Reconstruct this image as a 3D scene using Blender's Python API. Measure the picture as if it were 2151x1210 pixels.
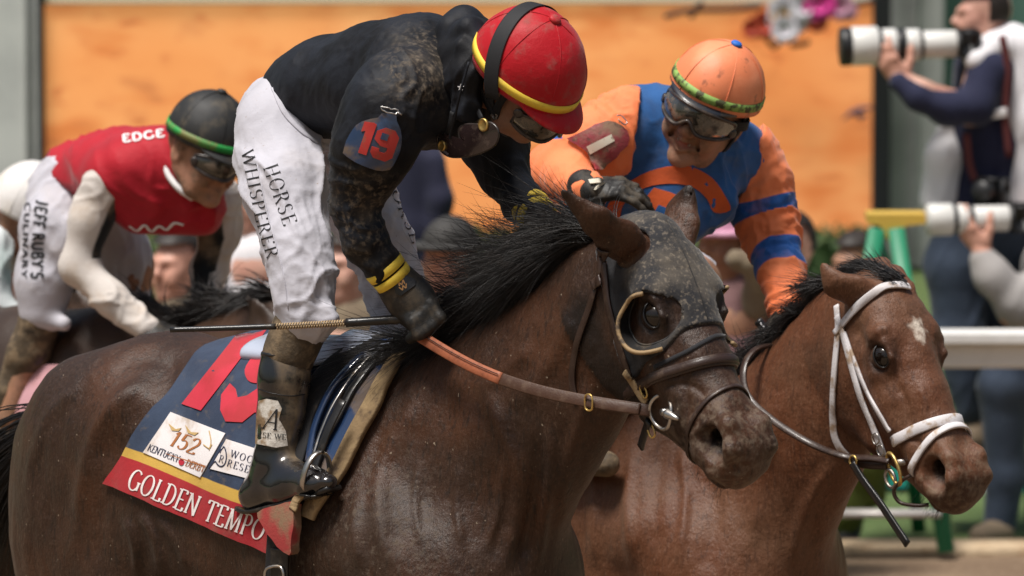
import bpy, math, random
import numpy as np
from mathutils import Vector, Matrix
from mathutils.bvhtree import BVHTree

for _o in list(bpy.data.objects):
    bpy.data.objects.remove(_o, do_unlink=True)
scene = bpy.context.scene
COL = scene.collection
random.seed(7)
RNG = np.random.default_rng(7)
R = math.radians

# ------------------------------------------------------------------ camera
CAM_H, PITCH, K = 2.92, R(5.5), 8.75e-5       # K: tangent per photograph pixel
CAM = np.array([0.0, 0.0, CAM_H])
FWD = np.array([0.0, math.cos(PITCH), -math.sin(PITCH)])
UPV = np.array([0.0, math.sin(PITCH), math.cos(PITCH)])
RGT = np.array([1.0, 0.0, 0.0])
cam_data = bpy.data.cameras.new("camera")
cam = bpy.data.objects.new("camera", cam_data)
COL.objects.link(cam)
cam.location = CAM
cam.rotation_euler = (R(90) - PITCH, 0, 0)
cam_data.sensor_width = 36.0
cam_data.lens = 18.0 / (2151 * K / 2)
cam_data.clip_start = 0.5
cam_data.clip_end = 3000
cam_data.dof.use_dof = True
cam_data.dof.focus_distance = 11.95
cam_data.dof.aperture_fstop = 4.9
scene.camera = cam

# ------------------------------------------------------------------ light: bright overcast
SUN_EL, SUN_AZ = R(70), R(225)                 # azimuth measured from +Y, clockwise
world = bpy.data.worlds.new("World")
scene.world = world
world.use_nodes = True
_nt = world.node_tree
_sky = _nt.nodes.new("ShaderNodeTexSky")
_sky.sky_type = 'NISHITA'
_sky.sun_disc = False
_sky.sun_elevation = SUN_EL
_sky.sun_rotation = SUN_AZ
_sky.air_density = 1.6
_sky.dust_density = 5.0
_sky.ozone_density = 0.6
_bg = _nt.nodes["Background"]
_nt.links.new(_sky.outputs[0], _bg.inputs[0])
_bg.inputs[1].default_value = 0.050
sun_data = bpy.data.lights.new("sun", 'SUN')
sun_data.energy = 3.5
sun_data.angle = R(18)
sun_data.color = (1.0, 0.965, 0.92)
sun = bpy.data.objects.new("sun", sun_data)
COL.objects.link(sun)
_sd = Vector((math.sin(SUN_AZ) * math.cos(SUN_EL), math.cos(SUN_AZ) * math.cos(SUN_EL), math.sin(SUN_EL)))
sun.rotation_euler = _sd.to_track_quat('Z', 'Y').to_euler()
sun.location = _sd * 60
scene.view_settings.view_transform = 'Standard'
scene.view_settings.look = 'None'
scene.view_settings.exposure = 0.46
scene.view_settings.gamma = 1.0
scene.view_settings.use_curve_mapping = False
scene.render.engine = 'CYCLES'
scene.cycles.use_denoising = True
scene.cycles.max_bounces = 6
scene.cycles.transparent_max_bounces = 6

# ------------------------------------------------------------------ helpers: places
def ray(px, py):
    return FWD + (px - 1075.5) * K * RGT - (py - 605) * K * UPV
def pt(px, py, D):
    return CAM + D * ray(px, py)
def gpt(px, py, z=0.0):                        # where a line of sight meets the level z
    r = ray(px, py)
    return CAM + r * ((z - CAM_H) / r[2])
class Frame:
    """a body's own axes: a forward, b to its right-hand side, z up"""
    def __init__(s, origin, yaw, a=None, z=None, b=None):
        s.o = np.array(origin, float)
        if a is None:
            s.a = np.array([math.cos(yaw), -math.sin(yaw), 0.0])
            s.b = np.array([s.a[1], -s.a[0], 0.0])
            s.z = np.array([0, 0, 1.0])
        else:
            s.a, s.b, s.z = [np.array(q, float) for q in (a, b, z)]
        s.M = np.stack([s.a, s.b, s.z])        # rows: world -> local
    def w(s, p):
        return np.asarray(p, float) @ s.M + s.o
    def l(s, P):
        return (np.asarray(P, float) - s.o) @ s.M.T
    def P(s, px, py, v):                       # world point on a sight line at lateral offset v
        r = ray(px, py)
        D = (v + np.dot(s.o - CAM, s.b)) / np.dot(r, s.b)
        return CAM + D * r
def depth(P):
    return float(np.dot(np.asarray(P) - CAM, FWD))

# ------------------------------------------------------------------ helpers: numeric noise
def _hash(i, j, k, seed):
    h = (i * 374761393 + j * 668265263 + k * 2147483647 + seed * 974634777) & 0xffffffff
    h = ((h ^ (h >> 13)) * 1274126177) & 0xffffffff
    return ((h ^ (h >> 16)) & 0xffff) / 32767.5 - 1.0
def vnoise(P, scale, seed=0):
    q = np.asarray(P, float) * scale
    f = np.floor(q); t = q - f; t = t * t * (3 - 2 * t)
    i = f.astype(np.int64)
    r = 0
    for dx in (0, 1):
        for dy in (0, 1):
            for dz in (0, 1):
                w = (t[:, 0] if dx else 1 - t[:, 0]) * (t[:, 1] if dy else 1 - t[:, 1]) * (t[:, 2] if dz else 1 - t[:, 2])
                r = r + w * _hash(i[:, 0] + dx, i[:, 1] + dy, i[:, 2] + dz, seed)
    return r
def fbm(P, scale, n=3, seed=0):
    r, a = 0, 1.0
    for o in range(n):
        r = r + a * vnoise(P, scale * 2 ** o, seed + o * 17); a *= .5
    return r

# ------------------------------------------------------------------ helpers: solids as distance fields
class Solid:
    """smooth union of tapered limbs and ellipsoids, all given in world space"""
    def __init__(s):
        s.ops = []
    def cone(s, p1, p2, r1, r2, k=.03, fr=None, sc=(1, 1, 1), mode=0):
        s.ops.append(('c', np.array(p1, float), np.array(p2, float), r1, r2, k, fr, np.array(sc, float), mode)); return s
    def ell(s, c, rad, k=.03, fr=None, mode=0):
        s.ops.append(('e', np.array(c, float), None, rad, None, k, fr, np.array(rad, float), mode)); return s
    def chain(s, pts, k=.03, fr=None, sc=(1, 1, 1), mode=0):
        for (p, r), (q, r2) in zip(pts[:-1], pts[1:]):
            s.cone(p, q, r, r2, k, fr, sc, mode)
        return s
    def bounds(s):
        lo, hi = np.full(3, 1e9), np.full(3, -1e9)
        for op in s.ops:
            if op[8] == 0:
                l, h = s._bb(op); lo = np.minimum(lo, l); hi = np.maximum(hi, h)
        return lo, hi
    def _bb(s, op):
        if op[0] == 'c':
            r = max(op[3], op[4]) * max(1, op[7].max())
            return np.minimum(op[1], op[2]) - r, np.maximum(op[1], op[2]) + r
        M = op[6].M if op[6] else np.eye(3)
        e = np.sqrt(((M * op[7][:, None]) ** 2).sum(0))
        return op[1] - e, op[1] + e
    def _d(s, op, P):
        M = op[6].M.astype(np.float32) if op[6] is not None else None
        if op[0] == 'c':
            a, b, r1, r2, sc = op[1], op[2], op[3], op[4], op[7].astype(np.float32)
            q = P - a.astype(np.float32); e = (b - a).astype(np.float32)
            if M is not None:
                q = (q @ M.T) / sc; e = (M @ e) / sc
            L = float(e @ e) + 1e-12
            t = np.clip((q @ e) / L, 0, 1)
            q = q - t[:, None] * e
            return (np.sqrt((q * q).sum(1)) - (r1 + (r2 - r1) * t)) * float(min(1, sc.min()))
        q = P - op[1].astype(np.float32)
        if M is not None:
            q = q @ M.T
        r = op[7].astype(np.float32)
        k0 = np.sqrt(((q / r) ** 2).sum(1)); k1 = np.sqrt(((q / r ** 2) ** 2).sum(1)) + 1e-6
        return k0 * (k0 - 1) / k1
    def _dl(s, op, ax, fr):
        """distance on a block of the grid, worked out axis by axis (the block is regular)"""
        f4 = np.float32
        A = (op[6].M @ fr.M.T if op[6] is not None else fr.M.T)       # grid axes -> the solid's own axes
        c = fr.l(op[1])
        x, y, z = ax[0][:, None, None], ax[1][None, :, None], ax[2][None, None, :]
        def comp(i, sc):
            return (f4(A[i, 0] / sc) * (x - f4(c[0])) + f4(A[i, 1] / sc) * (y - f4(c[1]))) + f4(A[i, 2] / sc) * (z - f4(c[2]))
        if op[0] == 'c':
            sc = op[7] if op[6] is not None else np.ones(3)
            e = (A @ (fr.l(op[2]) - c)) / sc
            q = [comp(i, sc[i]) for i in range(3)]
            L = float(e @ e) + 1e-12
            t = q[0] * f4(e[0] / L); t += q[1] * f4(e[1] / L); t += q[2] * f4(e[2] / L)
            np.clip(t, 0, 1, out=t)
            d = None
            for i in range(3):
                w = q[i]; w -= t * f4(e[i]); w *= w
                d = w if d is None else d.__iadd__(w)
            np.sqrt(d, out=d)
            t *= f4(op[4] - op[3]); d -= t; d -= f4(op[3])
            d *= f4(min(1, sc.min()))
            return d
        r = op[7]
        k0 = None; k1 = None
        for i in range(3):
            w = comp(i, r[i]); w *= w
            v = w * f4(1 / r[i] ** 2)
            k0 = w if k0 is None else k0.__iadd__(w); k1 = v if k1 is None else k1.__iadd__(v)
        np.sqrt(k0, out=k0); np.sqrt(k1, out=k1); k1 += f4(1e-6)
        return k0 * (k0 - 1) / k1
    def _mix(s, d, e, k, mode):
        if mode == 0:
            h = np.maximum(k - np.abs(d - e), 0) / k
            return np.minimum(d, e) - h * h * k * .25
        h = np.maximum(k - np.abs(d + e), 0) / k
        return np.maximum(d, -e) + h * h * k * .25
    def grid(s, vox, fr, pad=.02, clip=None):
        """sample on a grid lying in frame fr; returns grid, origin (local)"""
        los, his = np.full(3, 1e9), np.full(3, -1e9)
        bbs = []
        for op in s.ops:
            l, h = s._bb(op)
            c = np.array([[x, y, z] for x in (l[0], h[0]) for y in (l[1], h[1]) for z in (l[2], h[2])])
            if op[0] == 'c':
                r = max(op[3], op[4]) * max(1, op[7].max())
                e = np.stack([fr.l(op[1]), fr.l(op[2])]); ll, hh = e.min(0) - r, e.max(0) + r
            else:
                M = (op[6].M if op[6] is not None else np.eye(3))
                A = (M * op[7][:, None]) @ fr.M.T
                e = np.sqrt((A ** 2).sum(0)); ll, hh = fr.l(op[1]) - e, fr.l(op[1]) + e
            bbs.append((ll, hh))
            if op[8] == 0:
                los = np.minimum(los, ll); his = np.maximum(his, hh)
        los -= pad; his += pad
        if clip is not None:
            los = np.maximum(los, clip[0]); his = np.minimum(his, clip[1])
        n = np.ceil((his - los) / vox).astype(int) + 1
        G = np.full(n, .2, np.float32)
        for op, (ll, hh) in zip(s.ops, bbs):
            m = op[5] + 2.5 * vox + (.0 if op[8] else .03)
            i0 = np.clip(np.floor((ll - m - los) / vox).astype(int), 0, n); i1 = np.clip(np.ceil((hh + m - los) / vox).astype(int) + 1, 0, n)
            if np.any(i1 <= i0):
                continue
            ax = [(los[j] + np.arange(i0[j], i1[j]) * vox).astype(np.float32) for j in range(3)]
            e = s._dl(op, ax, fr)
            sl = tuple(slice(i0[j], i1[j]) for j in range(3))
            G[sl] = s._mix(G[sl], e, op[5], op[8])
        return G, los
    def at(s, P):
        P = np.asarray(P, np.float32)
        d = np.full(len(P), .2, np.float32)
        for op in s.ops:
            d = s._mix(d, s._d(op, P), op[5], op[8])
        return d

def nets(G, los, vox, fr):
    """surface nets: quads round the zero level of G, in world space"""
    S = G < 0
    n = np.array(G.shape) - 1
    c = S[:-1, :-1, :-1].astype(np.int8)
    cnt = np.zeros(n, np.int8)
    for dx in (0, 1):
        for dy in (0, 1):
            for dz in (0, 1):
                cnt += S[dx:dx + n[0], dy:dy + n[1], dz:dz + n[2]]
    I, J, Kk = np.nonzero((cnt > 0) & (cnt < 8))
    idx = np.full(n, -1, np.int32)
    idx[I, J, Kk] = np.arange(len(I))
    cor = [(dx, dy, dz) for dx in (0, 1) for dy in (0, 1) for dz in (0, 1)]
    val = [G[I + a, J + b, Kk + d] for a, b, d in cor]
    acc = np.zeros((len(I), 3)); w = np.zeros(len(I))
    for p in range(8):
        for q in range(p + 1, 8):
            df = [cor[q][m] - cor[p][m] for m in range(3)]
            if sum(abs(x) for x in df) != 1:
                continue
            a, b = val[p], val[q]
            m = (a < 0) != (b < 0)
            t = np.where(m, a / np.where(m, a - b, 1), 0)
            for x in range(3):
                acc[:, x] += np.where(m, cor[p][x] + t * df[x], 0)
            w += m
    V = np.stack([I, J, Kk], 1) + acc / np.maximum(w, 1)[:, None]
    V = fr.w(los + V * vox)
    quads = []
    for ax in range(3):
        s0 = [slice(None)] * 3; s1 = [slice(None)] * 3
        s0[ax] = slice(0, -1); s1[ax] = slice(1, None)
        A, B = S[tuple(s0)], S[tuple(s1)]
        e = np.argwhere(A != B)
        o1, o2 = (ax + 1) % 3, (ax + 2) % 3
        ok = (e[:, o1] > 0) & (e[:, o1] < n[o1]) & (e[:, o2] > 0) & (e[:, o2] < n[o2])
        e = e[ok]
        inside = A[e[:, 0], e[:, 1], e[:, 2]]
        def g(d1, d2):
            f = e.copy(); f[:, o1] += d1; f[:, o2] += d2
            return idx[f[:, 0], f[:, 1], f[:, 2]]
        q = np.stack([g(-1, -1), g(0, -1), g(0, 0), g(-1, 0)], 1)
        q[~inside] = q[~inside][:, ::-1]
        quads.append(q)
    F = np.concatenate(quads)
    F = F[(F >= 0).all(1)]
    return V, F
def scatter(idx, W, n):
    return np.stack([np.bincount(idx, W[:, i], n) for i in range(3)], 1)
def relax(V, F, n=2, lam=.5):
    m = len(V)
    A = np.concatenate([F[:, i] for i in range(4) for _ in (0, 1)]); B = np.concatenate([F[:, j] for i in range(4) for j in ((i + 1) % 4, (i + 3) % 4)])
    c = np.maximum(np.bincount(A, minlength=m), 1)[:, None]
    for _ in range(n):
        V = V + lam * (scatter(A, V[B], m) / c - V)
    return V
def vnormals(V, F):
    fn = np.cross(V[F[:, 2]] - V[F[:, 0]], V[F[:, 3]] - V[F[:, 1]]) if F.shape[1] == 4 else np.cross(V[F[:, 1]] - V[F[:, 0]], V[F[:, 2]] - V[F[:, 0]])
    N = sum(scatter(F[:, i], fn, len(V)) for i in range(F.shape[1]))
    return N / (np.linalg.norm(N, axis=1)[:, None] + 1e-12)

# ------------------------------------------------------------------ helpers: objects
def thing(name, label, cat, loc, group=None, kind=None):
    o = bpy.data.objects.new(name, None)
    o.empty_display_size = .05
    COL.objects.link(o); o.location = [float(x) for x in loc]
    tag(o, label, cat, group, kind)
    return o
def tag(o, label=None, cat=None, group=None, kind=None):
    for k_, v_ in (('label', label), ('category', cat), ('group', group), ('kind', kind)):
        if v_: o[k_] = v_
    return o
def wloc(o):
    p = np.zeros(3)
    while o is not None:
        p = p + np.array(o.location); o = o.parent
    return p
def mk(name, V, F, mat, parent=None, smooth=True, attrs=None, base=None, mats=None, fmat=None):
    """one mesh object from world-space points; faces: array or list"""
    V = np.asarray(V, float)
    o0 = wloc(parent) if parent is not None else (np.array(base, float) if base is not None else np.array([V[:, 0].mean(), V[:, 1].mean(), V[:, 2].min()]))
    me = bpy.data.meshes.new(name)
    L = V - o0
    if isinstance(F, np.ndarray):
        nf, m = F.shape
        me.vertices.add(len(L)); me.vertices.foreach_set("co", L.astype(np.float32).ravel())
        me.loops.add(nf * m); me.loops.foreach_set("vertex_index", F.astype(np.int32).ravel())
        me.polygons.add(nf); me.polygons.foreach_set("loop_start", np.arange(0, nf * m, m, dtype=np.int32))
        try:
            me.polygons.foreach_set("loop_total", np.full(nf, m, np.int32))
        except Exception:
            pass
        me.update(calc_edges=True)
    else:
        me.from_pydata(L.tolist(), [], [list(map(int, f)) for f in F])
    if smooth:
        me.polygons.foreach_set("use_smooth", np.ones(len(me.polygons), bool))
    for k_, a in (attrs or {}).items():
        at = me.attributes.new(k_, 'FLOAT', 'POINT'); at.data.foreach_set("value", np.asarray(a, np.float32))
    for m_ in (mats or [mat]):
        me.materials.append(m_)
    if fmat is not None:
        me.polygons.foreach_set("material_index", np.asarray(fmat, np.int32))
    me.validate()
    o = bpy.data.objects.new(name, me)
    COL.objects.link(o)
    if parent is not None:
        o.parent = parent
    else:
        o.location = o0
    return o
class MB:
    """collects simple shapes for one mesh"""
    def __init__(s):
        s.V = []; s.F = []
    def add(s, V, F):
        n = len(s.V); s.V.extend([list(map(float, v)) for v in V]); s.F.extend([[i + n for i in f] for f in F]); return s
    def box(s, c, h, ax=None, bev=0):
        A = np.array(ax if ax is not None else np.eye(3), float); c = np.array(c, float)
        if bev:
            pts, fs = [], []
            b = min(bev, min(h) * .9)
            # bevelled box: three inner rings per axis
            for sx in (-1, 1):
                for sy in (-1, 1):
                    for sz in (-1, 1):
                        S_ = np.array([sx, sy, sz])
                        for k_ in range(3):
                            v = S_ * (np.array(h) - b); v = v.astype(float); v[k_] += S_[k_] * b
                            pts.append(c + v @ A)
            id_ = lambda sx, sy, sz, k_: (((sx > 0) * 4 + (sy > 0) * 2 + (sz > 0)) * 3 + k_)
            for k_ in range(3):
                o1, o2 = (k_ + 1) % 3, (k_ + 2) % 3
                for sg in (-1, 1):
                    f = []
                    for (p, q) in ((-1, -1), (1, -1), (1, 1), (-1, 1)):
                        t = [0, 0, 0]; t[k_] = sg; t[o1] = p; t[o2] = q; f.append(id_(*t, k_))
                    fs.append(f if sg > 0 else f[::-1])
                for p in (-1, 1):
                    for q in (-1, 1):
                        t0 = [0, 0, 0]; t0[k_] = -1; t0[o1] = p; t0[o2] = q; t1 = list(t0); t1[k_] = 1
                        f = [id_(*t0, o1), id_(*t1, o1), id_(*t1, o2), id_(*t0, o2)]
                        fs.append(f if p * q > 0 else f[::-1])
            for sx in (-1, 1):
                for sy in (-1, 1):
                    for sz in (-1, 1):
                        f = [id_(sx, sy, sz, 0), id_(sx, sy, sz, 1), id_(sx, sy, sz, 2)]
                        fs.append(f if sx * sy * sz > 0 else f[::-1])
            return s.add(pts, fs)
        pts = [c + (np.array([x, y, z]) * h) @ A for x in (-1, 1) for y in (-1, 1) for z in (-1, 1)]
        return s.add(pts, [(0, 1, 3, 2), (4, 6, 7, 5), (0, 4, 5, 1), (2, 3, 7, 6), (0, 2, 6, 4), (1, 5, 7, 3)])
    def tube(s, P, r, n=8, cap=True, closed=False, sq=None):
        """tube along points; r number or list; sq=(normals, half width, half thickness) makes a flat strap"""
        P = [np.array(p, float) for p in P]; m = len(P)
        r = [r] * m if np.isscalar(r) else list(r)
        rings = []; up = None
        for i in range(m):
            t = (P[(i + 1) % m] - P[i - 1]) if closed else P[min(i + 1, m - 1)] - P[max(i - 1, 0)]
            t = t / (np.linalg.norm(t) + 1e-12)
            if sq is not None:
                nn = np.array(sq[0][i], float); nn = nn - t * (nn @ t); nn /= np.linalg.norm(nn) + 1e-12
                bb = np.cross(t, nn); hw = sq[1] if np.isscalar(sq[1]) else sq[1][i]; ht = sq[2]
                c_ = .25
                prof = [(-1, -1), (1, -1), (1, .5), (.85, 1), (-.85, 1), (-1, .5)]
                rings.append([P[i] + bb * hw * x + nn * ht * y for x, y in prof])
            else:
                if up is None:
                    up = np.array([0, 0, 1.0]) if abs(t[2]) < .9 else np.array([1.0, 0, 0])
                u = np.cross(up, t); u /= np.linalg.norm(u) + 1e-12; v = np.cross(t, u); up = v
                rings.append([P[i] + (u * math.cos(2 * math.pi * j / n) + v * math.sin(2 * math.pi * j / n)) * r[i] for j in range(n)])
        n = len(rings[0])
        V = [q for g in rings for q in g]; F = []
        for i in range(m if closed else m - 1):
            i2 = (i + 1) % m
            for j in range(n):
                F.append((i * n + j, i * n + (j + 1) % n, i2 * n + (j + 1) % n, i2 * n + j))
        if cap and not closed:
            F.append(tuple(range(n - 1, -1, -1))); F.append(tuple(range((m - 1) * n, m * n)))
        return s.add(V, F)
    def lathe(s, c, ax, prof, n=24):
        """prof: (distance along axis, radius)"""
        ax = np.array(ax, float); ax /= np.linalg.norm(ax); c = np.array(c, float)
        u = np.cross(ax, [0, 0, 1.0] if abs(ax[2]) < .9 else [1.0, 0, 0]); u /= np.linalg.norm(u); v = np.cross(ax, u)
        V = [c + ax * d + (u * math.cos(2 * math.pi * j / n) + v * math.sin(2 * math.pi * j / n)) * r for d, r in prof for j in range(n)]
        F = [(i * n + j, i * n + (j + 1) % n, (i + 1) * n + (j + 1) % n, (i + 1) * n + j) for i in range(len(prof) - 1) for j in range(n)]
        F.append(tuple(range(n - 1, -1, -1))); F.append(tuple(range((len(prof) - 1) * n, len(prof) * n)))
        return s.add(V, F)
    def build(s, name, mat, parent=None, smooth=True, base=None, **kw):
        return mk(name, s.V, s.F, mat, parent, smooth, base=base, **kw)
def edge_smooth(o, ang=40):
    me = o.data
    try:
        me.set_sharp_from_angle(angle=R(ang))
    except Exception:
        pass
    return o
def spline(P, n=8, closed=False):
    """Catmull-Rom through points (any dimension)"""
    P = np.asarray(P, float); m = len(P); out = []
    rng = range(m if closed else m - 1)
    for i in rng:
        p0 = P[(i - 1) % m] if closed or i > 0 else 2 * P[0] - P[1]
        p1 = P[i]; p2 = P[(i + 1) % m]
        p3 = P[(i + 2) % m] if closed or i + 2 < m else 2 * P[-1] - P[-2]
        for t in np.arange(n) / n:
            out.append(.5 * (2 * p1 + (p2 - p0) * t + (2 * p0 - 5 * p1 + 4 * p2 - p3) * t * t + (3 * p1 - p0 - 3 * p2 + p3) * t ** 3))
    if not closed:
        out.append(P[-1])
    return np.array(out)
class Skin:
    """a finished surface that straps, prints and seams are laid on"""
    def __init__(s, *VF):
        V, F, n = [], [], 0
        for v, f in VF:
            V.append(v); F.append(np.asarray(f) + n); n += len(v)
        V = np.concatenate(V)
        s.t = BVHTree.FromPolygons([Vector(v) for v in V.tolist()], [tuple(x) for f in F for x in f.tolist()])
    def see(s, px, py, off=0.0):
        r = ray(px, py)
        h = s.t.ray_cast(Vector(CAM), Vector(r).normalized())
        if h[0] is None:
            h = s.t.find_nearest(Vector(pt(px, py, 12.3)))
        n = np.array(h[1]); n = n if n @ r < 0 else -n
        return np.array(h[0]) + n * off, n
    def sees(s, px, py):
        return s.t.ray_cast(Vector(CAM), Vector(ray(px, py)).normalized())[0] is not None
    def inward(s, p, c, off=0.0):
        p, c = np.array(p, float), np.array(c, float); d = c - p; L = np.linalg.norm(d)
        h = s.t.ray_cast(Vector(p), Vector(d / L), L)
        if h[0] is None:
            return None
        n = np.array(h[1]); n = n if n @ d < 0 else -n
        return np.array(h[0]) + n * off, n
    def near(s, p, off=0.0):
        h = s.t.find_nearest(Vector(p)); n = np.array(h[1])
        return np.array(h[0]) + n * off, n
def strap(mb, skin, pix, hw, ht, n=8, off=None, closed=False):
    """a flat strap lying on the surface along photograph points"""
    pts = spline(pix, n, closed)
    P, N = [], []
    for x, y in pts:
        p, nn = skin.see(x, y, ht if off is None else off); P.append(p); N.append(nn)
    N = smooth_list(N, 3, closed); P = smooth_list(P, 1, closed)
    return mb.tube(P, 1, sq=(N, hw, ht), closed=closed)
def smooth_list(A, n, closed=False):
    A = np.array(A, float)
    for _ in range(n):
        B = A.copy()
        B[1:-1] = (A[:-2] + 2 * A[1:-1] + A[2:]) / 4
        if closed:
            B[0] = (A[-1] + 2 * A[0] + A[1]) / 4; B[-1] = (A[-2] + 2 * A[-1] + A[0]) / 4
        A = B
    return A
# ------------------------------------------------------------------ materials
MATS = {}
def mat(name, col, rough=.6, layers=(), bump=(), spec=.5, coat=0, sheen=0, metal=0, emit=None, trans=0, ior=1.45, coat_rough=.08, sheen_col=None, aniso=None, rough_layers=True):
    """layers: dicts(col, noise=(scale, lo, hi[, detail, stretch]), attr=(name, lo, hi), amt, rough)"""
    m = bpy.data.materials.new(name); m.use_nodes = True
    nt = m.node_tree; N, L = nt.nodes, nt.links
    b = N["Principled BSDF"]
    tc = N.new("ShaderNodeTexCoord")
    def coord(st):
        if st is None:
            return tc.outputs["Object"]
        mp = N.new("ShaderNodeMapping"); mp.inputs["Scale"].default_value = st[:3]
        if len(st) > 3: mp.inputs["Rotation"].default_value = st[3:6]
        L.new(tc.outputs["Object"], mp.inputs["Vector"]); return mp.outputs[0]
    def noise(sc, det=4, st=None, rgh=.6, dist=0):
        t = N.new("ShaderNodeTexNoise"); t.inputs["Scale"].default_value = sc; t.inputs["Detail"].default_value = det
        t.inputs["Roughness"].default_value = rgh; t.inputs["Distortion"].default_value = dist
        L.new(coord(st), t.inputs["Vector"]); return t.outputs["Fac"]
    def ramp(src, lo, hi):
        r = N.new("ShaderNodeMapRange"); r.interpolation_type = 'SMOOTHSTEP' if abs(hi - lo) > 1e-6 else 'LINEAR'
        r.inputs["From Min"].default_value = lo; r.inputs["From Max"].default_value = hi
        L.new(src, r.inputs["Value"]); return r.outputs[0]
    def mul(a, c):
        q = N.new("ShaderNodeMath"); q.operation = 'MULTIPLY'
        for i, s_ in enumerate((a, c)):
            if isinstance(s_, (int, float)): q.inputs[i].default_value = s_
            else: L.new(s_, q.inputs[i])
        return q.outputs[0]
    cur = None; rcur = None
    for ly in layers:
        f = None
        if 'noise' in ly:
            a = ly['noise']; f = ramp(noise(a[0], a[3] if len(a) > 3 else 4, a[4] if len(a) > 4 else None), a[1], a[2])
        if 'attr' in ly:
            at = N.new("ShaderNodeAttribute"); at.attribute_name = ly['attr'][0]
            g = ramp(at.outputs["Fac"], ly['attr'][1], ly['attr'][2]); f = g if f is None else mul(f, g)
        f = mul(f, ly.get('amt', 1.0)) if f is not None else ly.get('amt', 1.0)
        mx = N.new("ShaderNodeMix"); mx.data_type = 'RGBA'
        if isinstance(f, float): mx.inputs["Factor"].default_value = f
        else: L.new(f, mx.inputs["Factor"])
        if cur is None: mx.inputs["A"].default_value = (*col, 1)
        else: L.new(cur, mx.inputs["A"])
        mx.inputs["B"].default_value = (*ly['col'], 1)
        cur = mx.outputs["Result"]
        if 'rough' in ly:
            mr = N.new("ShaderNodeMix"); mr.data_type = 'FLOAT'
            L.new(f, mr.inputs["Factor"])
            if rcur is None: mr.inputs["A"].default_value = rough
            else: L.new(rcur, mr.inputs["A"])
            mr.inputs["B"].default_value = ly['rough']; rcur = mr.outputs["Result"]
    if cur is None: b.inputs["Base Color"].default_value = (*col, 1)
    else: L.new(cur, b.inputs["Base Color"])
    b.inputs["Roughness"].default_value = rough
    if rcur is not None: L.new(rcur, b.inputs["Roughness"])
    b.inputs["Specular IOR Level"].default_value = spec
    b.inputs["Metallic"].default_value = metal
    b.inputs["Coat Weight"].default_value = coat; b.inputs["Coat Roughness"].default_value = coat_rough
    b.inputs["Sheen Weight"].default_value = sheen; b.inputs["Sheen Roughness"].default_value = .4
    if sheen_col: b.inputs["Sheen Tint"].default_value = (*sheen_col, 1)
    b.inputs["Transmission Weight"].default_value = trans; b.inputs["IOR"].default_value = ior
    if emit:
        if cur is not None: L.new(cur, b.inputs["Emission Color"])
        else: b.inputs["Emission Color"].default_value = (*col, 1)
        b.inputs["Emission Strength"].default_value = emit
    last = None
    for bp in bump:                      # (scale, distance, detail, stretch)
        nd = N.new("ShaderNodeBump"); nd.inputs["Strength"].default_value = 1.0; nd.inputs["Distance"].default_value = bp[1]
        L.new(noise(bp[0], bp[2] if len(bp) > 2 else 3, bp[3] if len(bp) > 3 else None), nd.inputs["Height"])
        if last is not None: L.new(last, nd.inputs["Normal"])
        last = nd.outputs[0]
    if last is not None: L.new(last, b.inputs["Normal"])
    MATS[name] = m
    return m
DUST = (.23, .17, .115)
MUD = (.13, .085, .05)
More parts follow.
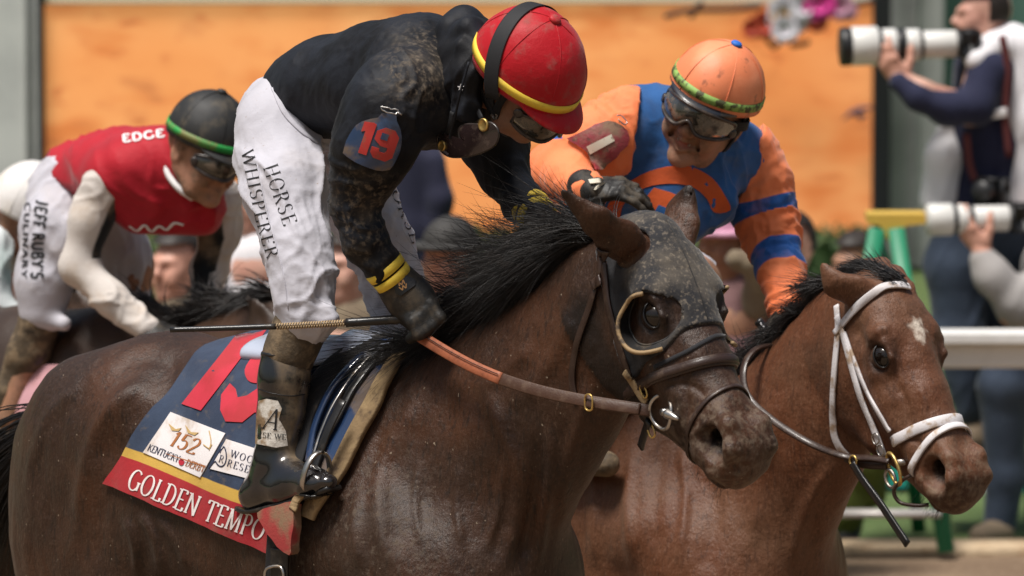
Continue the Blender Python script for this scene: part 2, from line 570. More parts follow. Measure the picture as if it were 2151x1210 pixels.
# ------------------------------------------------------------------ horses
def head_frame(poll, yaw, phi, roll=0.0):
    ah = np.array([math.cos(yaw), -math.sin(yaw), 0.0]); bh = np.array([ah[1], -ah[0], 0.0]); zz = np.array([0, 0, 1.0])
    e1 = math.cos(phi) * ah - math.sin(phi) * zz
    e2 = math.sin(phi) * ah + math.cos(phi) * zz
    if roll:
        c, s_ = math.cos(roll), math.sin(roll)
        bh, e2 = c * bh + s_ * e2, c * e2 - s_ * bh
    return Frame(poll, 0, a=e1, b=bh, z=e2)
def horse_solid(fr, hf, neck, ears, hs=1.0, fore=True):
    """trunk and legs in the body's axes (u, v, z), head in (t, f, v) along the face"""
    S = Solid()
    B = lambda u, v, z: fr.w((u, v, z))
    # --- trunk
    S.ell(B(-.34, 0, -.40), (.56, .285, .355), .05, fr)
    S.ell(B(-.66, 0, -.40), (.40, .265, .275), .06, fr)
    S.chain([(B(.03, 0, -.11), .085), (B(-.18, 0, -.125), .10), (B(-.5, 0, -.155), .12), (B(-.80, 0, -.165), .13), (B(-.98, 0, -.22), .13), (B(-1.09, 0, -.34), .10)], .09, fr, (1, 1.25, 1))
    S.ell(B(.20, 0, -.50), (.20, .235, .26), .10, fr)
    for s in (1, -1):
        # croup, haunch, point of buttock
        S.ell(B(-0.845, .10 * s, -.30), (.27, .165, .235), .06, fr)
        S.ell(B(-0.715, .175 * s, -.20), (.085, .06, .06), .07, fr)               # point of hip
        S.ell(B(-0.985, .125 * s, -.44), (.205, .135, .34), .05, fr)
        S.ell(B(-1.095, .10 * s, -.38), (.105, .085, .20), .05, fr)
        S.ell(B(-0.795, .175 * s, -.58), (.17, .095, .25), .05, fr)               # thigh to stifle
        S.chain([(B(-0.675, .20 * s, -.70), .085), (B(-0.815, .19 * s, -.84), .10), (B(-0.995, .17 * s, -1.02), .066), (B(-1.075, .16 * s, -1.10), .058), (B(-1.025, .16 * s, -1.24), .038), (B(-1.005, .16 * s, -1.44), .040), (B(-0.945, .16 * s, -1.52), .036)], .05, fr)
        S.chain([(B(-0.945, .16 * s, -1.53), .045), (B(-0.920, .16 * s, -1.585), .056)], .02, fr)
        # shoulder, point of shoulder, upper arm
        S.chain([(B(-.04, .105 * s, -.20), .085), (B(.06, .165 * s, -.42), .12), (B(.20, .165 * s, -.56), .105)], .07, fr, (1, .8, 1))
        S.chain([(B(.17, .165 * s, -.56), .10), (B(-.05, .185 * s, -.66), .12)], .06, fr, (1, .75, 1))
        S.ell(B(-.14, .20 * s, -.52), (.14, .07, .19), .06, fr)
        S.chain([(B(.0, .17 * s, -.70), .115), (B(.05, .155 * s, -.92), .075), (B(.06, .15 * s, -1.06), .058), (B(.06, .15 * s, -1.14), .056), (B(.06, .15 * s, -1.24), .036), (B(.06, .15 * s, -1.44), .038), (B(.11, .15 * s, -1.53), .036)], .05, fr)
        S.chain([(B(.115, .15 * s, -1.535), .045), (B(.14, .15 * s, -1.59), .056)], .02, fr)
    # --- neck: (u, v, z, radius, lateral factor)
    for n0, n1 in zip(neck[:-1], neck[1:]):
        S.cone(B(*n0[:3]), B(*n1[:3]), n0[3], n1[3], .07, fr, (1, n0[4], 1))
    S.h0 = len(S.ops)
    # --- head
    H = lambda t, f, v: hf.w((t * hs, v * hs, f * hs))
    h = hs
    S.chain([(H(.035, -.080, 0), .070 * h), (H(.13, -.095, 0), .090 * h), (H(.20, -.088, 0), .085 * h), (H(.32, -.072, 0), .070 * h), (H(.44, -.064, 0), .062 * h), (H(.52, -.060, 0), .058 * h)], .04, hf, (1, .94, 1))
    S.chain([(H(.07, -.135, 0), .105 * h), (H(.20, -.170, 0), .115 * h), (H(.33, -.140, 0), .085 * h), (H(.46, -.110, 0), .060 * h)], .05, hf, (1, .70, 1))
    for s in (1, -1):
        S.chain([(H(.10, -.045, .050 * s), .030 * h), (H(.158, -.044, .068 * s), .028 * h), (H(.200, -.062, .076 * s), .024 * h)], .035, hf)   # brow
        S.chain([(H(.24, -.095, .078 * s), .020 * h), (H(.31, -.110, .062 * s), .024 * h), (H(.40, -.105, .050 * s), .022 * h)], .04, hf)     # facial crest
        S.ell(H(.180, -.195, .048 * s), (.130 * h, .034 * h, .118 * h), .03, hf)                                                             # jowl
        S.chain([(H(.23, -.272, .036 * s), .036 * h), (H(.36, -.210, .028 * s), .034 * h), (H(.49, -.140, .014 * s), .028 * h)], .035, hf)     # jaw bar
        S.chain([(H(.45, -.098, .046 * s), .026 * h), (H(.54, -.108, .038 * s), .024 * h)], .03, hf)                                          # lips corner
        # nostril: flared rim and hollow
        S.chain([(H(.462, -.022, .034 * s), .021 * h), (H(.508, .000, .046 * s), .019 * h), (H(.556, -.012, .053 * s), .018 * h), (H(.580, -.050, .050 * s), .017 * h)], .022, hf)
        S.chain([(H(.472, -.058, .049 * s), .021 * h), (H(.522, -.094, .052 * s), .019 * h), (H(.566, -.086, .049 * s), .017 * h)], .022, hf)
    S.ell(H(.540, -.056, 0), (.064 * h, .049 * h, .064 * h), .035, hf)
    S.ell(H(.586, -.074, 0), (.034 * h, .044 * h, .046 * h), .03, hf)
    S.ell(H(.556, -.126, 0), (.044 * h, .036 * h, .026 * h), .012, hf)
    S.ell(H(.515, -.144, 0), (.034 * h, .032 * h, .024 * h), .02, hf)
    for s in (1, -1):
        S.ell(H(.528, -.046, .066 * s), (.045 * h, .025 * h, .033 * h), .008, hf, mode=1)
        S.cone(H(.528, -.042, .060 * s), H(.492, -.050, .018 * s), .028 * h, .014 * h, .006, hf, mode=1)
        S.chain([(H(.468, -.118, .060 * s), .006 * h), (H(.540, -.117, .050 * s), .007 * h), (H(.605, -.110, .018 * s), .006 * h)], .010, hf, mode=1)   # mouth line
        S.ell(H(.203, -.050, .117 * s), (.042 * h, .035 * h, .036 * h), .012, hf, mode=1)                                                    # eye socket
        S.chain([(H(.150, -.085, .110 * s), .008 * h), (H(.118, -.095, .106 * s), .010 * h)], .03, hf, mode=1)                               # hollow above the eye
        S.chain([(H(.158, -.060, .090 * s), .006 * h), (H(.180, -.024, .092 * s), .0065 * h), (H(.222, -.022, .088 * s), .0060 * h), (H(.248, -.050, .080 * s), .005 * h)], .010, hf)   # upper lid
        S.chain([(H(.162, -.076, .092 * s), .005 * h), (H(.206, -.092, .095 * s), .007 * h), (H(.242, -.070, .086 * s), .005 * h)], .008, hf)          # lower lid
    S.h1 = len(S.ops)
    # --- ears: (base, mid, tip, opening direction, widths)
    for base, mid, tip, op, wd in ears:
        base, mid, tip, op = [np.array(q, float) for q in (base, mid, tip, op)]
        ax = tip - base; L = np.linalg.norm(ax); ax /= L
        op = op - ax * (op @ ax); op /= np.linalg.norm(op)
        ef = Frame(base, 0, a=ax, b=np.cross(op, ax), z=op)
        S.chain([(base - ax * .025, wd * .98), (base + (mid - base) * .40, wd * 1.10), (mid, wd * .86), (mid + (tip - mid) * .45, wd * .50), (mid + (tip - mid) * .8, wd * .22), (tip, .003)], .014, ef, (1, 1, .54))
        o = op * wd * .48
        S.chain([(base + (mid - base) * .35 + o, wd * .30), (base + (mid - base) * .7 + o, wd * .62), (mid + o, wd * .66), (mid + (tip - mid) * .5 + o * .7, wd * .42), (tip + o * .3 - ax * .02, .004)], .005, ef, (1, 1, .58), mode=1)
    return S
def eyeball(hf, parent, s, hs=1.0, coat='coat_dark'):
    H = lambda t, f, v: hf.w((t * hs, v * hs, f * hs))
    c = H(.204, -.057, .0720 * s)
    o = MB()
    n, m = 14, 20
    V = [c + (.0350 * hs) * np.array([math.sin(a) * math.cos(q), math.sin(a) * math.sin(q), math.cos(a)]) for a in np.linspace(.001, math.pi - .001, n) for q in np.linspace(0, 2 * math.pi, m, endpoint=False)]
    F = [(i * m + j, (i + 1) * m + j, (i + 1) * m + (j + 1) % m, i * m + (j + 1) % m) for i in range(n - 1) for j in range(m)]
    o.add(V, F)
    eye = o.build("eye", MATS['eye'], parent)
    # lids: a skin shell over the ball with an almond opening
    ow = np.array([0, .84 * s, .54]); tt = np.array([.96, 0, -.28]); tt = tt - ow * (tt @ ow); tt /= np.linalg.norm(tt); ff = np.cross(ow, tt); ff = ff if ff[2] > 0 else -ff
    V, F = [], []; n, m = 40, 8
    def sp(ang, th, r):
        d = ow * math.cos(ang) + (tt * math.cos(th) + ff * math.sin(th)) * math.sin(ang); return c + hf.M.T @ (d * r)
    lip = []
    for j in range(n):
        th = 2 * math.pi * j / n
        r0 = 1 / math.hypot(math.cos(th) / R(56), math.sin(th) / R(31 if math.sin(th) > 0 else 34))
        for i in range(m):
            an = r0 + (R(100) - r0) * i / (m - 1); V.append(sp(an, th, .0350 * hs * (1.075 - .05 * (i / (m - 1)) + .035 * math.exp(-((i - 2) / 1.2) ** 2) * (math.sin(th) > 0))))
        lip.append(sp(r0, th, .0350 * hs * 1.06))
    F = [(j * m + i, j * m + i + 1, ((j + 1) % n) * m + i + 1, ((j + 1) % n) * m + i) for j in range(n) for i in range(m - 1)]
    if np.cross(V[F[0][1]] - V[F[0][0]], V[F[0][2]] - V[F[0][0]]) @ (V[F[0][0]] - c) < 0: F = [f[::-1] for f in F]
    at = np.full(len(V), .5); z0 = np.zeros(len(V))
    ld = mk('eyelid', V, F, MATS[coat], eye, attrs=dict(dark=at, dust=z0, muzz=z0, star=z0 - 1))
    MB().tube(lip, .0026 * hs, 6, closed=True).build('lid_rim', MATS['mane'], eye)
    return eye
def hair(name, roots, dirs, mat, parent, n=900, length=(.1, .25), width=.0016, droop=.3, curl=.02, segs=6, spread=.25, clump=None, root_w=.006, lateral=None):
    """many fine tapering strands grown from random places along root/direction lists"""
    roots, dirs = np.asarray(roots, float), np.asarray(dirs, float)
    unit = lambda A: A / (np.linalg.norm(A, axis=1)[:, None] + 1e-9)
    m = len(roots)
    t = RNG.random(n) * (m - 1); j = t.astype(int); f = (t - j)[:, None]; j2 = np.minimum(j + 1, m - 1)
    p = roots[j] * (1 - f) + roots[j2] * f + RNG.normal(0, root_w, (n, 3))
    if lateral is not None: p = p + RNG.uniform(-1, 1, (n, 1)) * np.asarray(lateral)
    d = unit(dirs[j] * (1 - f) + dirs[j2] * f)
    cl = np.zeros((n, 3))
    if clump is not None:
        c = np.floor(t * clump + RNG.normal(0, .25, n)).astype(int); c -= c.min()
        tab = np.random.default_rng(5).normal(0, 1, (c.max() + 1, 3)); cl = tab[c]
        d = d + cl * spread * .8
    d = unit(d + RNG.normal(0, spread * (.4 if clump is not None else 1), (n, 3)))
    L = RNG.uniform(length[0], length[1], n) * (.75 + .25 * np.sin(t * 3.1 + 1))
    cv = RNG.normal(0, curl, (n, 3)) + cl * curl * .8
    side = unit(np.cross(d, FWD + RNG.normal(0, .3, (n, 3))))
    V = np.zeros((n, segs + 1, 3, 3)); q = p.copy(); dd = d.copy()
    for s in range(segs + 1):
        w = width * (1 - (s / segs) ** 2 * .85)
        nn = np.cross(dd, side)
        V[:, s, 0] = q - side * w; V[:, s, 1] = q + side * w; V[:, s, 2] = q + nn * w * .9
        dd = unit(dd + np.array([0, 0, -droop]) / segs + cv)
        q = q + dd * (L / segs)[:, None]
    b0 = (np.arange(n) * (segs + 1) * 3)[:, None, None] + (np.arange(segs) * 3)[None, :, None]
    F = np.stack([b0[..., 0:1] + k_ * 0 + np.array([[[k_, (k_ + 1) % 3, 3 + (k_ + 1) % 3, 3 + k_]]]) for k_ in range(3)], 2).reshape(-1, 4)
    return mk(name, V.reshape(-1, 3), F, mat, parent)

COATV = dict(det=3)
mat('coat_dark', (.030, .0135, .0072), .44, spec=.38, sheen=.08, sheen_col=(.5, .42, .36), layers=[
    dict(col=(.064, .024, .0100), noise=(3.2, .42, .70, 3)),
    dict(col=(.010, .006, .004), noise=(95, .48, .72, 4, (1, 1, .22)), amt=.7),
    dict(col=(.085, .050, .032), noise=(210, .50, .74, 4, (1, 1, .3)), amt=.6),
    dict(col=(.006, .0045, .004), attr=('dark', .0, 1.0), amt=.93),
    dict(col=(.060, .042, .031), attr=('dust', .1, 1.0), noise=(9.0, .36, .76, 8), amt=.5, rough=.75),
    dict(col=(.105, .078, .056), attr=('dust', .3, 1.0), noise=(60, .50, .72, 8), amt=.75, rough=.9),
    dict(col=(.17, .125, .088), attr=('muzz', .2, 1.0), noise=(60, .40, .70, 9), amt=.7, rough=.9),
    dict(col=(.42, .34, .25), noise=(95, .765, .78, 1), amt=.5)],
    bump=[(300, .0016, 4, (1, 1, .22)), (70, .0018, 5), (18, .0045, 4)])
mat('coat_bay', (.108, .036, .0145), .46, spec=.36, sheen=.08, sheen_col=(.6, .5, .4), layers=[
    dict(col=(.125, .055, .028), noise=(3.0, .42, .70, 3)),
    dict(col=(.040, .016, .009), noise=(95, .48, .72, 4, (1, 1, .22)), amt=.6),
    dict(col=(.21, .105, .062), noise=(210, .50, .74, 4, (1, 1, .3)), amt=.6),
    dict(col=(.007, .005, .004), attr=('dark', .0, 1.0), amt=.93),
    dict(col=(.165, .105, .070), attr=('dust', .1, 1.0), noise=(11, .32, .74, 6), amt=.6, rough=.7),
    dict(col=(.21, .150, .10), attr=('muzz', .2, 1.0), noise=(60, .42, .70, 9), amt=.6, rough=.85),
    dict(col=(.72, .64, .54), attr=('star', -.012, .016), amt=.75)],
    bump=[(300, .0016, 4, (1, 1, .22)), (70, .0018, 5), (18, .0045, 4)])
mat('coat_far', (.035, .020, .013), .5, layers=[dict(col=(.07, .035, .02), noise=(4, .4, .7))], bump=[(30, .002, 3)])
mat('eye', (.008, .005, .0035), .10, spec=.45, coat=.4)
mat('mane', (.0075, .006, .0055), .38, spec=.5, layers=[dict(col=(.03, .021, .016), noise=(40, .5, .75, 3))])

F1 = Frame(pt(880, 735, 12.0), R(44))
HF1 = head_frame(F1.P(1398, 464, 0), R(53), R(57))
F2 = Frame(pt(1470, 760, 13.3), R(50))
HF2 = head_frame(F2.P(1875, 568, 0), R(52), R(59))
def head_fields(hf, V):
    q = hf.l(V)
    return q[:, 0], q[:, 2], q[:, 1]
def groove_disp(V, fr, lines, v0=.2):
    """hollows (depth > 0) and ridges (depth < 0) along lines drawn on the near flank"""
    out = np.zeros(len(V)); sk = None
    side = fr.l(V)[:, 1]
    sel = np.nonzero(side > -.02)[0]
    Q = V[sel]; acc = np.zeros(len(sel))
    px = ((Q - CAM) @ RGT) / ((Q - CAM) @ FWD) / K + 1075.5; py = 605 - ((Q - CAM) @ UPV) / ((Q - CAM) @ FWD) / K
    for pts, dep, wid in lines:
        P = spline(pts, 5); n = len(P); d = np.full(len(sel), 1e9); tt = np.zeros(len(sel))
        for i, (a, b) in enumerate(zip(P[:-1], P[1:])):
            e = b - a; t = np.clip(((px - a[0]) * e[0] + (py - a[1]) * e[1]) / (e @ e), 0, 1)
            q = np.hypot(px - a[0] - t * e[0], py - a[1] - t * e[1]); m = q < d; d[m] = q[m]; tt[m] = (i + t[m]) / (n - 1)
        acc -= dep * np.exp(-(d / wid) ** 2) * np.clip(np.minimum(tt, 1 - tt) * 5, 0, 1)
    out[sel] = acc
    return out
def finish_horse(S, fr, hf, name, label, matname, vox, dustf, base, hs=1.0, lines=()):
    G, los = S.grid(vox, fr)
    V, F = nets(G, los, vox, fr)
    V = relax(V, F, 2, .45)
    N = vnormals(V, F)
    L = fr.l(V)
    # muscle relief, belly and flank creases, veins on the trunk
    t, f, v = [q / hs for q in head_fields(hf, V)]
    inhead = np.clip((t - .02) / .06, 0, 1) * (f > -.3)
    V = V + N * ((.006 * fbm(L * np.array([1, .6, 1]), 5.5, 3, 3) + .0022 * vnoise(L * np.array([1, 1, .35]), 34, 9)) * (1 - inhead) + inhead * .0022 * fbm(V, 26, 2, 5))[:, None]
    V = V + N * (1.25 * groove_disp(V, fr, lines))[:, None]
    lz = fr.l(V)[:, 2]; bot = lz.min(); low = lz < -.72
    V[low, 2] += (lz[low] + .72) * ((fr.o[2] - .72) / (-bot - .72) - 1)      # hooves on the ground
    o = thing(name, label, 'horse', base)
    attrs = dustf(V, L, t, f, v, inhead)
    mk('body', V, F, MATS[matname], o, attrs=attrs)
    for s in (1, -1):
        eyeball(hf, o, s, hs, matname)
    return o, (V, F)
def nost(t, f, v):  # nostril mask: shade of the deep hollow put into the coat colour
    p = np.stack([t, np.abs(v), f], 1)
    a, b = np.array([.528, .060, -.042]), np.array([.492, .018, -.050]); e = b - a; q = np.clip(((p - a) @ e) / (e @ e), 0, 1)
    d1 = np.linalg.norm(p - a - q[:, None] * e, axis=1) - (.028 + (.014 - .028) * q)
    d2 = (np.linalg.norm((p - [.528, .066, -.046]) / [.045, .025, .033], axis=1) - 1) * .026
    return np.clip((.004 - np.minimum(d1, d2 + .004)) / .008, 0, 1)
LINES1 = [([(150, 1185), (176, 1010), (204, 905), (258, 832), (335, 792)], .010, 16), ([(195, 1190), (225, 1010), (262, 900), (330, 850)], -.006, 26),
    ([(52, 1120), (72, 960), (112, 862), (185, 800)], .006, 14), ([(262, 1085), (285, 1140), (292, 1215)], .009, 10), ([(292, 1075), (325, 1130), (345, 1215)], .008, 10), ([(326, 1082), (372, 1140), (400, 1200)], .006, 9),
    ([(400, 735), (440, 780), (470, 800)], .006, 18), ([(235, 780), (290, 752), (345, 756), (375, 790)], -.007, 20),
    ([(905, 800), (842, 900), (800, 1010), (805, 1130), (850, 1215)], .010, 20), ([(960, 800), (925, 900), (900, 1010), (905, 1120)], -.008, 34), ([(1010, 800), (1055, 900), (1090, 1010), (1080, 1110), (1040, 1215)], .010, 16),
    ([(1062, 960), (1050, 1060), (1020, 1160)], .006, 9), ([(1120, 900), (1128, 1000), (1110, 1110), (1085, 1215)], -.007, 14), ([(1150, 880), (1160, 980), (1140, 1100), (1120, 1215)], .010, 12),
    ([(1238, 800), (1218, 890), (1190, 980), (1168, 1080)], .010, 18), ([(1200, 640), (1180, 720), (1130, 800), (1080, 860)], .006, 20), ([(1120, 720), (1060, 780), (1000, 820)], .005, 18),
    ([(880, 960), (872, 1050), (885, 1150)], .005, 9), ([(965, 980), (960, 1070), (975, 1160)], .005, 9), ([(760, 1030), (745, 1110), (760, 1200)], .006, 12),
    ([(1385, 820), (1420, 808), (1455, 812), (1490, 840)], -.0035, 6), ([(1452, 770), (1440, 815), (1448, 860), (1440, 900)], -.003, 6), ([(1420, 820), (1432, 850), (1425, 880)], .003, 6), ([(1450, 920), (1470, 900), (1500, 880)], .0035, 7), ([(1480, 985), (1500, 1000), (1540, 1000), (1570, 985)], .004, 7)]
LINES2 = [([(1752, 965), (1715, 1030), (1680, 1110), (1660, 1205)], .009, 16), ([(1430, 930), (1442, 1040), (1425, 1200)], .008, 12), ([(1335, 940), (1320, 1050), (1330, 1200)], .009, 12), ([(1480, 960), (1500, 1080), (1490, 1205)], -.007, 22),
    ([(1560, 900), (1590, 1010), (1580, 1150)], .008, 18), ([(1260, 960), (1245, 1080), (1255, 1200)], .006, 14), ([(1385, 920), (1375, 1040), (1380, 1200)], -.006, 18), ([(1640, 820), (1620, 920), (1570, 1000)], .006, 20),
    ([(1885, 800), (1905, 850), (1915, 905)], -.004, 7), ([(1930, 800), (1942, 850), (1940, 890)], .004, 8), ([(1880, 925), (1910, 920), (1935, 935), (1925, 965)], -.0035, 6), ([(1835, 705), (1850, 690), (1872, 695)], .005, 9), ([(1905, 955), (1925, 985), (1935, 1015)], .003, 6)]
B1 = lambda u, v, z: (u, v, z)
_H1 = lambda t, f, v: HF1.w((t, v, f))
neck1 = [(.02, 0, -.33, .25, .62), (.17, 0, -.24, .235, .55), (.33, 0, -.11, .185, .50), (.47, 0, .02, .142, .50), (.585, 0, .135, .118, .55), (.66, 0, .20, .10, .6)]
ears1 = [(_H1(.038, -.052, .066), F1.P(1252, 462, .18), F1.P(1176, 396, .24), np.array([-.1, .8, .5]), .042),
         (_H1(.020, -.040, -.058), F1.P(1432, 440, -.10), F1.P(1450, 390, -.10), np.array([.6, .8, .1]), .041)]
S1 = horse_solid(F1, HF1, neck1, ears1, .955)
def dust1(V, L, t, f, v, ih):
    n = fbm(L, 3.0, 3, 21)
    sh = np.exp(-(((L[:, 0] - .02) / .30) ** 2 + ((L[:, 2] + .42) / .36) ** 2)) * 1.1
    under = np.clip((-.30 - L[:, 2]) * 1.2, 0, .5)
    d = np.clip(sh + under + .25 * n, 0, 1) * (1 - ih)
    m = ih * np.clip((t - .30) / .2, 0, 1)
    dk = np.clip((np.abs(f + .06) * 0 + np.clip((.12 - f * 0 - 0) * 0, 0, 1)), 0, 1)
    jaw = ih * np.clip((-.17 - f) / .06, 0, 1)
    nos = nost(t, f, v)
    eye = np.exp(-(((t - .203) / .056) ** 2 + ((f + .055) / .050) ** 2)) * (np.abs(v) > .06)
    return dict(dust=d, muzz=m, dark=np.clip(jaw * .8 + nos * 1.4 + eye * .8 + sum(np.exp(-(np.linalg.norm(V - np.array(e_[2]), axis=1) / .045) ** 2) for e_ in ears1) * .8, 0, 1))
horse1, VF1 = finish_horse(S1, F1, HF1, 'horse', 'dark brown racehorse in a black blinker hood, nearest the camera', 'coat_dark', .0058, dust1, F1.w((0, 0, -F1.o[2])), .955, LINES1)
SK1 = Skin(VF1)
_H2 = lambda t, f, v: HF2.w((t, v, f))
neck3 = [(.02, 0, -.33, .25, .62), (.17, 0, -.31, .22, .55), (.32, 0, -.23, .175, .50), (.44, 0, -.15, .145, .50), (.55, 0, -.08, .12, .55), (.62, 0, -.05, .105, .6)]
neck2 = [(.02, 0, -.36, .25, .62), (.17, 0, -.31, .225, .55), (.31, 0, -.19, .185, .50), (.43, 0, -.045, .152, .50), (.54, 0, .085, .122, .55), (.60, 0, .125, .090, .6)]
ears2 = [(_H2(.030, -.050, .060), F2.P(1758, 602, .12), F2.P(1726, 552, .14), np.array([.1, .8, .5]), .036),
         (_H2(.020, -.050, -.050), F2.P(1850, 560, -.09), F2.P(1785, 548, -.06), np.array([.2, .9, -.2]), .030)]
S2 = horse_solid(F2, HF2, neck2, ears2, .955)
def dust2(V, L, t, f, v, ih):
    n = fbm(L, 3.0, 3, 33)
    d = np.clip(.25 + .4 * n + .35 * ih, 0, 1)
    m = ih * np.clip((t - .36) / .2, 0, 1)
    jaw = ih * np.clip((-.18 - f) / .06, 0, 1)
    nos = nost(t, f, v)
    eye = np.exp(-(((t - .203) / .056) ** 2 + ((f + .055) / .050) ** 2)) * (np.abs(v) > .06)
    lip = ih * np.clip((t - .545) / .03, 0, 1) * .6
    star = .024 - np.sqrt(((t - .165) * .8) ** 2 + (v * 1.25 + .004) ** 2 + .0) - .014 * fbm(V, 70, 3, 4)
    star = np.where((f > -.06) & (ih > .5), star, -.05)
    return dict(dust=d, muzz=m, dark=np.clip(jaw * .35 + nos * 1.4 + eye * .9 + lip, 0, 1), star=star)
horse2, VF2 = finish_horse(S2, F2, HF2, 'horse', 'reddish bay racehorse with a white star and white bridle', 'coat_bay', .0062, dust2, F2.w((0, 0, -F2.o[2])), .955, LINES2)
SK2 = Skin(VF2)
# ------------------------------------------------------------------ the place
mat('dirt', (.21, .145, .09), .95, layers=[dict(col=(.16, .105, .065), noise=(1.8, .4, .65)), dict(col=(.27, .195, .13), noise=(30, .55, .7))], bump=[(14, .02, 5)])
mat('turf', (.085, .13, .035), .9, layers=[dict(col=(.11, .16, .05), noise=(2.2, .4, .62)), dict(col=(.06, .10, .03), noise=(40, .45, .7))], bump=[(60, .02, 3)])
G = 600.0
def sheet(name, x0, x1, y0, y1, z, m):
    return tag(mk(name, [(x0, y0, z), (x1, y0, z), (x1, y1, z), (x0, y1, z)], [(0, 1, 2, 3)], m, smooth=False, base=(0, 0, 0)), kind='structure')
sheet('ground', -G, G, -40, G, -.02, MATS['turf'])
sheet('dirt_track', -60, 60, -20, 20.15, -.004, MATS['dirt'])
# ------------------------------------------------------------------ people: common builders
def C(S, fr, pts, k=.03, sc=(1, 1, 1), sfr=None, grow=0.0, mode=0):
    """limb through photograph points (px, py, lateral metres, radius px)"""
    q = []
    for p in pts:
        P = fr.P(*p[:3]); q.append((P, p[3] * K * depth(P) + grow))
    if len(q) == 1:
        q = q * 2
    S.chain(q, k, sfr or (fr if sc != (1, 1, 1) else None), sc, mode)
    return S
def mesh_solid(S, vox, fr=None, disp=None, nrelax=1, cut=None, pad=.03, clip=None, level=0.0):
    fr = fr or Frame((0, 0, 0), 0, a=(1, 0, 0), b=(0, 1, 0), z=(0, 0, 1))
    G_, los = S.grid(vox, fr, pad, clip)
    G_ = G_ - np.float32(level)
    if cut is not None:
        n = G_.shape
        X, Y, Z = np.meshgrid(*[los[j] + np.arange(n[j]) * vox for j in range(3)], indexing='ij')
        P = np.stack([X.ravel(), Y.ravel(), Z.ravel()], 1) @ fr.M + fr.o
        G_ = np.maximum(G_, cut(P).reshape(n).astype(np.float32))
    V, F = nets(G_, los, vox, fr)
    V = relax(V, F, nrelax, .45)
    if disp is not None:
        N = vnormals(V, F); V = V + N * disp(V)[:, None]
    return V, F
def folds(V, amp, sc, dirv=(0, 0, 1), st=.22, seed=0, cover=.35):
    """cloth folds: sharp-crested noise drawn out along dirv, coming and going over the cloth"""
    d = np.array(dirv, float); d /= np.linalg.norm(d)
    W = V + .030 * np.stack([vnoise(V, 7, seed + 3), vnoise(V, 7, seed + 4), vnoise(V, 7, seed + 5)], 1)
    Q = W - (W @ d)[:, None] * d * (1 - st)
    n1 = vnoise(Q, sc, seed); n2 = vnoise(Q, sc * 1.9, seed + 9)
    r = (1 - np.minimum(np.abs(n1) * 2.6, 1)) ** 1.5 + .5 * (1 - np.minimum(np.abs(n2) * 2.6, 1)) ** 1.5
    m = np.clip(vnoise(V, 5.5, seed + 21) * 1.3 + cover + .3, 0, 1)
    return amp * (r - .45) * m
def hframe(o, fwd, up):
    f = np.array(fwd, float); f /= np.linalg.norm(f)
    u = np.array(up, float); u = u - f * (u @ f); u /= np.linalg.norm(u)
    return Frame(o, 0, a=f, b=np.cross(f, u), z=u)
def head_solid(S, h, s=1.0, smile=False):
    P = lambda f, r, u: h.w((f * s, r * s, u * s))
    S.ell(P(-.012, 0, .03), (.098 * s, .077 * s, .094 * s), .03, h)
    S.ell(P(.032, 0, -.035), (.062 * s, .060 * s, .082 * s), .03, h)
    for q in (1, -1):
        S.chain([(P(-.005, .056 * q, -.045), .022 * s), (P(.045, .038 * q, -.085), .020 * s), (P(.074, .010 * q, -.098), .018 * s)], .025, h)
        S.ell(P(.058, .042 * q, -.012), (.030 * s, .026 * s, .022 * s), .025, h)
        S.chain([(P(.078, .046 * q, .026), .011 * s), (P(.094, .012 * q, .024), .012 * s)], .02, h)
        S.ell(P(.104, .033 * q, .004), (.016 * s, .019 * s, .012 * s), .016, h, 1)
        S.ell(P(.108, .013 * q, -.027), (.010 * s, .008 * s, .008 * s), .008, h)
        S.ell(P(-.012, .079 * q, -.008), (.020 * s, .010 * s, .032 * s), .008, h)
        S.ell(P(-.006, .090 * q, -.006), (.011 * s, .008 * s, .020 * s), .006, h, 1)
        S.ell(P(.066, .040 * q, -.045), (.030 * s, .022 * s, .026 * s), .025, h)
    S.chain([(P(.096, 0, .020), .009 * s), (P(.116, 0, -.018), .0115 * s), (P(.112, 0, -.026), .011 * s)], .014, h)
    S.ell(P(.083, 0, -.100), (.017 * s, .020 * s, .017 * s), .02, h)
    w = .028 if smile else .022
    S.chain([(P(.082, -w, -.053), .005 * s), (P(.100, 0, -.050), .0085 * s), (P(.082, w, -.053), .005 * s)], .010, h)
    S.chain([(P(.082, -w, -.064), .005 * s), (P(.098, 0, -.070), .0085 * s), (P(.082, w, -.064), .005 * s)], .010, h)
    if smile:
        S.chain([(P(.092, -w * .85, -.055), .005 * s), (P(.104, 0, -.062), .0095 * s), (P(.092, w * .85, -.055), .005 * s)], .004, h, mode=1)
        for q in (1, -1):
            S.chain([(P(.098, .020 * q, -.030), .004 * s), (P(.086, .036 * q, -.052), .004 * s), (P(.074, .036 * q, -.074), .003 * s)], .010, h, mode=1)
    else:
        S.chain([(P(.092, -w, -.058), .0022 * s), (P(.108, 0, -.060), .003 * s), (P(.092, w, -.058), .0022 * s)], .004, h, mode=1)
    return S
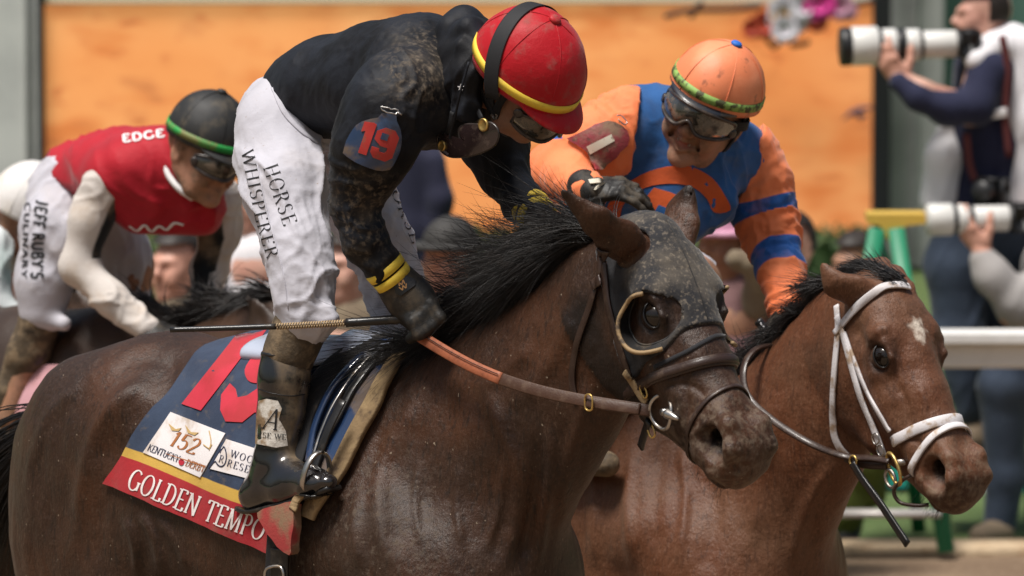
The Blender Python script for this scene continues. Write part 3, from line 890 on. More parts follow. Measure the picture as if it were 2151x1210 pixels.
def hand_solid(S, h, curl=(.5, .5, .5, .5), thumb=(.55, .7, -.45), s=1.0, spread=.05, tcurl=.3):
    """hand in frame h: a towards the fingertips, b towards the thumb side, z out of the back of the hand"""
    P = lambda f, r, u: h.w((f * s, r * s, u * s))
    S.ell(P(.045, -.002, 0), (.058 * s, .044 * s, .019 * s), .015, h)
    S.chain([(P(-.02, 0, 0), .030 * s), (P(.02, 0, 0), .029 * s)], .02, h, (1, 1, .8))
    for i in range(4):
        ln = (.90, 1.0, .95, .76)[i]; y = .031 - .0205 * i
        p = np.array([.086 - .006 * abs(i - 1), y, .002]); a = 0.0; yaw = spread * (1.5 - i)
        S.ell(P(*(p - [.004, 0, -.004])), (.013 * s, .011 * s, .012 * s), .01, h)
        for L, r, kf in ((.044, .0102, .9), (.027, .0095, 1.1), (.022, .0085, .7)):
            a2 = a + curl[i] * kf
            q = p + L * ln * np.array([math.cos(a2) * math.cos(yaw), math.cos(a2) * math.sin(yaw), -math.sin(a2)])
            S.cone(P(*p), P(*q), r * s, r * .93 * s, .006, h)
            p, a = q, a2
    d = np.array(thumb); d = d / np.linalg.norm(d)
    p0 = np.array([.012, .030, -.006]); p1 = p0 + d * .042; d2 = d + np.array([tcurl, -tcurl * .6, -tcurl * .4]); d2 /= np.linalg.norm(d2)
    p2 = p1 + d2 * .034; p3 = p2 + d2 * .026
    S.chain([(P(*p0), .019 * s), (P(*p1), .0135 * s), (P(*p2), .0115 * s), (P(*p3), .0095 * s)], .012, h)
    return S
def dome(h, dims, th0, th1, n=48, m=18, grow=0.0, u0=0.0, flat=1.0):
    """part of an ellipsoid cap: polar angle 0 = crown"""
    V, F = [], []
    for i in range(m + 1):
        a = th0 + (th1 - th0) * i / m
        for j in range(n):
            q = 2 * math.pi * j / n
            fl = 1 + .06 * math.cos(q)
            V.append(h.w(((dims[0] + grow) * math.sin(a) * math.cos(q) * fl, (dims[1] + grow) * math.sin(a) * math.sin(q), u0 + (dims[2] + grow) * math.cos(a))))
    for i in range(m):
        for j in range(n):
            F.append((i * n + j, (i + 1) * n + j, (i + 1) * n + (j + 1) % n, i * n + (j + 1) % n))
    return V, F
def dome_pt(h, dims, th, q, grow=0.0, u0=0.0):
    fl = 1 + .06 * math.cos(q)
    return h.w(((dims[0] + grow) * math.sin(th) * math.cos(q) * fl, (dims[1] + grow) * math.sin(th) * math.sin(q), u0 + (dims[2] + grow) * math.cos(th)))
def helmet(parent, h, m_cover, m_band, m_peak, m_button, dims=(.125, .108, .125), u0=.028, base_th=R(104), peak=.045, band=(R(84), R(93)), m_under=None, seams=True, tilt=0.0):
    hb = MB()
    V, F = dome(h, dims, .02, base_th, 56, 22, 0, u0)
    hb.add(V, F)
    V2, F2_ = dome(h, dims, .02, base_th, 56, 22, -.012, u0)
    n = len(hb.V); hb.add(V2, [f[::-1] for f in F2_])
    k_ = 22 * 56
    hb.F += [(k_ + j, n + k_ + j, n + k_ + (j + 1) % 56, k_ + (j + 1) % 56) for j in range(56)]
    hb.F.append(tuple(range(56)))
    # slight slackness of the cloth cover
    A = np.array(hb.V); A = A + (A - h.w((0, 0, u0))) * (.012 * fbm(A, 22, 2, 4))[:, None]
    shell = mk('helmet', A, hb.F, m_cover, parent)
    # peak
    if peak:
        pv, pf = [], []
        N_ = 22
        for layer, dz in ((0, .0), (1, -.004)):
            for e in (0, .35, .7, 1.0):
                for j in range(N_ + 1):
                    q = -1.0 + 2.0 * j / N_
                    p = dome_pt(h, dims, base_th - .06, q, -.002, u0 + dz)
                    out = h.a * math.cos(q) + h.b * math.sin(q) * .35
                    w = peak * (1 - (abs(q)) ** 2.6) * e
                    pv.append(p + out * w + h.z * (-.30 * w - .25 * w * e + .012 * 0))
        W = N_ + 1
        for layer in (0, 1):
            for r in range(3):
                for j in range(N_):
                    a = (layer * 4 + r) * W + j
                    f = (a, a + 1, a + 1 + W, a + W); pf.append(f if layer == 0 else f[::-1])
        for j in range(N_):
            a = 3 * W + j; b = 7 * W + j; pf.append((a, a + 1, b + 1, b))
        mk('peak', pv, pf, m_peak, shell)
    if m_band:
        b = MB(); ring = []
        for j in range(72):
            q = 2 * math.pi * j / 72
            ring.append([dome_pt(h, dims, band[0] + tilt * math.cos(q), q, .0005, u0), dome_pt(h, dims, band[0] + tilt * math.cos(q), q, .0028, u0), dome_pt(h, dims, band[1] + tilt * math.cos(q), q, .0028, u0), dome_pt(h, dims, band[1] + tilt * math.cos(q), q, .0005, u0)])
        V = [p for r in ring for p in r]; n4 = 72
        F = [(i * 4 + k2, ((i + 1) % n4) * 4 + k2, ((i + 1) % n4) * 4 + k2 + 1, i * 4 + k2 + 1) for i in range(n4) for k2 in range(3)]
        mk('elastic_band', V, F, m_band, shell)
    if seams:
        for j in range(6):
            q = R(30) + j * R(60)
            mk_ = MB().tube([dome_pt(h, dims, a, q, .0006, u0) for a in np.linspace(.06, base_th - .05, 24)], .0011, 5)
            mk_.build('seam', m_cover, shell)
    if m_button:
        c = dome_pt(h, dims, .02, 0, .0, u0)
        MB().lathe(c - h.z * .002, h.z, [(0, .004), (.001, .013), (.006, .0145), (.010, .011), (.012, .004)], 20).build('button', m_button, shell)
    return shell
def over_band(parent, h, dims, u0, ang, f_off, hw, mat_, grow=.004, name='goggle_strap', q0=-1.75, q1=1.75, lean=0.0):
    """a strap that runs over the crown from side to side"""
    P, N = [], []
    for q in np.linspace(q0, q1, 40):
        # plane through the crown, leaned forwards by ang
        r_ = np.array([math.sin(ang) * math.cos(q) + f_off, math.sin(q), math.cos(ang) * math.cos(q)])
        r_ = r_ / np.linalg.norm(r_ * np.array([1, 1, 1]))
        caz = r_[0] / (math.hypot(r_[0], r_[1]) + 1e-9)
        d = np.array([(dims[0] + grow) * r_[0] * (1 + .06 * caz), (dims[1] + grow) * r_[1], (dims[2] + grow) * r_[2]])
        P.append(h.w((d[0], d[1], u0 + d[2]))); N.append(h.M.T @ r_)
    mb = MB().tube(P, 1, sq=(N, hw, .0005))
    return mb.build(name, mat_, parent)
def goggles(parent, h, m_lens, m_frame, s=1.0, tipdown=0.0, off=0.0, half=1.12, hi=.030, lo=-.036, name='goggles'):
    """a curved lens with a rim, a nose notch and side vents"""
    def gp(q, u, o=0.0):
        r_ = .098 + .010 * math.cos(q) + o + off
        return h.w(((r_ * math.cos(q) * 1.08 + .012) * s, r_ * math.sin(q) * .86 * s, (u + tipdown * math.cos(q)) * s))
    Q = np.linspace(-half, half, 33)
    def top(q): return hi - .010 * (abs(q) / half) ** 3 * 1.2
    def bot(q): return lo + .024 * math.exp(-(q / .17) ** 2) + .016 * (abs(q) / half) ** 3
    V, F = [], []; m = 9
    for q in Q:
        for i in range(m):
            f = i / (m - 1); u = bot(q) + (top(q) - bot(q)) * f
            V.append(gp(q, u, .006 * math.sin(math.pi * f)))
    for j in range(len(Q) - 1):
        for i in range(m - 1):
            a = j * m + i; F.append((a, a + m, a + m + 1, a + 1))
    n0 = len(V)
    V2 = [np.array(v) - h.a * .0025 * s for v in V]
    F2_ = [tuple(i + n0 for i in f[::-1]) for f in F]
    lens = mk('lens', V + V2, F + F2_, m_lens, parent)
    rim = [gp(q, top(q), .002) for q in Q] + [gp(q, bot(q), .002) for q in Q[::-1]]
    MB().tube(rim, .0042 * s, 7, closed=True).build('rim', m_frame, lens)
    for sg in (-1, 1):
        c = gp(sg * half * .98, -.002, .004); nrm = h.b * sg * .8 + h.a * .45
        MB().lathe(c, nrm, [(0, .011 * s), (.004, .011 * s), (.006, .009 * s), (.006, .003)], 16).build('vent', m_frame, lens)
    return lens
def patch(skin, poly, off, thick, mat_, parent, name, step=14, smooth=2, n=6, attrs=None, ret=False, stiff=0):
    """a flat piece lying on a surface, outlined in photograph points"""
    from mathutils.geometry import delaunay_2d_cdt
    poly = np.asarray(poly, float)
    # resample outline
    out = []
    for a, b in zip(poly, np.roll(poly, -1, 0)):
        L = np.linalg.norm(b - a); m = max(1, int(L / step))
        out += [a + (b - a) * i / m for i in range(m)]
    lo, hi = poly.min(0), poly.max(0)
    def inside(x, y):
        c = False
        for (x1, y1), (x2, y2) in zip(poly, np.roll(poly, -1, 0)):
            if (y1 > y) != (y2 > y) and x < (x2 - x1) * (y - y1) / (y2 - y1) + x1:
                c = not c
        return c
    O = np.array(out)
    inn = []
    for i, x in enumerate(np.arange(lo[0] + step / 2, hi[0], step)):
        for y in np.arange(lo[1] + step * (.25 + .5 * (i % 2)), hi[1], step):
            if inside(x, y) and np.min(np.hypot(O[:, 0] - x, O[:, 1] - y)) > step * .5:
                inn.append((x, y))
    pts = [Vector(p) for p in out] + [Vector(p) for p in inn]
    ne = len(out)
    res = delaunay_2d_cdt(pts, [(i, (i + 1) % ne) for i in range(ne)], [], 1, 1e-4)
    vs, ed, fs = res[0], res[1], res[2]
    P, N = [], []
    for v in vs:
        p, nn = skin.see(v[0], v[1], 0); P.append(p); N.append(nn)
    P, N = np.array(P), np.array(N)
    nb = [set() for _ in vs]
    for f in fs:
        for i in range(len(f)):
            nb[f[i]].add(f[i - 1]); nb[f[i - 1]].add(f[i])
    nb = [list(x) for x in nb]
    for _ in range(smooth):
        N = np.array([(N[i] + N[b].mean(0)) if b else N[i] for i, b in enumerate(nb)]); N /= np.linalg.norm(N, axis=1)[:, None]
    for _ in range(stiff):
        P = np.array([(P[i] + P[b].mean(0)) / 2 if b else P[i] for i, b in enumerate(nb)])
    Vt = P + N * (off + thick); Vb = P + N * off * .6
    m = len(vs)
    F = [tuple(f) for f in fs]
    # make the outer faces look at the camera
    FF = []
    for f in F:
        nn = np.cross(Vt[f[1]] - Vt[f[0]], Vt[f[2]] - Vt[f[0]])
        FF.append(f if nn @ N[f[0]] > 0 else f[::-1])
    ec = {}
    for f in FF:
        for i in range(len(f)):
            e = (f[i], f[(i + 1) % len(f)]); ec[e] = 1
    side = [(b, a, a + m, b + m) for (a, b) in ec if (b, a) not in ec]
    F = FF + [tuple(i + m for i in f[::-1]) for f in FF] + side
    o = mk(name, np.concatenate([Vt, Vb]), F, mat_, parent)
    edge_smooth(o, 50)
    return (o, (Vt, [list(f) for f in FF])) if ret else o
# ------------------------------------------------------------------ lettering drawn with a broad pen
def _arc(cx, cy, rx, ry, a0, a1, n=14):
    return [(cx + rx * math.cos(R(a)), cy + ry * math.sin(R(a))) for a in np.linspace(a0, a1, n)]
GL = {
 'A': (.86, [[(.06, 0), (.43, 1)], [(.43, 1), (.80, 0)], [(.20, .34), (.66, .34)]], [(.06, 0), (.80, 0)]),
 'B': (.70, [[(.16, 0), (.16, 1)], [(.16, 1)] + _arc(.34, .76, .22, .24, 90, -90) + [(.16, .52)], [(.16, .52)] + _arc(.36, .26, .26, .26, 90, -90) + [(.16, 0)]], [(.1, 0), (.1, 1)]),
 'C': (.80, [_arc(.46, .5, .36, .5, 45, 318, 22)], []),
 'D': (.84, [[(.16, 0), (.16, 1)], [(.16, 1), (.3, 1)] + _arc(.34, .5, .40, .5, 90, -90, 18) + [(.16, 0)]], [(.1, 0), (.1, 1)]),
 'E': (.68, [[(.16, 0), (.16, 1)], [(.16, 1), (.58, 1)], [(.16, .52), (.5, .52)], [(.16, 0), (.62, 0)], [(.58, 1), (.58, .84)], [(.62, 0), (.62, .17)]], [(.1, 0), (.1, 1)]),
 'F': (.62, [[(.16, 0), (.16, 1)], [(.16, 1), (.56, 1)], [(.16, .52), (.48, .52)], [(.56, 1), (.56, .84)]], [(.16, 0), (.1, 1)]),
 'G': (.86, [_arc(.46, .5, .36, .5, 45, 330, 22), [(.76, 0.05), (.76, .40)]], [(.76, .40)]),
 'H': (.86, [[(.16, 0), (.16, 1)], [(.70, 0), (.70, 1)], [(.16, .52), (.70, .52)]], [(.16, 0), (.16, 1), (.70, 0), (.70, 1)]),
 'I': (.36, [[(.18, 0), (.18, 1)]], [(.18, 0), (.18, 1)]),
 'J': (.46, [[(.28, 1), (.28, .15), (.2, 0), (.06, .04)]], [(.28, 1)]),
 'K': (.82, [[(.16, 0), (.16, 1)], [(.16, .42), (.66, 1)], [(.34, .6), (.74, 0)]], [(.16, 0), (.16, 1), (.66, 1), (.74, 0)]),
 'L': (.64, [[(.16, 0), (.16, 1)], [(.16, 0), (.58, 0)], [(.58, 0), (.58, .18)]], [(.1, 0), (.16, 1)]),
 'M': (1.02, [[(.14, 0), (.17, 1)], [(.17, 1), (.50, .04)], [(.50, .04), (.83, 1)], [(.86, 1), (.88, 0)]], [(.14, 0), (.12, 1), (.88, 0), (.9, 1)]),
 'N': (.88, [[(.15, 0), (.15, 1)], [(.15, 1), (.72, 0)], [(.72, 0), (.72, 1)]], [(.15, 0), (.1, 1), (.72, 1)]),
 'O': (.88, [_arc(.44, .5, .36, .5, 0, 360, 28)], []),
 'P': (.68, [[(.16, 0), (.16, 1)], [(.16, 1), (.3, 1)] + _arc(.34, .74, .24, .26, 90, -90) + [(.16, .48)]], [(.16, 0), (.1, 1)]),
 'R': (.78, [[(.16, 0), (.16, 1)], [(.16, 1), (.3, 1)] + _arc(.34, .75, .23, .25, 90, -90) + [(.16, .5)], [(.36, .5), (.70, 0)]], [(.16, 0), (.1, 1), (.70, 0)]),
 'S': (.62, [_arc(.30, .75, .21, .25, 30, 250, 12) + _arc(.31, .25, .23, .25, 80, -160, 14)], []),
 'T': (.76, [[(.38, 0), (.38, 1)], [(.06, 1), (.70, 1)], [(.06, 1), (.06, .84)], [(.70, 1), (.70, .84)]], [(.38, 0)]),
 'U': (.84, [[(.14, 1), (.14, .35)] + _arc(.42, .34, .28, .34, 180, 360, 12) + [(.70, 1)]], [(.14, 1), (.70, 1)]),
 'V': (.82, [[(.06, 1), (.41, 0)], [(.41, 0), (.76, 1)]], [(.06, 1), (.76, 1)]),
 'W': (1.16, [[(.06, 1), (.34, 0)], [(.34, 0), (.58, 1)], [(.58, 1), (.82, 0)], [(.82, 0), (1.10, 1)]], [(.06, 1), (.58, 1), (1.10, 1)]),
 'X': (.80, [[(.08, 0), (.70, 1)], [(.08, 1), (.70, 0)]], [(.08, 0), (.70, 1), (.08, 1), (.70, 0)]),
 'Y': (.80, [[(.06, 1), (.40, .5)], [(.40, .5), (.74, 1)], [(.40, .5), (.40, 0)]], [(.06, 1), (.74, 1), (.40, 0)]),
 '1': (.50, [[(.10, .82), (.28, 1)], [(.28, 1), (.28, 0)]], [(.28, 0)]),
 '5': (.62, [[(.52, 1), (.16, 1)], [(.16, 1), (.12, .55)], [(.12, .55)] + _arc(.30, .32, .24, .30, 110, -150, 14)], []),
 '2': (.62, [_arc(.30, .72, .22, .28, 165, -25, 12) + [(.08, .0)], [(.08, 0), (.56, 0)], [(.56, 0), (.56, .12)]], []),
 '0': (.62, [_arc(.31, .5, .24, .5, 0, 360, 24)], []),
 "'": (.25, [[(.12, 1), (.10, .8)]], []),
}
def text_strokes(txt, thick=.15, thin=.055, serif=.09, gap=.10, sans=False):
    """strips of points (left edge, right edge) in letter heights"""
    x, strips = 0.0, []
    for ch in txt:
        if ch == ' ':
            x += .45; continue
        w, st, sf = GL[ch]
        for pl in st:
            p = np.array(pl, float)
            # resample
            seg = [p[0]]
            for a, b in zip(p[:-1], p[1:]):
                m = max(1, int(np.linalg.norm(b - a) / .12)); seg += [a + (b - a) * i / m for i in range(1, m + 1)]
            p = np.array(seg)
            d = np.gradient(p, axis=0); d /= np.linalg.norm(d, axis=1)[:, None] + 1e-9
            nrm = np.stack([-d[:, 1], d[:, 0]], 1)
            if sans: wd = np.full(len(p), thick)
            else:
                v = np.abs(d[:, 1]); diag = np.sign(d[:, 0] * d[:, 1])
                wd = thin + (thick - thin) * np.clip(v ** 2.2, 0, 1) * np.where((diag > 0) & (np.abs(d[:, 0]) > .2) & (len(pl) == 2), .35, 1)
            q = p + [x, 0]
            strips.append((q - nrm * wd[:, None] / 2, q + nrm * wd[:, None] / 2))
        if not sans:
            for sx, sy in sf:
                y = sy + (thin / 2 if sy < .5 else -thin / 2)
                a = np.array([[x + sx - serif - thick * .3, y], [x + sx, y], [x + sx + serif + thick * .3, y]])
                strips.append((a - [0, thin / 2], a + [0, thin / 2]))
        x += w + gap
    return strips, x - gap
def print_on(skin, strips, mp, off, mat_, parent, name):
    """lay strips on a surface; mp maps letter space to photograph points"""
    V, F = [], []
    for A, B in strips:
        n0 = len(V)
        for a, b in zip(A, B):
            for q in (a, b):
                px = mp(q[0], q[1]); p, nn = skin.see(px[0], px[1], off); V.append(p)
        for i in range(len(A) - 1):
            a = n0 + 2 * i; F.append((a, a + 1, a + 3, a + 2))
    V = np.array(V)
    FF = []
    for f in F:
        nn = np.cross(V[f[1]] - V[f[0]], V[f[2]] - V[f[0]]); FF.append(f if nn @ (CAM - V[f[0]]) > 0 else f[::-1])
    return mk(name, V, FF, mat_, parent, smooth=False)
def on_line(p0, p1, hgt, total, skew=0.0, up=None):
    """baseline from p0 to p1 in photograph points; letters hgt px tall; skew leans them"""
    p0, p1 = np.array(p0, float), np.array(p1, float); e = (p1 - p0) / total
    u = np.array([e[1], -e[0]]); u = u / np.linalg.norm(u) * hgt if up is None else np.array(up, float)
    return lambda x, y: p0 + e * x + u * y + e * skew * y
# ------------------------------------------------------------------ cloth and gear materials
def cloth(name, col, rough=.8, var=None, dirt=0.0, dcol=DUST, dscale=16, sheen=.15, extra=(), weave=.00025, attr=None, spec=.3):
    ly = []
    if var: ly.append(dict(col=var, noise=(5, .4, .65)))
    ly += list(extra)
    if dirt: ly.append(dict(col=dcol, noise=(dscale, .46, .74, 7), amt=dirt, rough=.95, **({'attr': attr} if attr else {})))
    return mat(name, col, rough, ly, [(900, weave, 2), (60, .0012, 3)], sheen=sheen, spec=spec)
cloth('silk_black', (.0065, .0065, .008), .6, spec=.22, sheen=.02, dirt=.8, dcol=(.19, .15, .11), dscale=75, attr=('dust', .15, .8), extra=[dict(col=(.014, .016, .022), noise=(6, .4, .6)), dict(col=(.10, .08, .06), noise=(14, .42, .7, 9), attr=('dust', .1, .9), amt=.65)])
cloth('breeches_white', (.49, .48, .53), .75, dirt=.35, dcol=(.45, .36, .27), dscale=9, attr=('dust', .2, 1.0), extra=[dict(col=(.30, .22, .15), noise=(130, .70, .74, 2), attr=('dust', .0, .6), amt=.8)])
cloth('cover_red', (.42, .007, .014), .5, dirt=.55, dcol=(.22, .12, .10), dscale=30, sheen=.1, attr=None)
mat('band_yellow', (.85, .60, .06), .6, [dict(col=(.35, .24, .06), noise=(20, .5, .7), amt=.6)], [(300, .0004)])
mat('webbing_black', (.012, .012, .014), .7, bump=[(700, .0005)])
mat('lettering_black', (.012, .012, .014), .7)
mat('lettering_white', (.82, .80, .80), .7)
mat('lens_muddy', (.03, .027, .020), .10, [dict(col=(.15, .105, .068), noise=(34, .46, .66, 7), amt=.9, rough=.75), dict(col=(.34, .30, .26), noise=(9, .58, .62), amt=.18)], spec=.7, coat=.8, trans=.12)
mat('goggle_frame', (.03, .022, .020), .4, [dict(col=(.10, .07, .05), noise=(30, .5, .7))], coat=.3)
mat('brass', (.62, .42, .14), .38, [dict(col=(.30, .20, .09), noise=(60, .5, .7))], metal=.85)
mat('steel', (.50, .48, .46), .33, [dict(col=(.28, .22, .16), noise=(40, .5, .7), rough=.7)], metal=1.0)
mat('skin_tan', (.36, .19, .12), .5, [dict(col=(.30, .14, .085), noise=(14, .4, .65)), dict(col=(.20, .13, .085), noise=(26, .52, .72, 6), amt=.7)], [(160, .0006)], spec=.4)
mat('skin_muddy', (.33, .17, .10), .55, [dict(col=(.40, .20, .13), noise=(12, .4, .6)), dict(col=(.15, .10, .065), noise=(20, .42, .66, 6), amt=.8, rough=.9), dict(col=(.42, .12, .09), attr=('lip', .2, 1), amt=.7)], [(140, .0008)], spec=.4)
mat('glove_black', (.016, .015, .014), .5, [dict(col=(.085, .066, .045), noise=(24, .46, .68, 6), amt=.8, rough=.9)], [(240, .0007), (40, .0015)], spec=.45)
mat('patent_black', (.009, .009, .011), .12, [dict(col=(.17, .12, .07), noise=(30, .28, .70, 10), attr=('dust', .0, .9), rough=.95)], [(90, .0003)], spec=.6, coat=.8)
mat('boot_muddy', (.07, .05, .03), .75, [dict(col=(.19, .135, .08), noise=(22, .42, .66, 7), rough=.95), dict(col=(.01, .01, .011), noise=(6, .60, .66), amt=.8, rough=.2)], [(120, .0018), (22, .003)])
mat('leather_dark', (.032, .016, .011), .42, [dict(col=(.075, .045, .028), noise=(40, .5, .72, 5), amt=.8, rough=.75)], [(220, .0006)], spec=.5, coat=.15)
mat('leather_brown', (.060, .027, .015), .45, [dict(col=(.11, .065, .04), noise=(40, .5, .72, 5), amt=.6, rough=.75)], [(220, .0006)], spec=.45)
mat('leather_black', (.010, .009, .009), .38, [dict(col=(.06, .045, .03), noise=(26, .52, .72, 5), amt=.7, rough=.8)], [(220, .0006)], coat=.2)
mat('rein_rubber', (.33, .10, .045), .55, [dict(col=(.22, .065, .03), noise=(30, .45, .65))], [(260, .0006)])
mat('stitch', (.02, .012, .01), .8)
# ------------------------------------------------------------------ rider in black on the dark horse
jockey1 = thing('person', 'rider in black shirt, white breeches and red helmet, head bowed', 'rider', F1.P(620, 1010, .05))
JH1 = hframe(F1.P(1092, 158, 0), (.66, -.39, -.64), (.43, -.5, .75))
tors = [(620, 205, 0, 78), (700, 182, 0, 94), (800, 168, 0, 106), (890, 160, 0, 102), (950, 160, 0, 80)]
armR = [(850, 185, .17, 74), (818, 225, .205, 70), (778, 325, .23, 57), (742, 430, .235, 46)]
armR2 = [(740, 436, .235, 47), (766, 500, .225, 43), (806, 560, .19, 36), (838, 600, .16, 31)]
armL = [(1000, 205, -.16, 70), (1030, 270, -.20, 58), (1060, 365, -.21, 48)]
armL2 = [(1060, 368, -.21, 48), (1100, 422, -.18, 40), (1140, 466, -.15, 32)]
legR = [(592, 285, .085, 84), (602, 400, .16, 82), (626, 520, .20, 66), (640, 590, .215, 58), (642, 660, .22, 54)]
legL = [(668, 275, -.085, 84), (735, 390, -.15, 80), (798, 510, -.19, 66), (824, 590, -.20, 54), (828, 690, -.20, 44)]
# body (skin) under everything, one surface
SB = Solid()
C(SB, F1, tors, .05, (1, 1.2, 1), grow=-.012)
for a_ in (armR, armR2, armL, armL2, legR, legL):
    C(SB, F1, a_, .03, grow=-.014)
C(SB, F1, [(642, 660, .22, 48), (600, 800, .25, 42), (588, 950, .27, 36), (560, 1035, .275, 30), (650, 1015, .275, 28)], .03, grow=-.012)
C(SB, F1, [(826, 690, -.20, 40), (800, 820, -.26, 40), (790, 950, -.27, 34)], .03, grow=-.012)
C(SB, F1, [(930, 165, 0, 62), (1000, 165, 0, 58), (1050, 175, 0, 56)], .03)
head_solid(SB, JH1)
V, F = mesh_solid(SB, .0052)
mk('body', V, F, MATS['skin_tan'], jockey1)
# breeches
ST = Solid()
C(ST, F1, [(600, 240, 0, 88), (640, 215, 0, 92)], .05, (1, 1.25, 1))
C(ST, F1, legR, .05); C(ST, F1, legL, .05)
C(ST, F1, [(574, 268, .10, 66), (568, 330, .12, 62)], .06)
C(ST, F1, [(640, 640, .22, 58), (648, 668, .22, 57)], .03)
C(ST, F1, [(600, 664, .215, 26), (640, 676, .22, 30), (690, 660, .22, 22)], .02)      # bunched cuff
C(ST, F1, [(800, 700, -.2, 24), (850, 705, -.2, 22)], .02)
def d_br(V):
    L = F1.l(V)
    knee = np.exp(-((L[:, 2] - .12) / .10) ** 2); hip = np.exp(-((L[:, 2] - .40) / .12) ** 2)
    return (folds(L, .0085, 12, (.75, .2, -.6), .10, 3) * (.35 + hip) + folds(L, .0065, 15, (.2, .2, 1), .08, 8) * .9 + folds(L, .009, 20, (.9, .4, .28), .16, 12) * (.15 + knee) + folds(L, .0038, 27, (.8, .3, -.5), .13, 40))
VBR, FBR = mesh_solid(ST, .0052, disp=d_br)
Lb = F1.l(VBR)
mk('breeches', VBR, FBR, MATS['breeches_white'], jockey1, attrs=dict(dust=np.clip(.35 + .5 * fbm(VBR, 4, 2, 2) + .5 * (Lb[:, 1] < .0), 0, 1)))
SKB1 = Skin((VBR, FBR))
# shirt with a hood bunched behind the neck
SJ = Solid()
C(SJ, F1, [(644, 192, 0, 84)] + tors[1:], .06, (1, 1.22, 1), grow=.002)
C(SJ, F1, armR, .11, grow=.0); C(SJ, F1, armR2, .03)
C(SJ, F1, armL, .10, grow=.0); C(SJ, F1, armL2, .03)
C(SJ, F1, [(900, 102, 0, 58), (860, 118, .06, 58), (800, 122, .05, 52)], .07)
C(SJ, F1, [(880, 250, .08, 60), (960, 230, .06, 52)], .06)
C(SJ, F1, [(990, 235, -.05, 60), (960, 250, 0, 60)], .06)
def d_sh(V):
    L = F1.l(V)
    arm = np.clip((L[:, 1] - .16) * 14, 0, 1)
    return (folds(L, .006, 9, (.9, .3, -.35), .12, 5) + folds(L, .004, 15, (.3, .3, 1), .12, 15)) * (1 - .6 * arm) * np.clip(.35 + (L[:, 0] + .25) * 3, .35, 1) + folds(L, .0085, 22, (.85, .4, -.35), .22, 25) * arm + folds(L, .0014, 36, (.6, .3, .7), .22, 44)
VSH, FSH = mesh_solid(SJ, .0052, disp=d_sh)
Ls = F1.l(VSH)
_px = np.array([(((p - CAM) @ RGT) / ((p - CAM) @ FWD) / K + 1075.5, 605 - ((p - CAM) @ UPV) / ((p - CAM) @ FWD) / K) for p in VSH])
_c = F1.P(880, 160, .16)
dsh = np.exp(-(((_px[:, 0] - 890) / 95) ** 2 + ((_px[:, 1] - 145) / 85) ** 2)) + .85 * np.exp(-(((_px[:, 0] - 770) / 90) ** 2 + ((_px[:, 1] - 470) / 120) ** 2)) + .02
dsh = dsh * np.clip(1 + .4 * fbm(VSH, 7, 2, 6), 0, 1.5) * np.clip((Ls[:, 1] + .02) * 12, 0, 1) + .03
mk('shirt', VSH, FSH, MATS['silk_black'], jockey1, attrs=dict(dust=dsh))
SKS1 = Skin((VSH, FSH))
# hood
SH = Solid()
C(SH, F1, [(945, 105, .05, 26), (952, 66, .03, 34), (975, 52, .0, 38), (1004, 66, -.05, 34)], .02); C(SH, F1, [(940, 80, .03, 20), (985, 60, .07, 24), (1018, 96, .07, 18)], .012); C(SH, F1, [(948, 118, .08, 14), (972, 96, .10, 16), (1000, 110, .09, 14)], .012)
C(SH, F1, [(950, 110, .07, 30), (955, 170, .10, 26), (975, 230, .10, 22)], .03)
C(SH, F1, [(1000, 70, .03, 34), (985, 150, .09, 34), (985, 220, .08, 30)], .03)
C(SH, F1, [(985, 150, .02, 62), (990, 220, .0, 58)], .03)
VH, FH = mesh_solid(SH, .0048, disp=lambda V: folds(F1.l(V), .015, 17, (.25, .2, 1), .14, 31, .6) + folds(F1.l(V), .004, 28, (.6, .1, .6), .2, 37))
mk('hood', VH, FH, MATS['silk_black'], jockey1, attrs=dict(dust=np.full(len(VH), .15)))
# drawstring, star badge
MB().tube([F1.P(x, y, v) for x, y, v in spline([(985, 130, .155), (968, 190, .165), (955, 250, .16), (945, 290, .14)], 6)], .0032, 6).build('drawstring', MATS['silk_black'], jockey1)
st = []
for j in range(10):
    a = R(36 * j - 90); r_ = 7.5 if j % 2 == 0 else 3.0
    st.append((969 + r_ * math.cos(a), 183 + r_ * math.sin(a)))
patch(Skin((VH, FH), (VSH, FSH)), st, .002, .0015, MATS['lettering_white'], jockey1, 'star_badge', step=5)
# helmet, strap, goggles
DIM1 = (.134, .118, .136)
hm1 = helmet(jockey1, JH1, MATS['cover_red'], MATS['band_yellow'], MATS['cover_red'], MATS['cover_red'], DIM1, .030, R(99), .040, (R(85), R(93)))
over_band(hm1, JH1, DIM1, .030, R(-30), .0, .019, MATS['webbing_black'], .0034, q0=-1.95, q1=1.95)
g1 = goggles(jockey1, JH1, MATS['lens_muddy'], MATS['goggle_frame'], 1.03, -.012, .012, 1.02, .008, -.048)
# chin harness
def hpt(f, r, u): return JH1.w((f, r, u))
for pts in ([(-.02, .082, .02), (.0, .080, -.03), (.03, .064, -.075), (.055, .035, -.110), (.065, 0, -.118)], [(.035, .082, .02), (.030, .079, -.03), (.03, .066, -.072)], [(-.07, .06, .02), (-.045, .072, -.03), (-.005, .074, -.055), (.03, .068, -.073)]):
    P = spline([hpt(*p) for p in pts], 8); c0 = JH1.w((0, 0, -.03))
    MB().tube(P + (P - c0) * .05, 1, sq=(P - c0, .0085, .0016)).build('harness_strap', MATS['webbing_black'], hm1)
P = hpt(.03, .071, -.072); MB().box(P, (.008, .004, .007), JH1.M, .002).build('harness_buckle', MATS['steel'], hm1)
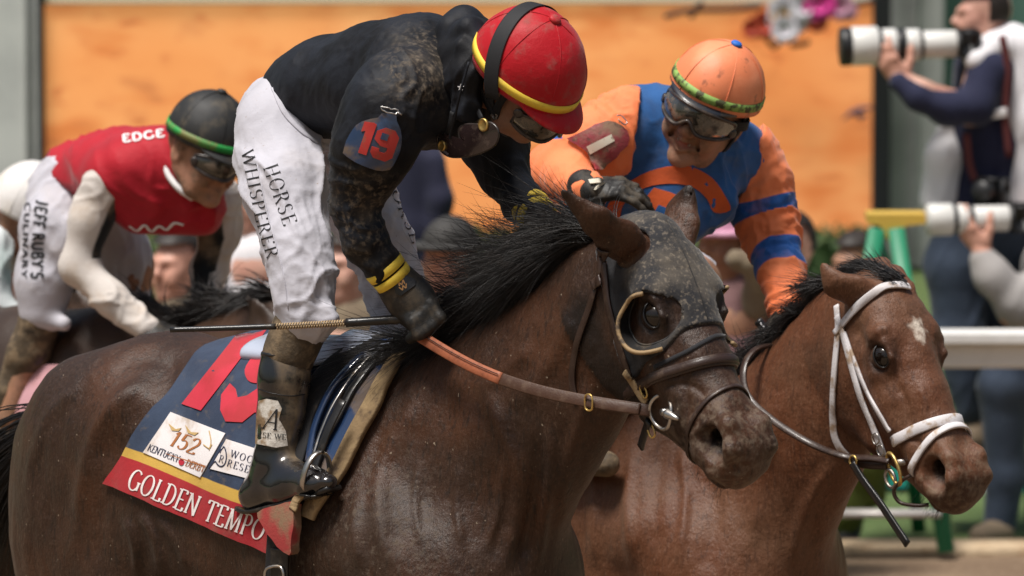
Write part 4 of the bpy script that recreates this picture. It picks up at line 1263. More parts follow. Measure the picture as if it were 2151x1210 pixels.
# armband with the number
def R19(dx, dy, pts, rot=R(19)):
    c, s = math.cos(rot), math.sin(rot)
    return [(dx + x * c - y * s, dy + x * s + y * c) for x, y in pts]
ab = [(798, 231), (838, 239), (838, 252), (848, 272), (845, 300), (835, 330), (818, 360), (790, 360), (745, 345), (718, 322), (728, 296), (742, 268), (758, 250), (778, 245), (794, 245)]
mat('plastic_navy', (.025, .05, .11), .3, [dict(col=(.16, .11, .07), noise=(22, .44, .68, 7), amt=.85, rough=.9), dict(col=(.06, .14, .30), noise=(9, .52, .62), amt=.6)], coat=.4)
mat('number_red', (.46, .035, .03), .5, [dict(col=(.22, .10, .07), noise=(34, .48, .7, 6), amt=.7)])
band1, vfb = patch(SKS1, ab, .006, .003, MATS['plastic_navy'], jockey1, 'armband', 12, 4, ret=True, stiff=2)
SKAB = Skin((np.array(vfb[0]), np.array([f for f in vfb[1]])))
patch(SKAB, R19(775, 292, [(-20, -32), (0, -36), (6, -34), (6, 34), (-12, 34), (-12, -14), (-20, -10)]), .001, .001, MATS['number_red'], band1, 'numeral', 9)
_nine = R19(808, 303, [(-8, -34), (12, -34), (24, -22), (24, 22), (12, 34), (-14, 34), (-24, 24), (-24, 12), (-8, 12), (-6, 18), (4, 18), (8, 14), (8, 6), (-8, 6), (-24, -4), (-24, -22)])
patch(SKAB, _nine, .001, .001, MATS['number_red'], band1, 'numeral', 9)
mat('plastic_hole', (.02, .03, .05), .6)
patch(SKAB, R19(807, 288, [(-7, -8), (8, -8), (8, 6), (-7, 6)]), .002, .0012, MATS['plastic_navy'], band1, 'numeral_counter', 7)
mb = MB()
pin = [SKS1.see(x, y, .012)[0] for x, y in spline([(802, 224), (806, 232), (826, 238), (842, 240), (838, 234), (820, 229), (802, 224)], 5)]
mb.tube(pin, .0016, 6); mb.build('safety_pin', MATS['steel'], band1)
for a, b in (((714, 300), (722, 330)), ((712, 310), (720, 322))):
    pass
# cuffs: two yellow bands on each sleeve
def cuff(pa, pb, f0, f1, grow, m, name, parent, n=18):
    A, B = F1.P(*pa[:3]), F1.P(*pb[:3]); ra, rb = pa[3] * K * depth(A), pb[3] * K * depth(B)
    d = B - A
    pr = [(f0 * 1.0, ra + (rb - ra) * f0), (f0 + .01, ra + (rb - ra) * f0 + grow), (f1 - .01, ra + (rb - ra) * f1 + grow), (f1, ra + (rb - ra) * f1)]
    L = np.linalg.norm(d)
    return MB().lathe(A, d, [(p[0] * L, p[1]) for p in pr], 28).build(name, m, parent)
wa, wb = (800, 552, .196, 43), (844, 608, .158, 38)
cuff(wa, wb, .10, .36, .0030, MATS['band_yellow'], 'cuff_band', jockey1); cuff(wa, wb, .42, .68, .0030, MATS['band_yellow'], 'cuff_band', jockey1)
wa, wb = (1112, 436, -.175, 43), (1146, 474, -.148, 39)
cuff(wa, wb, .0, .24, .0020, MATS['band_yellow'], 'cuff_band', jockey1); cuff(wa, wb, .36, .60, .0020, MATS['band_yellow'], 'cuff_band', jockey1)
# gloves
SG = Solid()
C(SG, F1, [(830, 592, .165, 40), (850, 618, .15, 42)], .02)
C(SG, F1, [(842, 606, .155, 41), (872, 640, .14, 44), (888, 660, .13, 40)], .03, (1, .75, 1))
for i, (x0, y0, x1, y1, x2, y2) in enumerate(((905, 640, 925, 668, 905, 690), (893, 655, 908, 684, 888, 702), (880, 668, 893, 695, 874, 708), (868, 676, 880, 702, 862, 712))):
    C(SG, F1, [(x0 - 18, y0 - 18, .135 + .008 * i, 15), (x0, y0, .14 + .012 * i, 14), (x1, y1, .135 + .012 * i, 12.5), (x2, y2, .10 + .012 * i, 11)], .008)
C(SG, F1, [(880, 630, .10, 16), (915, 655, .085, 13), (925, 680, .09, 11)], .012)
VG, FG = mesh_solid(SG, .0036, disp=lambda V: folds(F1.l(V), .0025, 49.4, (.4, .3, .9), .2, 3))
gl1 = mk('glove', VG, FG, MATS['glove_black'], jockey1)
SKG1 = Skin((VG, FG))
patch(SKG1, [(826, 592), (852, 580), (872, 588), (872, 600), (842, 622), (832, 616)], .002, .002, MATS['leather_black'], gl1, 'wrist_tab', 8)
mat('logo_tan', (.42, .22, .08), .7)
mo, tw = text_strokes('M', .16, .16, sans=True)
print_on(SKG1, mo, on_line((838, 602), (852, 596), 9, tw), .0045, MATS['logo_tan'], gl1, 'logo')
mo, tw = text_strokes('W', .16, .16, sans=True)
print_on(SKG1, mo, on_line((842, 612), (858, 604), 9, tw), .0045, MATS['logo_tan'], gl1, 'logo')
SG = Solid(); hand_solid(SG, hframe(F1.P(1150, 482, -.145), F1.w((.25, .55, -.35)) - F1.o, (.2, -.3, .9)), (.7, .8, .9, .9))
V, F = mesh_solid(SG, .004); mk('glove', V, F, MATS['glove_black'], jockey1)
# legs below the breeches
def pyy(V): return 605 - ((V - CAM) @ UPV) / ((V - CAM) @ FWD) / K
def pxx(V): return ((V - CAM) @ RGT) / ((V - CAM) @ FWD) / K + 1075.5
SL = Solid()
C(SL, F1, [(640, 650, .22, 52), (625, 700, .225, 51), (606, 745, .24, 48), (604, 770, .24, 46)], .03)
V, F = mesh_solid(SL, .005, disp=lambda V: folds(F1.l(V), .004, 39, (.4, .3, .9), .2, 3)); mk('boot_top', V, F, MATS['boot_muddy'], jockey1)
SBt = Solid()
C(SBt, F1, [(602, 742, .24, 54), (596, 800, .25, 50), (590, 870, .26, 45), (584, 930, .268, 39), (578, 975, .27, 38)], .03)
C(SBt, F1, [(578, 975, .27, 42), (560, 1016, .275, 36), (540, 1038, .278, 31)], .03)
C(SBt, F1, [(578, 985, .27, 38), (620, 1004, .278, 31), (655, 1010, .283, 26)], .03)
C(SBt, F1, [(538, 1040, .278, 30), (600, 1028, .28, 29), (655, 1016, .284, 25), (690, 1012, .285, 17)], .03, (1, 1.15, 1))
def cutb(P):
    t = F1.P(602, 742, .24); return (P - t) @ np.array([.12, 0, 1.0])
VB_, FB_ = mesh_solid(SBt, .0046, disp=lambda V: folds(F1.l(V), .003, 33.8, (.4, .3, .9), .2, 3) * np.exp(-((F1.l(V)[:, 2] + .26) / .05) ** 2) + .0004 * fbm(V, 30, 2, 8), cut=cutb)
Lq = F1.l(VB_)
bt = mk('boot', VB_, FB_, MATS['patent_black'], jockey1, attrs=dict(dust=np.clip(.35 + (pxx(VB_) - 584) / 40 + .45 * fbm(VB_, 14, 3, 3), 0, 1) * np.clip((985 - pyy(VB_)) / 30 + .12, .12, 1)))
SKBT = Skin((VB_, FB_))
so = MB().tube([F1.P(x, y, .28) for x, y in spline([(508, 1066), (538, 1072), (600, 1058), (655, 1043), (702, 1024)], 5)], 1, sq=([(0, 0, 1.0)] * 21, [.022 + .012 * math.sin(math.pi * i / 20) for i in range(21)], .005)); so.build('sole', MATS['leather_black'], bt)
mb = MB(); strap(mb, SKBT, [(546, 742), (570, 746), (620, 748), (654, 746)], .004, .002, off=.002); mb.build('top_binding', MATS['leather_black'], bt)
mb = MB(); strap(mb, SKBT, [(545, 818), (570, 826), (610, 832), (640, 828)], .0012, .0012, off=.001); mb.build('seam', MATS['leather_black'], bt)
mat('patch_cream', (.62, .58, .52), .7, [dict(col=(.30, .21, .12), noise=(16, .45, .6, 7), attr=None, amt=.9) if False else dict(col=(.27, .18, .10), noise=(16, .43, .55, 8), amt=1.0)], [(60, .003)])
pt_, vfp = patch(SKBT, [(545, 842), (560, 838), (584, 842), (592, 858), (586, 880), (600, 905), (604, 936), (580, 940), (538, 932), (540, 880)], .001, .0015, MATS['patch_cream'], bt, 'logo_patch', 11, ret=True)
SKP = Skin((np.array(vfp[0]), np.array(vfp[1])))
lg, tw = text_strokes('A', .12, .05); print_on(SKP, lg, on_line((550, 900), (580, 904), 44, tw, .3), .0012, MATS['lettering_black'], pt_, 'monogram')
lg, tw = text_strokes('RSE WE', .14, .06); print_on(SKP, lg, on_line((541, 918), (600, 924), 11, tw), .0012, MATS['lettering_black'], pt_, 'lettering')
# far boot
SL = Solid(); C(SL, F1, [(826, 700, -.20, 44), (805, 800, -.26, 44), (795, 920, -.275, 36), (790, 985, -.28, 34), (830, 1000, -.28, 30), (870, 985, -.28, 20)], .03)
V, F = mesh_solid(SL, .006); mk('boot', V, F, MATS['boot_muddy'], jockey1)
# printing on the breeches
st1, w1 = text_strokes('HORSE', .105, .035, .07, .16)
print_on(SKB1, st1, on_line((553, 352), (596, 476), 31, w1), .0012, MATS['lettering_black'], jockey1, 'lettering')
st1, w1 = text_strokes('WHISPERER', .105, .035, .07, .13)
def curve_map(pts, total, hgt):
    sp = spline(pts, 30); d = np.r_[0, np.cumsum(np.hypot(*np.diff(sp, axis=0).T))]
    def f(x, y):
        s_ = np.clip(x / total, 0, 1) * d[-1]; q = np.array([np.interp(s_, d, sp[:, i]) for i in (0, 1)])
        q2 = np.array([np.interp(min(s_ + 4, d[-1]), d, sp[:, i]) for i in (0, 1)]) - np.array([np.interp(max(s_ - 4, 0), d, sp[:, i]) for i in (0, 1)])
        q2 /= np.linalg.norm(q2); return q + np.array([q2[1], -q2[0]]) * hgt * y
    return f
print_on(SKB1, st1, curve_map([(507, 318), (522, 390), (540, 470), (562, 545)], w1, 26), .0012, MATS['lettering_black'], jockey1, 'lettering')
st1, w1 = text_strokes('HORSE', .105, .035, .07, .16)
print_on(SKB1, st1, on_line((806, 368), (866, 512), 24, w1, up=(22, -4)), .0012, MATS['lettering_black'], jockey1, 'lettering')
# pocket edge and seams on the near leg
mb = MB(); strap(mb, SKB1, [(538, 330), (560, 440), (592, 560), (606, 650)], .0010, .0010, off=.0008); mb.build('seam', MATS['breeches_white'], jockey1)
mb = MB(); strap(mb, SKB1, [(575, 185), (600, 240), (650, 290), (705, 320)], .006, .0018, off=.002); mb.build('waistband', MATS['breeches_white'], jockey1)
# goggles hanging at the neck
gl = thing('goggles', 'muddy dark goggles hanging below the chin of the rider in black', 'goggles', F1.P(990, 300, .10))
GP = lambda x, y: F1.P(x, y, .115)
mat('lens_dark', (.020, .012, .012), .2, [dict(col=(.10, .07, .055), noise=(40, .5, .7, 5), amt=.5, rough=.7)], coat=.6)
def plate(name, poly, m, par, th=.006, v=.115, bulge=.012, fr=F1, c=None):
    poly = np.array(poly, float); c = poly.mean(0) if c is None else np.array(c)
    V = []
    rings = (1.0, .8, .5, .2)
    for sg in (1, -1):
        for r_ in rings:
            for p in c + (poly - c) * r_:
                V.append(fr.P(p[0], p[1], v + sg * th / 2 + bulge * (1 - r_ ** 2)))
    n = len(poly); F = []
    for s in (0, 1):
        for i in range(3):
            for j in range(n):
                a = (s * 4 + i) * n + j; b = (s * 4 + i) * n + (j + 1) % n
                f = (a, b, b + n, a + n); F.append(f if s == 0 else f[::-1])
        F.append(tuple(range((s * 4 + 3) * n, (s * 4 + 4) * n)) if s == 0 else tuple(range((s * 4 + 4) * n - 1, (s * 4 + 3) * n - 1, -1)))
    F += [(j, 4 * n + j, 4 * n + (j + 1) % n, (j + 1) % n) for j in range(n)]
    return edge_smooth(mk(name, V, F, m, par), 60)
out = spline([(1004, 262), (1030, 258), (1046, 275), (1040, 302), (1015, 318), (980, 328), (945, 328), (924, 312), (920, 290), (930, 280), (945, 292), (958, 305), (970, 308), (976, 304), (966, 290), (966, 270), (980, 262)], 4, True)
plate('lens', out, MATS['lens_dark'], gl, .010, .115, .004)
MB().tube([GP(x, y) for x, y in out], .0035, 6, closed=True).build('rim', MATS['goggle_frame'], gl)
for x, y, r_ in ((1021, 262, .0145), (934, 306, .0115)):
    MB().lathe(GP(x, y) + F1.b * .006, F1.b, [(0, r_), (.004, r_), (.006, r_ * .85), (.004, r_ * .7), (.004, .002)], 20).build('stud', MATS['brass'], gl)
for pts in ([(1012, 250, .10), (1000, 225, .09), (985, 200, .085)], [(936, 290, .11), (944, 265, .125), (950, 235, .13)]):
    P = [F1.P(*p) for p in spline(pts, 5)]; MB().tube(P, 1, sq=([F1.b] * len(P), .006, .0018)).build('strap', MATS['webbing_black'], gl)
# whip in the near hand
wh = thing('riding_crop', 'thin riding whip with a cord-wrapped grip, held level by the rider in black', 'whip', F1.P(600, 690, .20))
def wp(t):
    return F1.P(358 + (885 - 358) * t, 693 - 26 * t + 4 * math.sin(t * 3.1), .46 - .32 * t)
def tube_seg(t0, t1, r0, r1, m, name, n=20):
    ts = np.linspace(t0, t1, n); MB().tube([wp(t) for t in ts], list(np.linspace(r0, r1, n)), 9).build(name, m, wh)
tube_seg(0, .42, .0062, .0068, MATS['leather_black'], 'flap')
mat('cord_tan', (.42, .30, .17), .7, [dict(col=(.10, .07, .04), noise=(60, .5, .7))])
tube_seg(.42, .70, .0052, .0056, MATS['leather_dark'], 'shaft')
mb = MB()
for i in range(26):
    t = .425 + .0105 * i; c = wp(t); d = wp(t + .004) - c
    mb.tube([c + .0062 * (np.cross(d, [0, 0, 1.0]) / np.linalg.norm(np.cross(d, [0, 0, 1.0])) * math.cos(a) + np.array([0, 0, 1.0]) * math.sin(a)) + d * a / 6.28 for a in np.linspace(0, 6.28, 11)], .0021, 5)
mb.build('cord_wrap', MATS['cord_tan'], wh)
tube_seg(.70, .99, .0098, .0108, MATS['leather_black'], 'grip')
# ------------------------------------------------------------------ tack of the dark horse
def uang(p):
    q = F1.l(p); return q[0], math.atan2(q[2] + .36, q[1])
def on_barrel(fr, skin, u, ang, off):
    d = np.array([0, math.cos(ang), math.sin(ang)])
    c = fr.w((u, 0, -.36)); h = skin.inward(fr.w(np.array([u, 0, -.36]) + d * .75), c, off)
    return h if h is not None else (fr.w(np.array([u, 0, -.36]) + d * .3), fr.M.T @ d)
def blanket(fr, skin, rear, front, name, mat_, parent, off=.010, th=.005, nj=60, ni=44, wob=.006, far=1.0, seed=3):
    """cloth over the back. rear/front: edges as lists of (u, angle) from the near hem to the spine"""
    rear, front = np.array(rear), np.array(front)
    T = np.linspace(0, 1, 24)
    def edge(E, t):
        s = np.linspace(0, 1, len(E)); return np.array([np.interp(t, s, E[:, 0]), np.interp(t, s, E[:, 1])])
    V, N, at = [], [], []
    for j in range(nj + 1):
        tj = j / nj * (1 + far)
        t = tj if tj <= 1 else 2 - tj
        for i in range(ni + 1):
            f = i / ni
            e = edge(rear, t) * (1 - f) + edge(front, t) * f
            ang = e[1] if tj <= 1 else math.pi - e[1]
            p, n = on_barrel(fr, skin, e[0], ang, off); V.append(p); N.append(n); at.append(t)
    V, N, at = np.array(V), np.array(N), np.array(at)
    W = ni + 1
    N = N.reshape(nj + 1, W, 3)
    for _ in range(4):
        M_ = N.copy(); M_[1:-1] = (N[:-2] + 2 * N[1:-1] + N[2:]) / 4; M_[:, 1:-1] = (M_[:, :-2] + 2 * M_[:, 1:-1] + M_[:, 2:]) / 4; N = M_
    N = N.reshape(-1, 3); N /= np.linalg.norm(N, axis=1)[:, None]
    V = V + N * (wob * np.clip(.5 + fbm(fr.l(V) * np.array([1, 1, .4]), 9, 2, seed), 0, 2))[:, None]
    Vb = V - N * th
    m = len(V)
    F = [(j * W + i, j * W + i + 1, (j + 1) * W + i + 1, (j + 1) * W + i) for j in range(nj) for i in range(ni)]
    rim = [i for i in range(W)] + [j * W + ni for j in range(1, nj + 1)] + [nj * W + i for i in range(ni - 1, -1, -1)] + [j * W for j in range(nj - 1, 0, -1)]
    # orientation
    f0 = F[ni // 2 + (nj // 4) * ni]
    flip = np.cross(V[f0[1]] - V[f0[0]], V[f0[2]] - V[f0[0]]) @ N[f0[0]] < 0
    if flip: F = [f[::-1] for f in F]
    Fb = [tuple(x + m for x in f[::-1]) for f in F]
    S_ = [(a, b, b + m, a + m) for a, b in zip(rim, rim[1:] + rim[:1])]
    if not flip: S_ = [s[::-1] for s in S_]
    o = mk(name, np.concatenate([V, Vb]), F + Fb + S_, mat_, parent, attrs=dict(hem=np.concatenate([at, at])))
    edge_smooth(o, 60)
    return o, (V, np.array(F))
def hit(px, py):
    return uang(SK1.see(px, py)[0])
cl1 = thing('saddle_cloth', 'navy saddle cloth with red number 19 and a red name band', 'saddle cloth', F1.w((-.5, 0, -.7)))
up = math.pi / 2
rear = [hit(222, 1015), hit(263, 957), hit(345, 842), hit(415, 752), (hit(462, 722)[0], 1.30), (hit(475, 715)[0] + .0, up)]
front = [hit(577, 1165), hit(585, 1085), hit(625, 930), hit(680, 820), (hit(720, 760)[0], 1.30), (hit(725, 750)[0], up)]
mat('cloth_navy', (.018, .030, .062), .85, [
    dict(col=(.030, .048, .090), noise=(7, .4, .65)),
    dict(col=(.13, .10, .07), noise=(30, .56, .72, 6), amt=.5),
    dict(col=(.55, .34, .06), attr=('hemn', .0, .004)),
    dict(col=(.36, .012, .018), attr=('hemr', .0, .004)),
    dict(col=(.17, .09, .06), noise=(12, .50, .72, 7), attr=('hemr', .0, .004), amt=.55)],
    [(700, .0005), (50, .0012)], sheen=.2)
co, vfc = blanket(F1, SK1, rear, front, 'cloth', MATS['cloth_navy'], cl1)
_h = np.empty(len(co.data.vertices), np.float32); co.data.attributes['hem'].data.foreach_get('value', _h)
for nm, lim in (('hemn', .232), ('hemr', .2)):
    a_ = co.data.attributes.new(nm, 'FLOAT', 'POINT'); a_.data.foreach_set('value', (lim - _h).astype(np.float32))
SKC = Skin(vfc)
mat('appl_red', (.50, .022, .045), .8, [dict(col=(.40, .02, .03), noise=(8, .4, .6))], [(600, .0005)], sheen=.2)
patch(SKC, [(383, 849), (423, 863), (470, 802), (508, 752), (552, 706), (562, 692), (515, 692), (496, 706), (452, 762)], .0012, .0015, MATS['appl_red'], cl1, 'numeral', 14)
patch(SKC, spline([(548, 735), (530, 752), (515, 778), (522, 800), (540, 806), (556, 800), (600, 780), (600, 720)], 3, True), .0012, .0015, MATS['appl_red'], cl1, 'numeral', 14)
patch(SKC, [(484, 806), (496, 818), (500, 836), (520, 832), (545, 815), (575, 822), (575, 862), (535, 868), (510, 888), (475, 886), (464, 862), (466, 830)], .0012, .0015, MATS['appl_red'], cl1, 'numeral', 14)
mat('patch_white', (.72, .68, .68), .7, [dict(col=(.45, .33, .22), noise=(11, .50, .68, 7), amt=.75)], [(500, .0004)])
lp, vfl = patch(SKC, [(360, 866), (475, 911), (422, 1003), (302, 951)], .0012, .0018, MATS['patch_white'], cl1, 'logo_patch', 16, ret=True)
SKL = Skin((np.array(vfl[0]), np.array(vfl[1])))
mat('print_bronze', (.36, .13, .04), .6); mat('print_gold', (.50, .34, .14), .6); mat('print_navy', (.02, .025, .06), .6); mat('print_rose', (.45, .02, .04), .6)
tx, tw = text_strokes('152', .16, .06, .06, .04); print_on(SKL, tx, on_line((352, 934), (408, 955), 34, tw, .25), .0012, MATS['print_bronze'], lp, 'lettering')
tx, tw = text_strokes('KENTUCKY', .15, .07, .05, .02); print_on(SKL, tx, on_line((309, 946), (374, 972), 15, tw, .1), .0012, MATS['print_navy'], lp, 'lettering')
tx, tw = text_strokes('DERBY', .15, .07, .05, .02); print_on(SKL, tx, on_line((389, 978), (428, 993), 15, tw, .1), .0012, MATS['print_bronze'], lp, 'lettering')
patch(SKL, [(382 + 6 * math.cos(a), 971 + 7 * math.sin(a)) for a in np.linspace(0, 5.8, 9)], .0012, .0008, MATS['print_rose'], lp, 'rose_mark', 5)
for pts in ([(355, 890), (370, 902), (382, 899), (376, 906), (362, 905)], [(390, 893), (402, 908), (418, 909), (410, 915), (396, 910)]):
    patch(SKL, pts, .0012, .0006, MATS['print_gold'], lp, 'wing_mark', 6)
for pts in ([(440, 905), (444, 928), (440, 946)], [(428, 934), (440, 942), (446, 934)]):
    mb = MB(); strap(mb, SKL, pts, .0012, .0006, off=.0014); mb.build('spire_mark', MATS['print_gold'], lp)
lp2, vfl = patch(SKC, [(477, 923), (585, 958), (585, 1022), (442, 985)], .0012, .0018, MATS['patch_white'], cl1, 'logo_patch', 16, ret=True)
SKL2 = Skin((np.array(vfl[0]), np.array(vfl[1])))
mb = MB(); strap(mb, SKL2, [(463 + 13 * math.cos(a) + 2 * math.sin(a), 955 + 25 * math.sin(a)) for a in np.linspace(0, 2 * math.pi, 15)[:-1]], .0014, .0005, 3, .0012, True); mb.build('ring_mark', MATS['print_navy'], lp2)
for ch, p0, p1 in (('W', (455, 950), (466, 953)), ('R', (459, 970), (469, 973))):
    tx, tw = text_strokes(ch, .13, .05); print_on(SKL2, tx, on_line(p0, p1, 15, tw), .0012, MATS['print_navy'], lp2, 'lettering')
tx, tw = text_strokes('WOODF', .14, .05, .06, .22); print_on(SKL2, tx, on_line((483, 959), (556, 982), 15, tw), .0012, MATS['print_navy'], lp2, 'lettering')
tx, tw = text_strokes('RESERV', .14, .05, .06, .22); print_on(SKL2, tx, on_line((476, 979), (549, 1002), 15, tw), .0012, MATS['print_navy'], lp2, 'lettering')
mat('stitch_white', (.80, .74, .72), .75, [dict(col=(.6, .45, .40), noise=(40, .5, .7), amt=.5)], [(800, .0006)])
tx, tw = text_strokes('GOLDEN TEMPO', .15, .06, .07, .07); print_on(SKC, tx, curve_map([(264, 1024), (390, 1077), (480, 1112), (550, 1136)], tw, 44), .0016, MATS['stitch_white'], cl1, 'lettering')
# saddle: small racing saddle, pad, flaps, girths
sd1 = thing('saddle', 'small racing saddle with blue flaps and a mud-caked pad edge', 'saddle', F1.w((-.25, 0, -.15)))
mat('vinyl_blue', (.022, .045, .11), .16, [dict(col=(.15, .10, .06), noise=(9, .50, .62, 7), amt=.8, rough=.9)], coat=.8)
mat('vinyl_silver', (.42, .46, .56), .22, [dict(col=(.30, .24, .18), noise=(12, .52, .66, 6), amt=.6, rough=.7)], coat=.6)
mat('pad_tan', (.23, .155, .080), .9, [dict(col=(.36, .25, .13), noise=(10, .42, .62)), dict(col=(.10, .065, .04), noise=(30, .5, .7, 6))], [(80, .002)])
SS = Solid()
C(SS, F1, [(600, 735, 0, 40), (680, 745, 0, 34), (760, 752, 0, 30), (840, 742, 0, 32)], .03, (1, 3.2, 1))
C(SS, F1, [(605, 715, 0, 32), (660, 722, .10, 26)], .03); SP = Solid(); C(SP, F1, [(836, 728, .0, 22), (806, 752, .09, 18)], .03); V, F = mesh_solid(SP, .0055); mk('pommel', V, F, MATS['leather_black'], sd1)
V, F = mesh_solid(SS, .0055); mk('seat', V, F, MATS['vinyl_silver'], sd1)
fp = lambda pts: spline(pts, 3, True)
patch(SK1, [(640, 762), (720, 745), (850, 748), (812, 808), (756, 908), (716, 990), (672, 1048), (610, 1060), (612, 900)], .018, .006, MATS['vinyl_blue'], sd1, 'flap', 18)
def band(path, hw, m, name, off, ht=.003, par=sd1, skin=SK1):
    mb = MB(); strap(mb, skin, path, hw, ht, 10, off); return mb.build(name, m, par)
band([(858, 748), (836, 778), (800, 838), (752, 926), (714, 1002), (672, 1062), (655, 1090)], .021, MATS['pad_tan'], 'pad_edge', .022, .007)
band([(846, 742), (800, 775), (748, 846), (704, 930), (680, 990)], .010, MATS['leather_black'], 'billet_strap', .033)
band([(838, 740), (786, 775), (735, 838), (696, 915), (676, 975)], .004, MATS['steel'], 'flap_binding', .034)
band([(830, 738), (775, 768), (718, 828), (684, 905), (668, 980)], .008, MATS['vinyl_blue'], 'billet_strap', .037)
mat('elastic_black', (.012, .011, .012), .75, [dict(col=(.09, .065, .045), noise=(24, .5, .7, 6), amt=.6)], [(500, .0008)])
band([(812, 736), (745, 765), (690, 815), (655, 880), (634, 960), (614, 1060), (604, 1140), (600, 1260)], .031, MATS['elastic_black'], 'overgirth', .034)
band([(770, 728), (740, 744), (700, 760), (660, 776), (636, 790)], .040, MATS['vinyl_silver'], 'seat_skirt', .034)
band([(612, 1150), (612, 1170), (612, 1190), (612, 1210)], .024, MATS['leather_black'], 'girth_buckle_guard', .042)
mb = MB(); bk = [SK1.see(x, y, .05)[0] for x, y in ((590, 1188), (622, 1186), (624, 1212), (592, 1214))]; mb.tube(spline(bk, 4, True), .0036, 7, closed=True); mb.build('girth_buckle', MATS['steel'], sd1)
# folded corner of the under-blanket below the boot
mat('felt_red', (.30, .035, .032), .9, [dict(col=(.20, .13, .075), noise=(9, .40, .58, 6), amt=.95)], [(200, .001)])
patch(SK1, [(566, 1078), (606, 1066), (662, 1058), (660, 1110), (656, 1172), (634, 1160), (606, 1136), (586, 1110)], .058, .004, MATS['felt_red'], sd1, 'blanket_corner', 14, stiff=2)
band([(682, 1040), (664, 1062), (648, 1082)], .011, MATS['pad_tan'], 'tie_strap', .062)
# stirrup
sr = thing('stirrup', 'mud-stained metal stirrup iron on the near boot', 'stirrup', F1.P(660, 1040, .29))
cS = F1.P(664, 1004, .287)
P = [cS + F1.b * (.040 * math.cos(a)) + np.array([0, 0, 1.0]) * ((.058 if math.sin(a) > 0 else .036) * math.sin(a)) + F1.a * .012 * math.sin(a) for a in np.linspace(0, 2 * math.pi, 30)[:-1]]
MB().tube(P, 1, closed=True, sq=([q - cS for q in P], .0065, .003)).build('iron', MATS['steel'], sr)
MB().box(cS + np.array([0, 0, -.036]), (.020, .036, .003), F1.M, .003).build('tread', MATS['leather_black'], sr)
P = [F1.P(*p) for p in spline([(672, 950, .285), (690, 900, .27), (720, 840, .24)], 5)]
MB().tube(P, 1, sq=([F1.b] * len(P), .010, .002)).build('stirrup_leather', MATS['leather_black'], sr)
# ---- hood with blinker cups
hd = thing('blinker_hood', 'black cloth blinker hood caked with dust on the dark horse', 'blinker hood', HF1.w((.1, 0, -.1)))
hs1 = .955
SHd = Solid(); SHd.ops = [op for op in S1.ops[S1.h0:S1.h1]]
_nk = [op for op in S1.ops[:S1.h0] if op[0] == 'c'][-3:]
SHd.ops = _nk + SHd.ops
polyt = np.array([(-.045, -.150), (.10, -.165), (.205, -.188), (.262, -.205), (.290, -.185), (.286, -.150), (.288, -.11), (.286, -.06), (.262, -.01), (.262, .06), (-.08, .08), (-.09, -.05)]) * hs1
def poly_sd(p, poly):
    d = np.full(len(p), 1e9); ins = np.zeros(len(p), bool)
    for a, b in zip(poly, np.roll(poly, -1, 0)):
        e = b - a; w = p - a; t = np.clip((w @ e) / (e @ e), 0, 1)
        d = np.minimum(d, np.hypot(*(w - t[:, None] * e).T))
        c = ((a[1] > p[:, 1]) != (b[1] > p[:, 1])) & (p[:, 0] < (b[0] - a[0]) * (p[:, 1] - a[1]) / (b[1] - a[1] + 1e-12) + a[0])
        ins ^= c
    return np.where(ins, -d, d)
ec = np.array([.205, -.060]) * hs1
def cap_d(P, a, b, ra, rb):
    e = b - a; t = np.clip(((P - a) @ e) / (e @ e), 0, 1); return np.linalg.norm(P - a - t[:, None] * e, axis=1) - (ra + (rb - ra) * t)
def cut_hood(P):
    q = HF1.l(P); tf = q[:, [0, 2]]
    d = poly_sd(tf, polyt)
    d = np.maximum(d, -np.maximum(np.hypot(*(tf - ec).T) - .058, .035 - np.abs(q[:, 1])))
    for base, mid, tip, op, wd in ears1:
        b_ = np.array(base); d = np.maximum(d, -cap_d(P, b_ + (np.array(mid) - b_) * -.12, np.array(mid), wd * 1.08, wd * .9))
    return d
lo = np.array([-.12, -.16, -.26]); hi = np.array([.36, .16, .08])
VHd, FHd = mesh_solid(SHd, .0038, HF1, level=.0065, cut=cut_hood, clip=(lo, hi), disp=lambda V: folds(HF1.l(V), .0018, 26, (.4, .3, .9), .2, 3))
mat('hood_cloth', (.014, .014, .017), .85, [dict(col=(.10, .083, .064), noise=(12, .38, .68, 10), attr=('dust', .1, .8), amt=.8), dict(col=(.24, .195, .145), noise=(120, .50, .68, 5), attr=('dust', .15, .9), amt=.5), dict(col=(.36, .28, .19), noise=(9, .66, .72, 5), attr=('dust', .3, .9), amt=.7)], [(260, .0008), (40, .0012)], sheen=.2)
qh = HF1.l(VHd)
dh = np.clip((qh[:, 2] + .115) * 9 + .25 * fbm(VHd, 12, 2, 3), 0, 1)
mk('cloth', VHd, FHd, MATS['hood_cloth'], hd, attrs=dict(dust=dh))
SKHD = Skin((VHd, FHd), VF1)
mat('cup_rim', (.30, .20, .10), .7, [dict(col=(.08, .055, .035), noise=(34, .48, .66, 5))], [(90, .001)])
mat('cup_black', (.013, .012, .012), .5, [dict(col=(.10, .075, .05), noise=(24, .52, .72, 6), amt=.7)])
